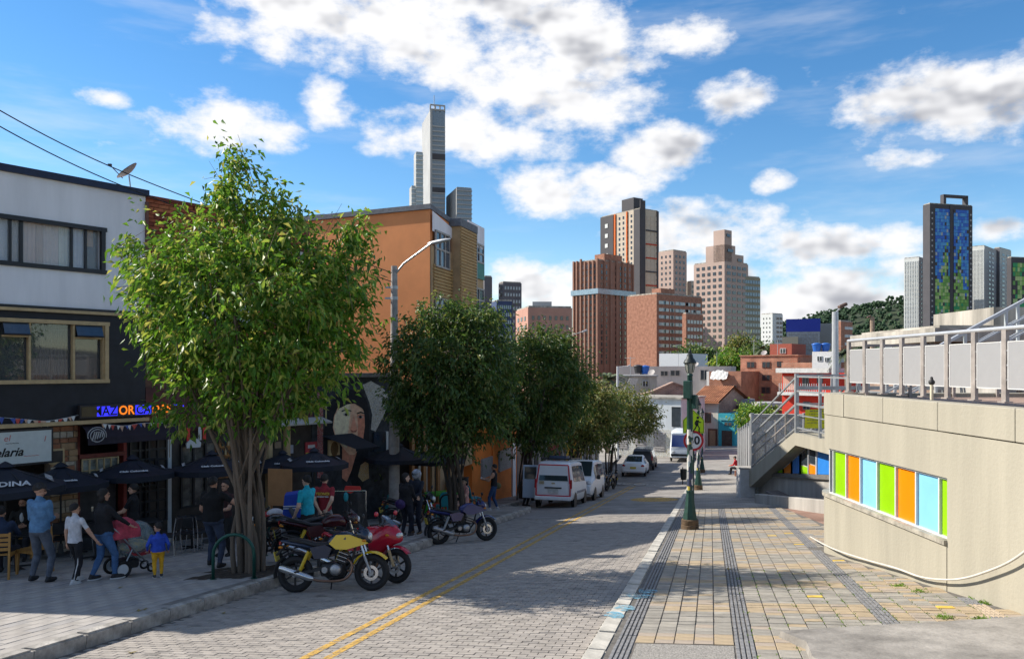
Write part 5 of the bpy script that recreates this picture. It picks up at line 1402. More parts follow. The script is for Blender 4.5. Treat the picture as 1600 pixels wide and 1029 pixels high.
mb = MB(); mb.add([(w + .01, .1, 0), (w + .01, 9, 0), (w + .01, 9, h), (w + .01, 4.2, hr), (w + .01, .1, h)], [(0, 1, 2, 3, 4)]); mb.build('gable', m_brickB, r)
a, b = loc(1107, 669), loc(1121, 700); mb = MB(); mb.box(((a.x + b.x) / 2, -.06, (a.z - g) / 2), (b.x - a.x, .14, a.z - g)); d = mb.build('door', m_brownfr, r)
mb = MB(); mb.box(((a.x + b.x) / 2, -.14, (a.z - g) / 2 - .05), ((b.x - a.x) * .66, .04, (a.z - g) * .9)); mb.build('door_leaf', mat('tan_door', (.30, .22, .14), .6), d)
mb = MB(); mb.box((.8, -.02, 1.1), (1.5, .03, 1.9)); mb.build('graffiti', graffiti_mat('graf_small', (.46, .42, .38), 2, 1.6, 2.2), r)
r, A_, g, w, h, loc = block('teal_shop', 'small turquoise shop with a dark open doorway beside the tiled house', 'shop', 1122.5, 1148, 646, 89.6, 5, mat('turquoise_render', (.03, .33, .42), .85, var=.12), [(1132, 659, 1144, 665)], wm=m_int, frame=mat('teal_dark', (.02, .16, .22), .7))
a, b = loc(1128, 672), loc(1144, 700); mb = MB(); mb.box(((a.x + b.x) / 2, -.02, (a.z - g) / 2), (b.x - a.x, .1, a.z - g)); mb.build('doorway', m_int, r)
mb = MB(); mb.box((.9, -.1, A_.z - g - .55), (1.6, .02, .3)); mb.build('lettering', mat('teal_ink', (.12, .42, .48), .7, var=.5, scale=9), r)
block('yellow_house', 'small yellow-orange house beyond the turquoise shop', 'house', 1145, 1162, 642, 96, 6, mat('ochre_render', (.60, .30, .06), .85), roofm=m_clay)
gh = thing('graffiti_house', 'old white house with balcony and graffiti-covered ground floor at the bend', 'house', (9.9, 80, G(12, 77) - .2), R(-35))
L = 7.6; H = 5.9
mb = MB(); mb.box((L / 2, 3, H / 2), (L, 6, H)); mb.build('wall', mat('old_white_render', (.56, .60, .62), .9, var=.15, scale=.7, streak=True), gh)
mb = MB(); mb.box((L / 2, -.02, 1.45), (L, .05, 2.9)); mb.build('graffiti', graffiti_mat('graf_big', (.50, .52, .53), 7, 1.3, 1.6), gh)
for k in range(3):
    mb = MB(); mb.box((1.4 + k * 2.0, -.04, 1.7), (1.2, .06, 1.9)); s_ = mb.build('shutter', mat('faded_shutter', (.38, .36, .35), .8, var=.3), gh)
    for j in range(8):
        mb = MB(); mb.box((1.4 + k * 2.0, -.09, .95 + j * .22), (1.1, .05, .12)); mb.build('shutter_slat', MATS['faded_shutter'], s_)
mb = MB(); mb.box((3.4, -.4, 3.0), (3.4, .8, .16)); bl = mb.build('balcony', m_oldc, gh)
for k in range(12):
    mb = MB(); mb.box((1.8 + k * .29, -.75, 3.45), (.05, .05, .8)); mb.build('baluster', m_frame, bl)
for x in (2.6, 4.2, 7.1):
    mb = MB(); mb.box((x, -.03, 4.2), (.9, .06, 1.9)); w_ = mb.build('window', m_dg, gh)
    mb = MB(); mb.box((x, -.07, 5.2), (1.05, .1, .1)); mb.build('lintel', m_frame, w_)
mb = MB(); mb.box((L / 2, 2.9, H + .08), (L + .3, 6.3, .16)); mb.build('cornice', m_oldc, gh)
# old brick gable and roofs above it
r = thing('brick_gable', 'rough old brick gable wall rising behind the graffiti house', 'wall', (0, 84, 0))
q = lambda x, y: (PX(x, y, 84).x, PX(x, y, 84).z)
mb = MB(); mb.prism([q(975, 720), q(1074, 720), q(1074, 606), q(1052, 598), q(1020, 612), q(985, 622), q(975, 640)], 0, 1.0); mb.build('wall', m_brickB, r)
mb = MB()
for a, b in zip((q(985, 622), q(1020, 612), q(1052, 598)), (q(1020, 612), q(1052, 598), q(1074, 606))):
    mb.bar((a[0], .45, a[1] + .05), (b[0], .45, b[1] + .05), 1.2, .14)
mb.build('coping', m_brickB, r)
block('old_roof_house', 'weathered grey house with a leaning sheet roof behind the brick gable', 'house', 962, 1026, 588, 88, 8, m_oldc, [(1004, 594, 1013, 604), (974, 598, 979, 606)], wm=m_int, roofm=mat('zinc_sheet', (.40, .39, .37), .6, .2, .25))
lr = thing('sheet_roof', 'pale corrugated sheet leaning on the weathered grey house', 'roof sheet', (0, 87, 0))
q = lambda x, y: (PX(x, y, 87).x, PX(x, y, 87).z)
mb = MB(); mb.prism([q(973, 611), q(989, 613), q(996, 591), q(983, 590)], -.5, -.4); mb.build('sheet', mat('pale_sheet', (.50, .48, .44), .7, var=.2), lr)
block('long_house', 'long pale flat-roofed house behind the old roofs', 'house', 964, 1142, 572, 132, 12, m_pinkw, turn=R(12), wins= [(1032, 579, 1044, 587), (1047, 578, 1063, 587), (1094, 577, 1107, 594), (1000, 580, 1006, 587)], frame=m_brownst)
block('white_block', 'plain white rooftop block in front of the brick apartments', 'building', 1030, 1075, 552, 150, 10, mat('bright_white', (.68, .69, .70), .9, var=.06))
def tank(label, x, y, Y, m=mat('tank_blue', (.02, .12, .45), .4, var=.1)):
    p = PX(x, y, Y); r = thing('water_tank', label, 'water tank', p, group='rooftop water tanks')
    k = Y / 110
    mb = MB(); mb.lathe([(.45 * k, 0), (.60 * k, .9 * k), (.66 * k, .92 * k), (.66 * k, 1.0 * k)], 14); mb.build('tank', m, r, smooth=35)
    mb = MB(); mb.lathe([(.66 * k, 1.0 * k), (.6 * k, 1.1 * k), (.2 * k, 1.2 * k), (0, 1.22 * k)], 14); mb.build('lid', m, r, smooth=35)
tank('bright blue water tank on the old roofs behind the brick gable', 1008, 584, 96)
tank('black water tank next to the blue one on the old roofs', 997, 583, 96, mat('tank_black', (.03, .03, .035), .5))
tank('left one of two blue water tanks on the white rooftop box', 1276, 549, 100); tank('right one of two blue water tanks on the white rooftop box', 1290, 549, 100)
block('tank_house', 'white rooftop box carrying two blue water tanks', 'building', 1269, 1302, 549, 99, 5, mat('box_white', (.6, .6, .6), .9, var=.1), [(1277, 556, 1285, 564), (1289, 558, 1296, 565)])
r, A_, g, w, h, loc = block('brick_apartments', 'three-storey red brick apartment house with small dark windows', 'building', 1157, 1246, 556, 110, 10, m_brickA,
      [(1167, 565, 1180, 574.5), (1191, 565, 1204, 574.5), (1214, 564, 1222, 573), (1167, 584.5, 1180, 593.5), (1191, 585, 1204, 594.5), (1167, 604, 1178, 614.5), (1190, 604, 1204, 614.5)], frame=m_brownfr, roofm=m_brickA)
block('roof_hut', 'small red brick rooftop room with a pale window on the apartment house', 'building', 1203, 1237, 537, 113, 5, mat('hut_red', (.33, .09, .06), .85, var=.15), [(1219, 544, 1228, 552)], base=1.4)
block('brick_wing', 'lower brick wing behind the red house', 'building', 1221, 1332, 566, 104, 7, m_brickA)
r, A_, g, w, h, loc = block('brick_lean_to', 'reddish brick lean-to with a sagging white tarp beside the apartments', 'house', 1108, 1158, 580, 106, 7, m_brickC, [(1140, 600, 1152, 622)], wm=m_int, frame=m_brickA)
mb = MB(); q0 = loc(1113, 582); n = 9
for i in range(n):
    for j in range(4):
        f = lambda a, b: (q0.x + a * .26, -.25 - b * .14, h - .12 + .3 * math.sin(PI * a / n) * (1 - b * .3) - b * .22 + .09 * math.sin(a * 2.3 + b * 1.7))
        mb.quad(f(i, j), f(i, j + 1), f(i + 1, j + 1), f(i + 1, j))
mb.build('white_tarp', mat('tarp_white', (.62, .61, .59), .7, var=.12), r, smooth=True)
block('white_shed', 'small white rooftop shed behind the tiled house', 'shed', 1104, 1144, 580, 120, 5, mat('shed_white', (.62, .62, .60), .9, var=.15), [(1110, 584, 1118, 592)])
r, A_, g, w, h, loc = block('red_house', 'bright red house with white roof edge and balcony above the stair', 'house', 1222, 1326, 582, 70, 8, mat('vivid_red', (.60, .045, .025), .85, var=.12), [(1254, 586, 1264, 607), (1277, 584, 1286, 598), (1255, 627, 1266, 640)], frame=mat('grey_fr', (.2, .2, .2), .6))
mb = MB(); mb.box((w * .36, 3, A_.z - g + .2), (w * .72 + .5, 7.5, .4)); mb.build('roof_edge', mat('roof_white', (.66, .65, .62), .8), r)
mb = MB(); mb.box((w * .35, -.4, PX(0, 614, 70).z - g), (w * .72, .9, .25)); bl = mb.build('balcony', MATS['roof_white'], r)
for k in range(22):
    mb = MB(); mb.box((.1 + k * w * .7 / 21, -.8, PX(0, 606, 70).z - g), (.04, .04, .9)); mb.build('baluster', m_frame, bl)
mb = MB(); mb.box((w * .12, -.05, PX(0, 598, 70).z - g), (w * .2, .06, 1.2)); mb.build('pale_panel', mat('salmon', (.62, .33, .25), .85), r)
wl2 = thing('rubble_roofs', 'low grey lean-to roofs in front of the brick apartments', 'shed', (0, 98, 0))
for i, (a, b, y, hgt) in enumerate(((1140, 1172, 622, 1.3), (1150, 1200, 632, .5), (1175, 1225, 628, .4))):
    p, q_ = PX(a, y, 98 - i * 3), PX(b, y - 4, 98 - i * 3); mb = MB(); mb.box(((p.x + q_.x) / 2, -i * 3, p.z - hgt / 2), (q_.x - p.x, 4, hgt), rz=.05 * i); mb.build('roof_sheet', mat('lean_grey%d' % i, ((.33, .33, .34), (.22, .2, .18), (.42, .41, .4))[i], .8, var=.3), wl2)

# ---- towers
def tower(label, xc, xl, xr, yt, Y, th, m, right=None, left=None, name='tower_block', extra=None, ybot=600, m_left=None):
    c = PX(xc, yt, Y); g = -12.; cs, sn = math.cos(th), math.sin(th)
    ur, ul = (xr - CX) / F, (xl - CX) / F
    wr = (ur * Y - c.x) / (cs - ur * sn); wl = (c.x - ul * Y) / (sn + ul * cs) if (sn + ul * cs) > 0 else 10.
    r = thing(name, label, 'building', (c.x, Y, g), th); h = c.z - g
    mb = MB()
    mb.add([(0, 0, 0), (wr, 0, 0), (wr, wl, 0), (0, wl, 0), (0, 0, h), (wr, 0, h), (wr, wl, h), (0, wl, h)], [(0, 1, 5, 4), (1, 2, 6, 5), (2, 3, 7, 6), (4, 5, 6, 7)], 0)
    mb.add([(0, 0, 0), (0, wl, 0), (0, wl, h), (0, 0, h)], [(3, 2, 1, 0)], 1)
    mb.build('walls', [m, m_left or m], r)
    mb = MB(); mb.box((wr / 2, wl / 2, h + .3), (wr * 1.0 - .6, wl - .6, .6)); mb.build('roof', m_oldc, r)
    zb_ = (HY - ybot) / F * Y - g
    def face(spec, which, L):
        for (u0, u1, n, fh, ww, wh, wm, z1) in spec:
            W = L * (u1 - u0); t_ = MB(); pw = W / n * ww
            (t_.box((0, 0, 0), (pw, .3, fh * wh)) if which == 'r' else t_.box((0, 0, 0), (.3, pw, fh * wh)))
            me = t_.mesh('window', wm); cnt = 0; extra_ = MB()
            z = h - z1 * h - fh / 2 if z1 else h - fh * .8
            while z > zb_:
                for i in range(n):
                    s = L * u0 + W * (i + .5) / n
                    loc = (s, -.02, z) if which == 'r' else (-.02, s, z)
                    if cnt < 290: inst('window', me, r, loc)
                    else: extra_.box(loc, (pw, .3, fh * wh) if which == 'r' else (.3, pw, fh * wh))
                    cnt += 1
                z -= fh
            if extra_.v: tag(extra_.build('far_windows', wm, r), kind='stuff')
    if right: face(right, 'r', wr)
    if left: face(left, 'l', wl)
    return r, wr, wl, h
gw = glassmat('tower_glass_dark', (.028, .03, .038), .15); gw2 = glassmat('tower_glass_pale', (.30, .33, .36), .2); gwb = glassmat('tower_glass_blue', (.12, .17, .24), .1)
m_bt = mat('tower_beige', (.46, .345, .295), .9, var=.08, scale=.08); m_bt2 = mat('tower_cream', (.50, .43, .35), .9, var=.08, scale=.08)
m_char = mat('tower_charcoal', (.065, .063, .072), .8, var=.1, scale=.1); m_slate = mat('tower_slate', (.12, .115, .13), .8, var=.1, scale=.1)
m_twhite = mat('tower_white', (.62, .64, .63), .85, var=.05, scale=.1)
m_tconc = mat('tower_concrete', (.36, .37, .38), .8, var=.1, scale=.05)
def strips(r, L, face, items, m, y=-.25, name='band', z0=0, z1=None, h=None):
    for (a, b) in items:
        mb = MB(); z1_ = z1 if z1 is not None else h
        mb.box(((a + b) / 2 * L, y, (z0 + z1_) / 2), ((b - a) * L, .5, z1_ - z0)) if face == 'r' else mb.box((y, (a + b) / 2 * L, (z0 + z1_) / 2), (.5, (b - a) * L, z1_ - z0))
        mb.build(name, m, r)
m_brown = mat('brown_tower', (.30, .165, .12), .9, var=.12, scale=.2)
# slender glass skyscraper with its lower neighbours
gsk = glassmat('skyscraper_glass', (.20, .25, .30), .12); gsk2 = glassmat('skyscraper_glass_pale', (.36, .44, .48), .15)
r, wr, wl, h = tower('slender grey skyscraper with an open crown, tallest on the skyline', 672, 659.5, 695.5, 172, 600, R(16), gsk, m_left=m_tconc)
for k in range(44):
    z = h - 12 - k * 3.6
    if z < h - 125: break
    mb = MB(); mb.box((wr * .55, -.2, z), (wr * .9, .6, 1.1)); mb.build('floor_band', m_tconc, r)
mb = MB(); mb.box((wr * .55, -.3, h - 35), (wr * .9, .8, 4.5)); mb.build('dark_storey', m_char, r)
mb = MB(); mb.box((wr * .55, -.3, h - 60), (wr * .9, .8, 3.5)); mb.build('dark_storey', m_char, r)
mb = MB(); mb.box((wr * .06, -.4, h / 2), (wr * .14, 1.2, h)); mb.build('core_wall', m_tconc, r)
for x in (.02, .35, .66, .97):
    mb = MB(); mb.box((wr * x, .5, h + 1.5), (1.0, 1.0, 5)); mb.build('crown_column', m_tconc, r)
for z in (.8, 4.2):
    mb = MB(); mb.box((wr / 2, .5, h + z), (wr, 1.2, .9)); mb.build('crown_beam', m_tconc, r)
mb = MB(); mb.tube([(wr * .3, 2, h), (wr * .3, 2, h + 12)], .25, 5); mb.build('antenna', m_tconc, r)
for (lab, xc, xl, xr, yt, mm) in (('glass wing stepping down left of the skyscraper', 650, 646.5, 661, 238, gsk2), ('lowest glass wing left of the skyscraper', 643, 639.5, 661, 291, gsk2), ('concrete and glass tower standing right of the skyscraper', 714, 697, 737, 293, gsk)):
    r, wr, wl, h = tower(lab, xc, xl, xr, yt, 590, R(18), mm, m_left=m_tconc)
    for k in range(26):
        z = h - 2 - k * 3.4; mb = MB(); mb.box((wr * .5, -.2, z), (wr * (1.04), .9, .8)); mb.build('floor_band', m_twhite if mm == gsk2 else m_tconc, r)
tower('narrow grey tower with white vertical fins beside the orange building', 757, 750, 769, 432, 380, R(20), m_slate, right=[(.05, .95, 5, 60, .35, .98, m_twhite, .0)])
tower('grey office tower with rows of pale windows behind the trees', 786, 779, 815, 441, 380, R(25), m_slate, right=[(.05, .95, 6, 3.2, .55, .5, gw2, 0)], left=[(.1, .9, 2, 3.2, .5, .4, gw, 0)])
tower('dark blue office block in front of the grey office tower', 776, 768, 800, 470, 340, R(20), mat('dark_blue_block', (.03, .05, .13), .5, var=.1, scale=.1), right=[(.05, .95, 7, 3.2, .7, .5, gwb, 0)])
tower('wide pink brick apartment block with rows of square windows', 825, 806, 894, 480, 260, R(12), mat('pink_brick', (.44, .24, .185), .9, var=.1, scale=.2), right=[(.05, .95, 7, 3.0, .42, .45, gw, .06)], left=[(.1, .9, 3, 3.0, .42, .45, gw, .06)])
block('roof_plant', 'grey rooftop plant room on the pink apartment block', 'building', 832, 862, 471, 268, 8, m_tconc, base=18)
r, wr, wl, h = tower('brown brick tower with narrow vertical windows', 934, 896.5, 989, 406, 395, R(42), m_brown, right=[(.04, .96, 7, 3.0, .26, .62, gw, .02)], left=[(.04, .96, 6, 3.0, .3, .62, gw, .02), (.3, .42, 1, 3.0, .9, .8, gwb, .02)], ybot=570)
for a in (.0, .17, .34, .51, .68, .85, .985):
    mb = MB(); mb.box((a * wr, -.3, h / 2), (.9, .9, h + rnd.choice((0, 1.5, 3)))); mb.build('fin', m_brown, r)
    mb = MB(); mb.box((-.3, a * wl, h / 2), (.9, .9, h + rnd.choice((0, 1.5, 3)))); mb.build('fin', m_brown, r)
mb = MB(); mb.box((wr / 2, wl / 2, h - 15.5), (wr + 2.2, wl + 2.2, 2.6)); mb.build('glass_band', glassmat('band_glass', (.26, .36, .44), .15), r)
mb = MB(); mb.box((wr * .5, wl * .3, h + 2), (wr * .5, wl * .4, 4)); mb.build('roof_room', m_brickC, r)
r, wr, wl, h = tower('tall charcoal and cream tower with thin orange stripes', 1000, 939, 1028.5, 326, 460, R(35), m_bt2, m_left=m_bt2, left=[(.16, .56, 4, 3.1, .34, .5, gw, .015)], right=[(.35, .98, 3, 3.1, .8, .78, m_bt2, .03)], ybot=560)
strips(r, wl, 'l', ((-.01, .14), (.66, 1.0)), m_char, h=h); strips(r, wr, 'r', ((-.01, .26),), m_char, h=h + 5); strips(r, wr, 'r', ((.9, 1.0),), m_char, h=h)
strips(r, wl, 'l', ((.60, .635), (.30, .325)), mat('orange_stripe', (.60, .13, .02), .8), y=-.4, h=h)
for k in range(11):
    mb = MB(); mb.box((wr * .62, -.25, h - 12 - k * 8), (wr * .62, .5, .8)); mb.build('red_band', mat('red_band', (.45, .06, .03), .8) if k % 3 else m_char, r)
for k in range(16):
    mb = MB(); mb.box((-.6, wl * .83, h - 6 - k * 6), (.4, wl * .07, 2.4)); mb.build('small_window', m_twhite, r)
mb = MB(); mb.box((wr * .35, wl * .35, h + 4), (wr * .5, wl * .3, 8)); mb.build('roof_room', m_char, r)
tower('pinkish beige round-cornered tower behind the charcoal tower', 1052, 1029, 1073, 391, 430, R(40), m_bt, right=[(.08, .92, 3, 3.0, .4, .45, gw, .02)], left=[(.08, .92, 3, 3.0, .3, .45, gw, .02)], ybot=560)
r, wr, wl, h = tower('red brick apartment slab with a blank end wall and ribbon windows', 1026, 979.5, 1097, 459, 330, R(38), m_brickC, right=[(.03, .97, 8, 3.0, .8, .46, gw2, .045), (.08, .9, 5, 3.0, .3, .5, gwb, .045)], ybot=590)
mb = MB(); mb.box((wr * .4, wl * .4, h + 1.6), (wr * .3, wl * .3, 3.2)); mb.build('roof_room', m_brickC, r)
tower('lower brick apartment slab stepping down beside the beige tower', 1072, 1066, 1098.5, 490, 322, R(38), m_brickC, right=[(.05, .95, 5, 3.0, .75, .48, gw2, .05)], ybot=590)
r, wr, wl, h = tower('stepped pink beige apartment tower with dark square windows', 1132, 1084, 1169, 408, 375, R(40), m_bt, right=[(.06, .94, 4, 3.0, .68, .5, gw, .015)], left=[(.05, .95, 5, 3.0, .5, .5, gw, .015)], ybot=590)
for (a, b, c, d, hh) in ((.0, .45, .0, .6, 8), (.0, .3, .0, .35, 15), (.45, .8, 0, .6, 4)):
    mb = MB(); mb.box(((a + b) / 2 * wr, (c + d) / 2 * wl, h + hh / 2), ((b - a) * wr, (d - c) * wl, hh)); mb.build('setback', m_bt, r)
    mb = MB(); mb.box(((a + b) / 2 * wr, -.1, h + hh - 2.6), ((b - a) * wr * .5, .5, 1.4)); mb.build('window', gw, r)
r, wr, wl, h = tower('olive glazed apartment tower attached right of the beige tower', 1160, 1152, 1188, 432, 385, R(30), mat('olive_wall', (.30, .27, .19), .85, var=.1, scale=.1), right=[(.1, .98, 6, 3.0, .8, .55, gwb, .015)], ybot=590)
tower('pale stepped block between the two beige towers', 1080, 1071, 1092, 440, 440, R(30), m_bt2, right=[(.05, .95, 3, 3.0, .7, .45, gw, .02)])
tower('distant white tower with dark balconies', 1207, 1189, 1223, 490, 560, R(35), m_twhite, right=[(.35, 1, 2, 3.2, .75, .5, gw, .03)], left=[(.1, .9, 3, 3.2, .25, .35, gw, .03)], ybot=560)
block('blue_roof_building', 'office building with blue roof edge and glazed front', 'building', 1229, 1281, 518, 250, 20, gwb, [(1231 + i * 8, 522 + j * 9, 1237 + i * 8, 529 + j * 9) for i in range(6) for j in range(3)], roofm=mat('blue_edge', (.01, .03, .30), .6), lip=4, wm=gwb, frame=m_slate)
block('tan_block', 'blank tan block at the left of the blue-edged offices', 'building', 1222, 1247, 526, 245, 12, mat('tan_block', (.42, .36, .27), .9, var=.1))
block('grey_block', 'grey blank office block right of the blue-edged offices', 'building', 1278, 1301, 505, 270, 20, mat('grey_block', (.17, .185, .19), .8, var=.1))
r, wr, wl, h = tower('red brick tower with white balconies behind the steel mast', 1314, 1302, 1332, 502, 300, R(40), m_brickA, right=[(.3, 1, 2, 3.0, .9, .35, m_twhite, .03)], left=[(.2, .8, 1, 3.0, .3, .4, gw, .03)], ybot=560)
block('white_hill_block', 'small white block against the wooded hill', 'building', 1374, 1394, 518, 420, 15, m_twhite, [(1377 + i * 6, 523 + j * 9, 1380 + i * 6, 528 + j * 9) for i in range(3) for j in range(2)], wm=gw)
# colour-panelled tower
r, wr, wl, h = tower('tall dark tower clad in blue and green panels', 1453, 1442, 1519.5, 318, 520, R(14), m_char, ybot=560)
pb = [mat('clad_blue_%d' % i, c, .5, var=.05, scale=.3) for i, c in enumerate(((.02, .12, .52), (.04, .22, .60), (.07, .30, .62)))]
pg = [mat('clad_green_%d' % i, c, .5, var=.05, scale=.3) for i, c in enumerate(((.22, .42, .08), (.12, .30, .06), (.38, .50, .20)))]; pd = [mat('clad_deep', (.02, .28, .10), .5), m_char]
pan = {}; ncol, nrow = 18, 52; bw = wr * .78 / ncol; bh = 2.2; rest = {}
rr_ = random.Random(5); cnt = 0
for j in range(nrow):
    for i in range(ncol):
        if 8 <= i <= 9: continue
        edge = 19 + 4 * math.sin(i * .9) + rr_.uniform(-4, 4) - (4 if i in (5, 6, 12, 13) else 0)
        d_ = rr_.random()
        m = (rr_.choice(pb) if j < edge else rr_.choice(pg)) if d_ > .13 else (gw2 if d_ < .05 else m_char)
        if j > 27 and d_ > .13: m = rr_.choice(pg + [pd[0], pd[0]])
        if m.name not in pan:
            t_ = MB(); t_.box((0, 0, 0), (bw * .94, .3, bh * .93)); pan[m.name] = t_.mesh('cladding_panel', m)
        loc = (wr * .12 + (i + .5) * bw, -.12, h - 3 - (j + .5) * bh)
        if cnt < 300 and (j % 2 == 0): inst('cladding_panel', pan[m.name], r, loc); cnt += 1
        else: rest.setdefault(m.name, (m, MB()))[1].box(loc, (bw * .94, .3, bh * .93))
for m, b_ in rest.values(): tag(b_.build('cladding_panels', m, r), kind='stuff')
for k in range(36):
    for x in (.05, .955):
        mb = MB(); mb.box((wr * x, -.1, h - 6 - k * 3.6), (1.0, .3, 1.1)); mb.build('slit_window', m_tconc, r)
strips(r, wr, 'r', ((.455, .515),), m_char, y=-.4, h=h)
mb = MB(); mb.box((wr * .62, wl * .3, h + 6), (wr * .58, 3, 1.6)); mb.box((wr * .36, wl * .3, h + 3), (2, 3, 6)); mb.box((wr * .88, wl * .3, h + 3), (2, 3, 6)); mb.build('roof_frame', m_char, r)
for lab, xc, xl, xr, yt, yb, zz in (('white tower with tight window rows left of the blue and green tower', 1436, 1412.5, 1446, 402, 540, 0), ('white tower with tight window rows right of the blue and green tower', 1538, 1518.5, 1560, 384, 500, 0)):
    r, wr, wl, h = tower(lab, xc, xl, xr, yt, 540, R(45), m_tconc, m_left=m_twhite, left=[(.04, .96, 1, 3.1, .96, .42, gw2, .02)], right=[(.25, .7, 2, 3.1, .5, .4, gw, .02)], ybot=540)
    for k in range(9):
        mb = MB(); mb.box((-.15, wl * (k + .5) / 9, h * .55), (.5, .5, h * .85)); mb.build('pier', m_twhite, r)
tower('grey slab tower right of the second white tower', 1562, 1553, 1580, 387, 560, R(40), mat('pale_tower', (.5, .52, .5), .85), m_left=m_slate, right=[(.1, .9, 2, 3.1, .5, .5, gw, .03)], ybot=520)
r, wr, wl, h = tower('green-panelled tower at the far right', 1580, 1573, 1640, 402, 530, R(14), m_char, ybot=520)
cnt = 0; rest = {}
for j in range(18):
    for i in range(16):
        m = rr_.choice(pg + [pd[0], m_char]); loc = (wr * .04 + (i + .5) * wr * .058, -.12, h - 3.5 - (j + .5) * 3)
        rest.setdefault(m.name, (m, []))[1].append(loc)
for m, ls in rest.values():
    t_ = MB(); t_.box((0, 0, 0), (wr * .055, .3, 2.8)); me = t_.mesh('cladding_panel', m)
    for l in ls: inst('cladding_panel', me, r, l)
# hill with forest behind the right-hand towers
mb = MB(); N = 40; M = 14
for j in range(M + 1):
    for i in range(N + 1):
        x = 200 + 700 * i / N; y = 760 + 600 * j / M
        z = -12 + max(0, 115 * (1 - math.exp(-max(0, (x - 305)) / 130.)) * (min(1, j / 8.)) ** .7) + 4 * math.sin(x * .05) + 3 * math.sin(x * .11 + y * .04)
        mb.v.append((x, y, z))
mb.f = [(j*(N+1)+i, j*(N+1)+i+1, (j+1)*(N+1)+i+1, (j+1)*(N+1)+i) for j in range(M) for i in range(N)]; mb.m = [0] * len(mb.f)
hill = tag(mb.build('hill', mat('hill_soil', (.03, .045, .02), .95, var=.4, scale=.1), smooth=True), kind='structure')
hv = list(mb.v)
m_pine = mat('hill_forest', (.035, .07, .03), .9, var=.6, scale=.15, col2=(.015, .03, .016))
fb = MB(); r_ = random.Random(3)
for _ in range(1500):
    k = r_.randrange(len(mb.f)); f = mb.f[k]; a, b, c, d = [Vector(hv[i]) for i in f]
    u, v = r_.random(), r_.random(); p = a.lerp(b, u).lerp(d.lerp(c, u), v)
    if p.z < -6: continue
    hgt = r_.uniform(7, 13)
    for q in range(7):
        o = p + Vector((r_.gauss(0, 2.2), r_.gauss(0, 2.2), hgt * r_.uniform(.35, 1.0))); s = r_.uniform(1.2, 2.6)
        fb.ell(o, (s, s, s * r_.uniform(.7, 1.1)), 6, 4, M=Matrix.Rotation(r_.uniform(0, 3), 3, 'Z'))
fo = fb.build('forest', m_pine); vs = np.array([v.co for v in fo.data.vertices]); vs += np.random.default_rng(1).normal(0, .38, vs.shape); fo.data.vertices.foreach_set('co', vs.ravel()); fo.data.update()
tag(fo, 'dark green forest covering the hill behind the white towers', 'forest', kind='stuff')
# ================================================================== TREES
def leaf_mat(name, c1, c2, c3):
    m = bpy.data.materials.new(name); m.use_nodes = True; t = m.node_tree; b = t.nodes['Principled BSDF']
    ge = t.nodes.new('ShaderNodeNewGeometry'); r = t.nodes.new('ShaderNodeValToRGB'); E = r.color_ramp.elements
    E[0].color = (*c1, 1); E[0].position = .0; E[1].color = (*c2, 1); E[1].position = .6; e = E.new(.97); e.color = (*c3, 1)
    t.links.new(ge.outputs['Random Per Island'], r.inputs[0]); t.links.new(r.outputs[0], b.inputs['Base Color'])
    b.inputs['Roughness'].default_value = .45; b.inputs['Specular IOR Level'].default_value = .45
    tr = t.nodes.new('ShaderNodeBsdfTranslucent'); mx = t.nodes.new('ShaderNodeMixShader'); mx.inputs[0].default_value = .32
    hs = t.nodes.new('ShaderNodeHueSaturation'); hs.inputs['Value'].default_value = 1.9; hs.inputs['Hue'].default_value = .485
    t.links.new(r.outputs[0], hs.inputs['Color']); t.links.new(hs.outputs[0], tr.inputs['Color'])
    t.links.new(b.outputs[0], mx.inputs[1]); t.links.new(tr.outputs[0], mx.inputs[2])
    t.links.new(mx.outputs[0], t.nodes['Material Output'].inputs[0])
    MATS[name] = m
    return m
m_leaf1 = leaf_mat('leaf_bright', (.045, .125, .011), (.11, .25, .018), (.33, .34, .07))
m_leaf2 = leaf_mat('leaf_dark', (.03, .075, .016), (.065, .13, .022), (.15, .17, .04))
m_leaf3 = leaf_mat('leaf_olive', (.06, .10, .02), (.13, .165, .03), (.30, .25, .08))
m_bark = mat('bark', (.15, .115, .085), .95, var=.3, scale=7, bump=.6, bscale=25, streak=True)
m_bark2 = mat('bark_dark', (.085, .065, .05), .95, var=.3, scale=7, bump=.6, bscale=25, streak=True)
def leaves(name, pos, dirs, L, m, parent, seed, wid=.36, droop=.5):
    """one mesh of folded leaf blades: pos/dirs arrays"""
    g = np.random.default_rng(seed); n = len(pos)
    d = dirs / np.linalg.norm(dirs, axis=1, keepdims=True)
    up = g.normal(0, 1, (n, 3)); s = np.cross(d, up); s /= np.linalg.norm(s, axis=1, keepdims=True) + 1e-9
    nr = np.cross(s, d)
    l = L * g.uniform(.65, 1.25, (n, 1)); w = l * wid
    base = pos; mid = pos + d * l * .5 + nr * l * .06
    tip = pos + d * l * .95 + np.array([0, 0, -1]) * l * droop * .35
    a = mid + s * w * .5 + nr * l * .10; b = mid - s * w * .5 + nr * l * .10
    V = np.stack([base, a, tip, b], 1).reshape(-1, 3)
    i = np.arange(n) * 4
    T = np.stack([np.stack([i, i + 1, i + 2], 1), np.stack([i, i + 2, i + 3], 1)], 1).reshape(-1)
    me = bpy.data.meshes.new(name); me.vertices.add(len(V)); me.vertices.foreach_set('co', V.astype(np.float32).ravel())
    nf = 2 * n; me.loops.add(nf * 3); me.loops.foreach_set('vertex_index', T.astype(np.int32))
    me.polygons.add(nf); me.polygons.foreach_set('loop_start', np.arange(nf, dtype=np.int32) * 3)
    me.update(calc_edges=True); me.materials.append(m)
    return link(name, me, parent)
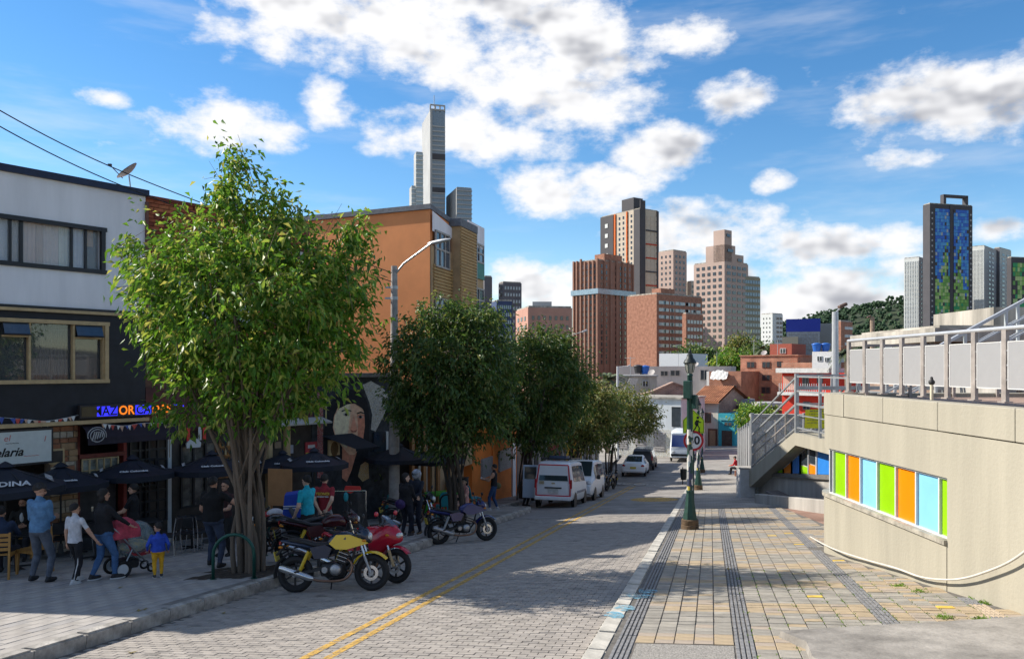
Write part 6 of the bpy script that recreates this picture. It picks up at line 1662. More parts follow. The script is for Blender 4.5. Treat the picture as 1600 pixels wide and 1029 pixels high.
def tree(label, base, lobes, stems, ml, mbk, nclump, per, L, seed, group=None, name='street_tree', stem_r=.05, droop=.7, split=1.5, fork=0., shell=.55, stem_top=.5, bare=None):
    """lobes: (x, y, z, rx, ry, rz, weight) in metres above the base; stems: how many shoots leave the ground"""
    g = np.random.default_rng(seed); rr = random.Random(seed)
    r = thing(name, label, 'tree', base, group=group)
    wts = np.array([q[6] for q in lobes], float); wts /= wts.sum()
    cen = []; out = []
    gaps = g.normal(0, 1, (40, 3)); 
    while len(cen) < nclump:
        k = g.choice(len(lobes), p=wts); q = lobes[k]
        v = g.normal(0, 1, 3); v /= np.linalg.norm(v); rad = shell + (1 - shell) * g.random() ** .5 if g.random() < .72 else g.random() ** .6
        v = v * rad * (1 + .16 * g.normal())
        p = np.array([q[0] + v[0] * q[3], q[1] + v[1] * q[4], q[2] + v[2] * q[5]])
        # ragged: noise decides where the crown has holes
        nz = math.sin(p[0] * 3.1 + seed) * math.sin(p[1] * 2.7 + seed * 2) * math.sin(p[2] * 2.9 + seed * 3) + .5 * math.sin(p[0] * 7 + p[2] * 6.1)
        if nz < -.16 and g.random() < .92: continue
        cen.append(p); out.append(v)
    cen = np.array(cen); out = np.array(out)
    n = nclump * per
    ci = np.repeat(np.arange(nclump), per)
    sp = L * 1.7 * g.uniform(.6, 1.5, (nclump, 1))[ci]
    twig = g.normal(0, 1, (nclump, 3)) * .6 + out * .9 + np.array([0, 0, .25]); twig /= np.linalg.norm(twig, axis=1, keepdims=True)
    tpos = g.uniform(-1, 1, (n, 1))
    pos = cen[ci] + twig[ci] * tpos * sp + g.normal(0, .32, (n, 3)) * sp
    dr = g.normal(0, 1, (n, 3)) * .75 + twig[ci] * .7 + out[ci] * .35 + np.array([0, 0, -droop])
    leaves('crown', pos, dr, L, ml, r, seed, droop=droop)
    # trunk: shoots that spread upwards, each bending towards a clump of the crown
    tk = MB(); cz = np.mean([q[2] for q in lobes])
    targets = cen[g.choice(nclump, stems * 3, replace=False)]
    for s in range(stems):
        a = 2 * PI * s / stems + rr.uniform(-.3, .3); r0 = (.06 + .10 * rr.random()) * min(1, stems / 3) * (stem_r / .05)
        p0 = Vector((math.cos(a) * r0 * 1.6, math.sin(a) * r0 * 1.6, -.1))
        tg = Vector(targets[s]); tg.z = max(tg.z, cz * .9)
        z1 = split * rr.uniform(.75, 1.2)
        p1 = Vector((p0.x * 1.1 + tg.x * .05 + rr.uniform(-.03, .03), p0.y * 1.1 + tg.y * .05, z1))
        p2 = p1.lerp(tg, .42) + Vector((rr.uniform(-.15, .15), rr.uniform(-.15, .15), .3))
        pts = smooth_pts([p0, p1, p2, tg], 5); m_ = len(pts)
        sr = stem_r * rr.uniform(.75, 1.25)
        tk.tube(pts, [sr * (1 - .82 * (i / (m_ - 1)) ** .9) + .004 for i in range(m_)], 7)
        for k in range(3):
            f_ = rr.randrange(int(m_ * .42), int(m_ * .85)); b0 = pts[f_]; tb = Vector(targets[stems + (2 * s + k) % (2 * stems)])
            if (tb - b0).length > 2.6: tb = b0 + (tb - b0).normalized() * 2.4
            pb = smooth_pts([b0, b0.lerp(tb, .5) + Vector((0, 0, .25)), tb], 4)
            tk.tube(pb, [sr * .42 * (1 - .8 * i / (len(pb) - 1)) + .003 for i in range(len(pb))], 5)
    tk.build('trunk', mbk, r, smooth=True)
    if bare:
        tw = MB()
        for k in range(bare):
            c = Vector(cen[g.integers(nclump)]); d = Vector(g.normal(0, 1, 3)) * .25 + Vector((0, 0, .15)); tw.tube([c - d, c, c + d], [.006, .005, .003], 4)
        tag(tw.build('twigs', mbk, r), kind='stuff')
    return r
def px_lobes(bx, by, Y, items, base):
    """items: (px, py, rx_px, ry_px, dy, weight) around a tree standing at distance Y"""
    o = []
    for x, y, rx, ry, dy, w in items:
        p = PX(x, y, Y); k = Y / F
        o.append((p.x - base.x, dy, p.z - base.z, rx * k, rx * k * .95, ry * k, w))
    return o
GRP = 'leafy trees along the left-hand pavement'
b1 = GP(393, 893, PAVE)
lob = px_lobes(0, 0, b1.y, [(395, 480, 165, 130, 0, 30), (315, 430, 80, 70, -.2, 6), (480, 440, 85, 80, 0, 7), (395, 590, 125, 62, 0, 9), (275, 540, 50, 70, 0, 3.5), (515, 535, 52, 70, .1, 3.5), (372, 330, 45, 45, 0, 2.4), (368, 275, 26, 38, 0, 1.1), (440, 335, 30, 40, .1, .9), (215, 365, 20, 22, 0, .35), (205, 400, 28, 22, 0, .4), (550, 365, 22, 28, 0, .5), (570, 420, 22, 30, 0, .5), (430, 645, 60, 22, 0, 1.4), (320, 645, 60, 25, -.2, 1.8), (560, 490, 26, 40, 0, .8), (235, 470, 30, 50, 0, 1)], b1)
tree('big bright green multi-stemmed tree behind the hoop rack and yellow motorcycle', b1, lob, 11, m_leaf1, m_bark, 1400, 17, .155, 11, GRP, stem_r=.058, split=1.1, bare=150)
b2 = GP(712, 815, PAVE)
lob = px_lobes(0, 0, b2.y, [(705, 580, 92, 78, 0, 20), (650, 560, 45, 55, -.2, 5), (765, 580, 45, 60, .2, 5), (710, 650, 85, 45, 0, 8), (690, 500, 50, 30, 0, 4), (745, 505, 45, 28, 0, 3), (640, 620, 35, 50, 0, 3), (705, 690, 50, 25, 0, 2), (770, 645, 35, 35, 0, 2)], b2)
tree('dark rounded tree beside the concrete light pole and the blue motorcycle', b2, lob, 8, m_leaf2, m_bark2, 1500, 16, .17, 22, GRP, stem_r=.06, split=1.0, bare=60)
b3 = GP(822, 778, PAVE)
lob = px_lobes(0, 0, b3.y, [(848, 600, 70, 70, 0, 16), (820, 640, 60, 50, 0, 7), (885, 600, 38, 60, .2, 5), (850, 540, 45, 28, 0, 4), (840, 680, 45, 28, 0, 3), (810, 560, 30, 40, 0, 2)], b3)
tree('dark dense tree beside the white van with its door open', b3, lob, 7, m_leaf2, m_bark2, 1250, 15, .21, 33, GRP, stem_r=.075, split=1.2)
b4 = Vector((3.6, 47.5, G(3.6, 47.5) + PAVE))
lob = px_lobes(0, 0, b4.y, [(915, 640, 48, 42, 0, 12), (895, 665, 40, 35, 0, 5), (940, 635, 32, 35, 0, 4), (925, 612, 30, 20, 0, 3), (915, 690, 30, 18, 0, 2)], b4)
tree('olive green tree behind the second white van', b4, lob, 5, m_leaf3, m_bark2, 700, 13, .22, 44, GRP, stem_r=.075)
b5 = Vector((7.2, 58.0, G(7.2, 58) + PAVE))
lob = px_lobes(0, 0, b5.y, [(965, 650, 42, 38, 0, 10), (1000, 655, 30, 28, 0, 5), (985, 625, 32, 20, 0, 4), (950, 670, 30, 30, 0, 3), (1018, 650, 14, 18, 0, 1)], b5)
tree('light-topped tree near the white sedan at the bend', b5, lob, 5, m_leaf3, m_bark2, 650, 13, .23, 55, GRP, stem_r=.075)
b6 = Vector((4.9, 52.5, G(4.9, 52.5) + PAVE))
lob = px_lobes(0, 0, b6.y, [(935, 660, 30, 36, 0, 10), (945, 640, 25, 20, 0, 4)], b6)
tree('small tree squeezed between the olive tree and the light-topped tree', b6, lob, 4, m_leaf2, m_bark2, 350, 13, .22, 66, GRP, stem_r=.06)
# far greenery
def far_tree(label, x, y0, y1, wpx, Y, ml, seed, n=220, L=.5):
    top, bot = PX(x, y0, Y), PX(x, y1, Y); g = G(top.x, Y) if Y < 100 else -10.
    base = Vector((top.x, Y, g)); k = Y / F; cz = (top.z + bot.z) / 2 - g; rz_ = (top.z - bot.z) / 2
    lob = [(0, 0, cz, wpx * k / 2, wpx * k / 2, rz_, 5), (-wpx * k * .25, 0, cz - rz_ * .2, wpx * k * .3, wpx * k * .3, rz_ * .7, 2), (wpx * k * .28, 0, cz + rz_ * .1, wpx * k * .28, wpx * k * .3, rz_ * .6, 2)]
    tree(label, base, lob, 3, ml, m_bark2, n, 10, L, seed, 'trees among the far houses', 'far_tree', stem_r=.14, split=2.)
far_tree('dark round tree in front of the beige apartment tower', 1092, 545, 572, 44, 165, m_leaf2, 71, L=.9)
far_tree('yellow-green tree beside the olive glazed tower', 1157, 529, 556, 34, 190, m_leaf3, 72, L=.9)
far_tree('pale green low tree left of the brick apartments', 1142, 556, 576, 40, 140, m_leaf1, 73, L=.8)
far_tree('bright green bush spilling over the wall by the turquoise shop', 1182, 634, 664, 52, 62, m_leaf1, 74, 300, .3)
far_tree('dark tree under the blue-edged offices', 1185, 540, 565, 36, 180, m_leaf2, 75, L=.9)
far_tree('green bush on the roof edge right of the steel mast', 1432, 532, 542, 46, 40, m_leaf1, 76, 120, .2)
far_tree('dark trees clump beside the brown brick tower', 1075, 548, 572, 30, 170, m_leaf2, 77, L=.9)
def palm(label, x, y, Y, seed, s=1.):
    p = PX(x, y, Y); g = G(p.x, Y) if Y < 100 else -10.; r = thing('palm_tree', label, 'palm tree', (p.x, Y, g), group='palms among the far houses'); h = p.z - g
    mb = MB(); mb.tube([(0, 0, 0), (.1, 0, h * .5), (0, 0, h)], [.25, .2, .17], 8); mb.build('trunk', m_bark, r, smooth=True)
    rr = random.Random(seed)
    for k in range(22):
        a = rr.uniform(0, 2 * PI); e = rr.uniform(-.5, 1.1); L = rr.uniform(1.6, 2.4) * s; mb = MB(); pts = []
        for i in range(6):
            t = i / 5; pts.append(Vector((math.cos(a) * L * t * math.cos(e * .7), math.sin(a) * L * t * math.cos(e * .7), h + L * (math.sin(e) * t - .55 * t * t))))
        sd_ = Vector((-math.sin(a), math.cos(a), 0))
        for i in range(5):
            for sgn in (-1, 1):
                for q in range(3):
                    c = pts[i].lerp(pts[i + 1], q / 3); wv = .55 * s * (1 - (i + q / 3) / 6)
                    d = (pts[i + 1] - pts[i]).normalized()
                    mb.add([c, c + d * .16, c + d * .28 * s + sd_ * sgn * wv + Vector((0, 0, -.12 * s))], [(0, 1, 2)])
        mb.build('frond', mat('palm_green', (.10, .13, .06), .6, var=.3), r)
palm('grey-green palm in front of the old roof house', 950, 592, 82, 5); palm('dark palm on the skyline left of the brick rooftop room', 1190, 545, 118, 6, .8); palm('palm behind the terrace railing end', 1322, 552, 66, 7, .9)
# pot plants in front of the mural
def potplant(label, loc, h, pot=True, seed=1):
    r = thing('potted_plant', label, 'plant', loc, group='plants in front of the mural'); g = np.random.default_rng(seed); n = 420
    mb = MB(); mb.add([(-.2, -.2, 0), (.2, -.2, 0), (.2, .2, 0), (-.2, .2, 0), (-.26, -.26, .55), (.26, -.26, .55), (.26, .26, .55), (-.26, .26, .55)], [(3, 2, 1, 0), (0, 1, 5, 4), (1, 2, 6, 5), (2, 3, 7, 6), (3, 0, 4, 7), (4, 5, 6, 7)]); mb.build('pot', mat('white_pot', (.50, .49, .48), .6, var=.1), r, bevel=.01)
    pos = g.normal(0, 1, (n, 3)) * np.array([.22, .22, .1]) + np.array([0, 0, .6]); pos[:, 2] += g.random(n) * (h - .7)
    dr = g.normal(0, .5, (n, 3)) + np.array([0, 0, .9]); leaves('foliage', pos, dr, .28, m_leaf2, r, seed, .16, .3)
potplant('left tall leafy plant in a white pot before the mural', GP(577, 808, PAVE), 1.7, seed=4)
potplant('right tall leafy plant in a white pot before the mural', GP(592, 806, PAVE), 1.6, seed=5)
potplant('bushy plant in a white pot behind the two tall ones', GP(562, 800, PAVE), 1.9, seed=6)
# ================================================================== VEHICLES
m_tyre = mat('tyre_rubber', (.018, .018, .019), .8, var=.2, scale=20)
m_rim = mat('black_alloy', (.03, .03, .033), .35, .6, .1)
m_chr = mat('bright_metal', (.62, .62, .63), .22, .9, .08, 8)
m_alu = mat('cast_aluminium', (.36, .36, .37), .42, .8, .15, 12)
m_plas = mat('black_plastic', (.022, .022, .024), .5, var=.15, scale=10)
m_seat = mat('seat_vinyl', (.018, .018, .02), .55, var=.2, scale=8)
m_red_l = mat('tail_light_red', (.35, .008, .01), .2, var=.1, spec=.7)
m_clear = mat('lamp_clear', (.55, .56, .56), .12, .3, var=.1, spec=.8)
m_amber = mat('lamp_amber', (.55, .2, .01), .2, var=.1)
def carpaint(name, c, metal=.0, rough=.22): return mat(name, c, rough, metal, .04, 2, spec=.6)
def loft(mb, secs, n=12, pw=2.4):
    """superellipse sections (x, zc, hw, hh) along x"""
    rg = []
    for x, zc, hw, hh in secs:
        ring = []
        for j in range(n):
            a = 2 * PI * j / n; c, s = math.cos(a), math.sin(a)
            ring.append((x, hw * math.copysign(abs(c) ** (2 / pw), c), zc + hh * math.copysign(abs(s) ** (2 / pw), s)))
        rg.append(ring)
    mb.rings(rg)
    return mb
def torus(mb, c, Rr, r, n=28, k=8, axis='Y', sq=1.):
    pts = [(c[0] + math.cos(t) * Rr, c[1], c[2] + math.sin(t) * Rr) for t in np.linspace(0, 2 * PI, n + 1)[:-1]]
    mb.tube(pts, r, k, closed=True, sq=sq)
def moto(label, rear, front, tank, accent, shroud=True, fairing=None, rimc=None, shock=(.55, .38, .02), name='motorcycle', lean=-7, muff=None):
    rear, front = Vector(rear), Vector(front); d = (front - rear); wb = d.length
    ex_ = d.normalized(); side = Vector((0, 0, 1)).cross(ex_).normalized(); up = ex_.cross(side)
    Mx = Matrix((ex_, side, up)).transposed().to_4x4() @ Matrix.Rotation(R(lean), 4, 'X')
    r = thing(name, label, 'motorcycle', (0, 0, 0)); r.matrix_world = Matrix.Translation((rear + front) / 2) @ Mx
    r.location = (rear + front) / 2; r.rotation_euler = Mx.to_euler()
    fx, rx = .65, -.65; RW = .30
    rimc = rimc or m_rim
    for x, nm in ((fx, 'front_wheel'), (rx, 'rear_wheel')):
        mb = MB(); torus(mb, (x, 0, RW), .20, .018, 24, 6); w = mb.build(nm, rimc, r, smooth=True)
        mb = MB(); torus(mb, (x, 0, RW), .252, .05 if x > 0 else .058, 28, 8, sq=1.0); mb.build('tyre', m_tyre, w, smooth=True)
        for k in range(6):
            a = k * PI / 3 + .3; mb = MB(); mb.bar((x + math.cos(a) * .035, 0, RW + math.sin(a) * .035), (x + math.cos(a + .18) * .2, 0, RW + math.sin(a + .18) * .2), .03, .022, up=(0, 1, 0)); mb.build('spoke', rimc, w)
        mb = MB(); mb.lathe([(.045, -.08), (.05, 0), (.045, .08)], 12, (x, 0, RW), axis='Y'); mb.build('hub', m_alu, w, smooth=35)
        mb = MB()
        n = 26; o = [(x + math.cos(2 * PI * i / n) * .125, -.075, RW + math.sin(2 * PI * i / n) * .125) for i in range(n)]; q = [(x + math.cos(2 * PI * i / n) * .075, -.075, RW + math.sin(2 * PI * i / n) * .075) for i in range(n)]
        if x > 0: mb.add(o + q + [(a, b + .006, c) for a, b, c in o + q], [(i, (i + 1) % n, n + (i + 1) % n, n + i) for i in range(n)] + [(2 * n + n + i, 2 * n + n + (i + 1) % n, 2 * n + (i + 1) % n, 2 * n + i) for i in range(n)]); mb.build('brake_disc', m_chr, w)
    for s in (-1, 1):
        mb = MB(); mb.tube([(fx, s * .095, RW), (fx - .10, s * .095, .58)], .026, 8); mb.build('fork_leg', m_alu if not fairing else m_tan, r, smooth=40)
        mb = MB(); mb.tube([(fx - .10, s * .095, .57), (fx - .21, s * .09, .92)], .019, 8); mb.build('fork_tube', m_chr, r, smooth=40)
        mb = MB(); mb.bar((rx, s * .10, RW), (-.12, s * .08, .40), .035, .05); mb.build('swingarm', m_plas, r)
    mb = MB(); mb.box((fx - .19, 0, .90), (.08, .22, .05)); mb.build('yoke', m_plas, r)
    # mudguards
    def guard(x, a0, a1, Rr, w, m, nm):
        rg = []
        for t in np.linspace(R(a0), R(a1), 10):
            c, s = math.cos(t), math.sin(t); rg.append([(x + c * Rr, -w, RW + s * Rr - .0), (x + c * (Rr + .03), -w * .5, RW + s * (Rr + .03)), (x + c * (Rr + .03), w * .5, RW + s * (Rr + .03)), (x + c * Rr, w, RW + s * Rr), (x + c * (Rr + .012), 0, RW + s * (Rr + .012))])
        mb = MB(); mb.rings(rg); mb.build(nm, m, r, smooth=50)
    guard(fx, 40, 155, .325, .075, accent, 'front_mudguard')
    guard(rx, 60, 190, .345, .08, m_plas, 'rear_mudguard')
    # frame, engine, exhaust
    mb = MB(); mb.tube([(.40, 0, .86), (.1, 0, .72), (-.2, 0, .66), (-.62, 0, .76)], .025, 8); mb.tube([(.40, 0, .82), (.30, 0, .45), (.1, 0, .25), (-.2, 0, .27), (-.28, 0, .62)], .022, 8); mb.build('frame', m_plas, r, smooth=40)
    mb = MB(); loft(mb, [(-.20, .38, .06, .07), (-.17, .38, .11, .11), (.0, .36, .12, .13), (.17, .36, .11, .12), (.2, .36, .05, .06)], 12); e = mb.build('engine', m_plas, r, smooth=40)
    mb = MB(); mb.lathe([(.0, .155), (.06, .155), (.085, .14), (.10, .11), (.10, .0)], 18, (.06, 0, .37), axis='Y'); mb.build('clutch_cover', m_alu, e, smooth=35)
    mb = MB(); mb.lathe([(.0, .135), (.05, .135), (.06, .11), (.06, .0)], 16, (-.12, 0, .37), axis='Y'); mb.build('sprocket_cover', m_alu, e, smooth=35)
    for k in range(6):
        mb = MB(); mb.box((.13 + .012 * k, 0, .49 + k * .028), (.17, .17, .014), rot=Matrix.Rotation(R(20), 3, 'Y')); mb.build('cooling_fin', m_alu if k % 2 else m_plas, e)
    mb = MB(); mb.tube(smooth_pts([(.22, -.03, .55), (.33, -.08, .46), (.31, -.11, .30), (.16, -.14, .2), (-.2, -.15, .2), (-.36, -.15, .25)], 5), .022, 8); mb.build('exhaust_pipe', mat('heat_tinted_pipe', (.22, .13, .09), .4, .8), r, smooth=True)
    mb = MB(); mb.tube([(-.30, -.15, .235), (-.36, -.155, .25), (-.82, -.19, .42), (-.86, -.19, .434)], [.028, .055, .062, .045], 12); mu_ = mb.build('muffler', muff or m_chr, r, smooth=40)
    mb = MB(); mb.box((-.6, -.225, .35), (.18, .01, .035), rot=Matrix.Rotation(R(-18), 3, 'Y')); mb.build('muffler_plate', m_plas, mu_)
    mb = MB(); mb.tube([(-.40, .1, .68), (-.55, .1, .36)], .03, 8); mb.tube([(-.40, -.1, .68), (-.55, -.1, .36)], .03, 8); mb.build('shock', mat('shock_%s' % name + str(shock[0]), shock, .4), r, smooth=40)
    # tank, shrouds, seat, tail
    mb = MB(); loft(mb, [(-.10, .80, .05, .04), (-.06, .82, .11, .09), (.08, .86, .145, .125), (.24, .87, .15, .125), (.36, .84, .11, .1), (.41, .82, .05, .05)], 14); mb.build('tank', tank, r, smooth=50)
    if shroud:
        for s in (-1, 1):
            mb = MB(); P_ = [(-.04, .80), (.08, .71), (.26, .70), (.62, .79), (.54, .85), (.30, .94), (.08, .94)]
            mb.add([(x, s * (.155 + .02 * math.sin(i)), z) for i, (x, z) in enumerate(P_)] + [(x, s * .10, z) for x, z in P_], [tuple(range(7)) if s < 0 else tuple(range(6, -1, -1)), tuple(range(13, 6, -1)) if s < 0 else tuple(range(7, 14))] + [(i, (i + 1) % 7, 7 + (i + 1) % 7, 7 + i) if s > 0 else ((i + 1) % 7, i, 7 + i, 7 + (i + 1) % 7) for i in range(7)]); mb.build('tank_shroud', accent, r, smooth=25)
    for s in (-1, 1):
        mb = MB(); P_ = [(-.38, .74), (-.30, .55), (-.08, .56), (.0, .72), (-.12, .78)]
        mb.add([(x, s * .115, z) for x, z in P_] + [(x, s * .07, z) for x, z in P_], [(0, 1, 2, 3, 4) if s < 0 else (4, 3, 2, 1, 0)] + [(i, (i + 1) % 5, 5 + (i + 1) % 5, 5 + i) for i in range(5)]); mb.build('side_panel', tank, r)
    mb = MB(); loft(mb, [(-.03, .80, .07, .03), (-.1, .785, .11, .04), (-.3, .775, .12, .045), (-.48, .83, .11, .045), (-.72, .865, .085, .04), (-.78, .87, .04, .02)], 12); mb.build('seat', m_seat, r, smooth=50)
    mb = MB(); loft(mb, [(-.2, .72, .07, .04), (-.45, .76, .10, .05), (-.75, .82, .08, .045), (-.9, .85, .04, .025)], 10); mb.build('tail', tank if not fairing else accent, r, smooth=50)
    mb = MB(); mb.tube(smooth_pts([(-.55, -.12, .86), (-.8, -.11, .93), (-.9, 0, .95), (-.8, .11, .93), (-.55, .12, .86)], 4), .012, 6); mb.build('grab_rail', m_plas, r, smooth=True)
    mb = MB(); mb.box((-.91, 0, .82), (.03, .12, .06)); mb.build('tail_light', m_red_l, r, bevel=.01)
    mb = MB(); mb.box((-.98, 0, .60), (.012, .2, .16), rot=Matrix.Rotation(R(-15), 3, 'Y')); mb.build('number_plate', mat('plate_yellow', (.55, .42, .05), .6), r)
    mb = MB(); mb.bar((-.82, 0, .8), (-.97, 0, .62), .14, .02); mb.build('plate_bracket', m_plas, r)
    # cockpit
    mb = MB(); mb.tube(smooth_pts([(.36, -.36, 1.02), (.42, -.2, 1.03), (.46, -.08, .97), (.46, .08, .97), (.42, .2, 1.03), (.36, .36, 1.02)], 4), .013, 8); mb.build('handlebar', m_plas, r, smooth=True)
    for s in (-1, 1):
        mb = MB(); mb.tube([(.38, s * .26, 1.025), (.355, s * .38, 1.02)], .02, 8); mb.build('grip', m_tyre, r, smooth=40)
        mb = MB(); mb.tube([(.42, s * .2, 1.03), (.44, s * .26, 1.14), (.43, s * .30, 1.19)], .007, 5); mr_ = mb.build('mirror', m_plas, r)
        mb = MB(); mb.ell((.43, s * .32, 1.21), (.02, .07, .045), 10, 6); mb.build('mirror_glass', accent if fairing else m_plas, mr_, smooth=True)
        mb = MB(); mb.ell((.56, s * .17, .84), (.04, .025, .022), 8, 6); mb.build('indicator', m_amber, r, smooth=True)
        mb = MB(); mb.ell((-.86, s * .16, .76), (.04, .025, .022), 8, 6); mb.build('indicator', m_amber, r, smooth=True)
    if fairing:
        mb = MB(); loft(mb, [(.16, .70, .16, .20), (.34, .74, .19, .25), (.50, .82, .18, .22), (.62, .84, .13, .17), (.74, .80, .05, .09), (.77, .78, .02, .04)], 16, 2.2); mb.build('fairing', fairing, r, smooth=60)
        mb = MB(); mb.add([(.42, -.13, 1.02), (.42, .13, 1.02), (.64, .09, .98), (.64, -.09, .98), (.40, -.09, 1.17), (.40, .09, 1.17)], [(3, 2, 5, 4), (0, 3, 4), (2, 1, 5)]); mb.build('windscreen', mat('smoked_screen', (.05, .05, .06), .08, alpha=.6, spec=.8), r)
        mb = MB(); mb.ell((.71, 0, .83), (.06, .09, .06), 12, 8); mb.build('headlight', m_clear, r, smooth=True)
    else:
        mb = MB(); loft(mb, [(.42, .93, .08, .09), (.50, .93, .12, .13), (.58, .90, .11, .12), (.64, .86, .06, .07)], 12); mb.build('headlight_cowl', tank, r, smooth=50)
        mb = MB(); mb.ell((.615, 0, .89), (.05, .085, .075), 12, 8); mb.build('headlight', m_clear, r, smooth=True)
        mb = MB(); mb.add([(.46, -.1, 1.03), (.46, .1, 1.03), (.60, .08, .99), (.60, -.08, .99), (.44, -.06, 1.13), (.44, .06, 1.13)], [(3, 2, 5, 4), (0, 3, 4), (2, 1, 5)]); mb.build('windscreen', mat('smoked_screen', (.05, .05, .06), .08, alpha=.6, spec=.8), r)
    mb = MB(); mb.tube([(-.05, .1, .24), (-.12, .24, -.03)], .012, 6); mb.build('side_stand', m_plas, r)
    mb = MB(); mb.tube([(.05, -.1, .26), (.0, -.26, .25)], .012, 6); mb.build('foot_peg', m_plas, r)
    return r
PY = carpaint('paint_yellow', (.72, .47, .012)); PN = carpaint('paint_navy', (.012, .022, .05)); PR = carpaint('paint_crimson', (.42, .008, .03)); PU = carpaint('paint_indigo', (.015, .018, .11)); PK = carpaint('paint_black', (.012, .012, .014))
def gz(x, y, o=0): return Vector((x, y, G(x, y) + o))
moto('yellow and navy motorcycle parked at the kerb by the big tree', gz(-3.62, 13.35), gz(-2.36, 13.28), PN, PY)
moto('crimson faired motorcycle parked behind the yellow one', gz(-3.25, 14.5), gz(-2.02, 13.98), PR, PR, False, PR)
moto('indigo motorcycle with a silver muffler parked by the second tree', gz(-1.82, 20.05), gz(-.68, 20.55), PU, PU, True, None, m_rim, (.3, .3, .3), muff=m_alu)
moto('dark motorcycle parked on the pavement behind the yellow one', gz(-4.05, 16.35, PAVE), gz(-5.2, 16.15, PAVE), PK, PK, False, shock=(.2, .02, .02))
moto('dark red motorcycle seen between the teal shirt and the yellow motorcycle', gz(-4.3, 15.55, PAVE), gz(-3.15, 15.9, 0.1), carpaint('paint_darkred', (.05, .004, .007)), PK, False)
moto('black motorcycle parked behind the woman by the light pole', gz(-3.3, 21.9, PAVE), gz(-2.1, 21.5, PAVE), PK, PK, False, shock=(.1, .1, .1))
moto('black motorcycle parked beyond the two white vans', gz(5.35, 45.0), gz(4.9, 43.8), PK, PK, False, shock=(.11, .1, .1))
moto('second black motorcycle parked beyond the two white vans', gz(6.0, 47.0), gz(5.5, 45.8), PK, PK, True, shock=(.12, .1, .1))

# ---- cars and vans: cross-sections along x (rear to front)
def car(label, cat, pos, head, st, paint, glass_sides, screens, wheels, wr=.30, tw=.19, name='car', extras=None):
    th = math.atan2(head[1], head[0])
    pos = Vector((pos[0], pos[1], G(pos[0], pos[1])))
    sl_ = (G(pos.x + head[0], pos.y + head[1]) - G(pos.x - head[0], pos.y - head[1])) / (2 * math.hypot(*head))
    r = thing(name, label, cat, pos); r.rotation_euler = (Matrix.Rotation(th, 3, 'Z') @ Matrix.Rotation(-math.atan(sl_), 3, 'Y')).to_euler()
    def at(x):
        for a, b in zip(st, st[1:]):
            if a[0] <= x <= b[0]:
                t = (x - a[0]) / (b[0] - a[0]) if b[0] > a[0] else 0; return [p + (q - p) * t for p, q in zip(a, b)]
        return list(st[0] if x < st[0][0] else st[-1])
    def ring(s):
        x, zb_, zl_, zt_, wb_, wl_, wt_ = s; zm = zb_ + (zl_ - zb_) * .45
        h = [(wb_ * .93, zb_), (wb_, zb_ + .10), (max(wb_, wl_) * 1.01, zm), (wl_, zl_), (wt_, zt_ - .06 * (zt_ - zl_ > .1) - .005), (wt_ * .86, zt_)]
        return [(x, y, z) for y, z in h] + [(x, -y, z) for y, z in reversed(h)]
    xs_ = sorted({s[0] for s in st} | set(np.linspace(st[0][0], st[-1][0], 14)))
    mb = MB(); mb.rings([ring([x] + at(x)[1:]) for x in xs_]); body = mb.build('body', paint, r, smooth=32)
    for (a, b) in glass_sides:
        for s in (-1, 1):
            mb = MB(); k = 4
            for i in range(k):
                q = []
                for xx, tt in ((a + (b - a) * i / k, .06), (a + (b - a) * (i + 1) / k, .06), (a + (b - a) * (i + 1) / k, .86), (a + (b - a) * i / k, .86)):
                    S = at(xx); z = S[2] + (S[3] - .06 - S[2]) * tt; y = S[5] + (S[6] - S[5]) * tt + .012; q.append((xx, s * y, z))
                mb.quad(*(q if s > 0 else q[::-1]))
            mb.build('side_window', m_cg, r)
    for (nm, x1, x2, k1, k2) in screens:
        S1, S2 = at(x1), at(x2); mb = MB(); o = .012; sg = 1 if x2 > x1 else -1
        y1, y2 = S1[6] * k1, S2[6] * k2
        q = [(x1 + sg * o, y1, S1[3] + o), (x1 + sg * o, -y1, S1[3] + o), (x2 + sg * o, -y2, S2[3] + o), (x2 + sg * o, y2, S2[3] + o)]
        mb.quad(*(q if sg < 0 else q[::-1])); mb.build(nm, m_cg, r)
    for x in wheels:
        for s in (-1, 1):
            y = at(x)[4] - tw / 2 + .025
            mb = MB(); torus(mb, (x, s * y, wr), wr - .075, .075, 22, 8, sq=1.15); w = mb.build('wheel', m_tyre, r, smooth=True)
            mb = MB(); mb.lathe([(.0, -.06), (wr * .68, -.05), (wr * .7, .05), (wr * .5, .065), (.05, .05), (.0, .06)] if s < 0 else [(.0, -.06), (.05, -.05), (wr * .5, -.065), (wr * .7, -.05), (wr * .68, .05), (.0, .06)], 16, (x, s * y, wr), axis='Y'); mb.build('rim', m_alu, w, smooth=35)
            mb = MB(); n = 16; yy = s * (at(x)[4] + .012)
            mb.add([(x, yy, wr)] + [(x + math.cos(2 * PI * i / n) * (wr + .06), yy, wr + math.sin(2 * PI * i / n) * (wr + .06)) for i in range(n)], [(0, i + 1, (i + 1) % n + 1) for i in range(n)]); mb.build('wheel_arch', m_plas, r)
    return r, at
m_cg = mat('car_glass', (.035, .05, .055), .06, var=0, spec=1.0)
PW = carpaint('paint_white', (.74, .75, .76), rough=.3)
m_redtape = mat('red_vinyl', (.55, .02, .03), .5, var=.05)
hd = (.25, .968)
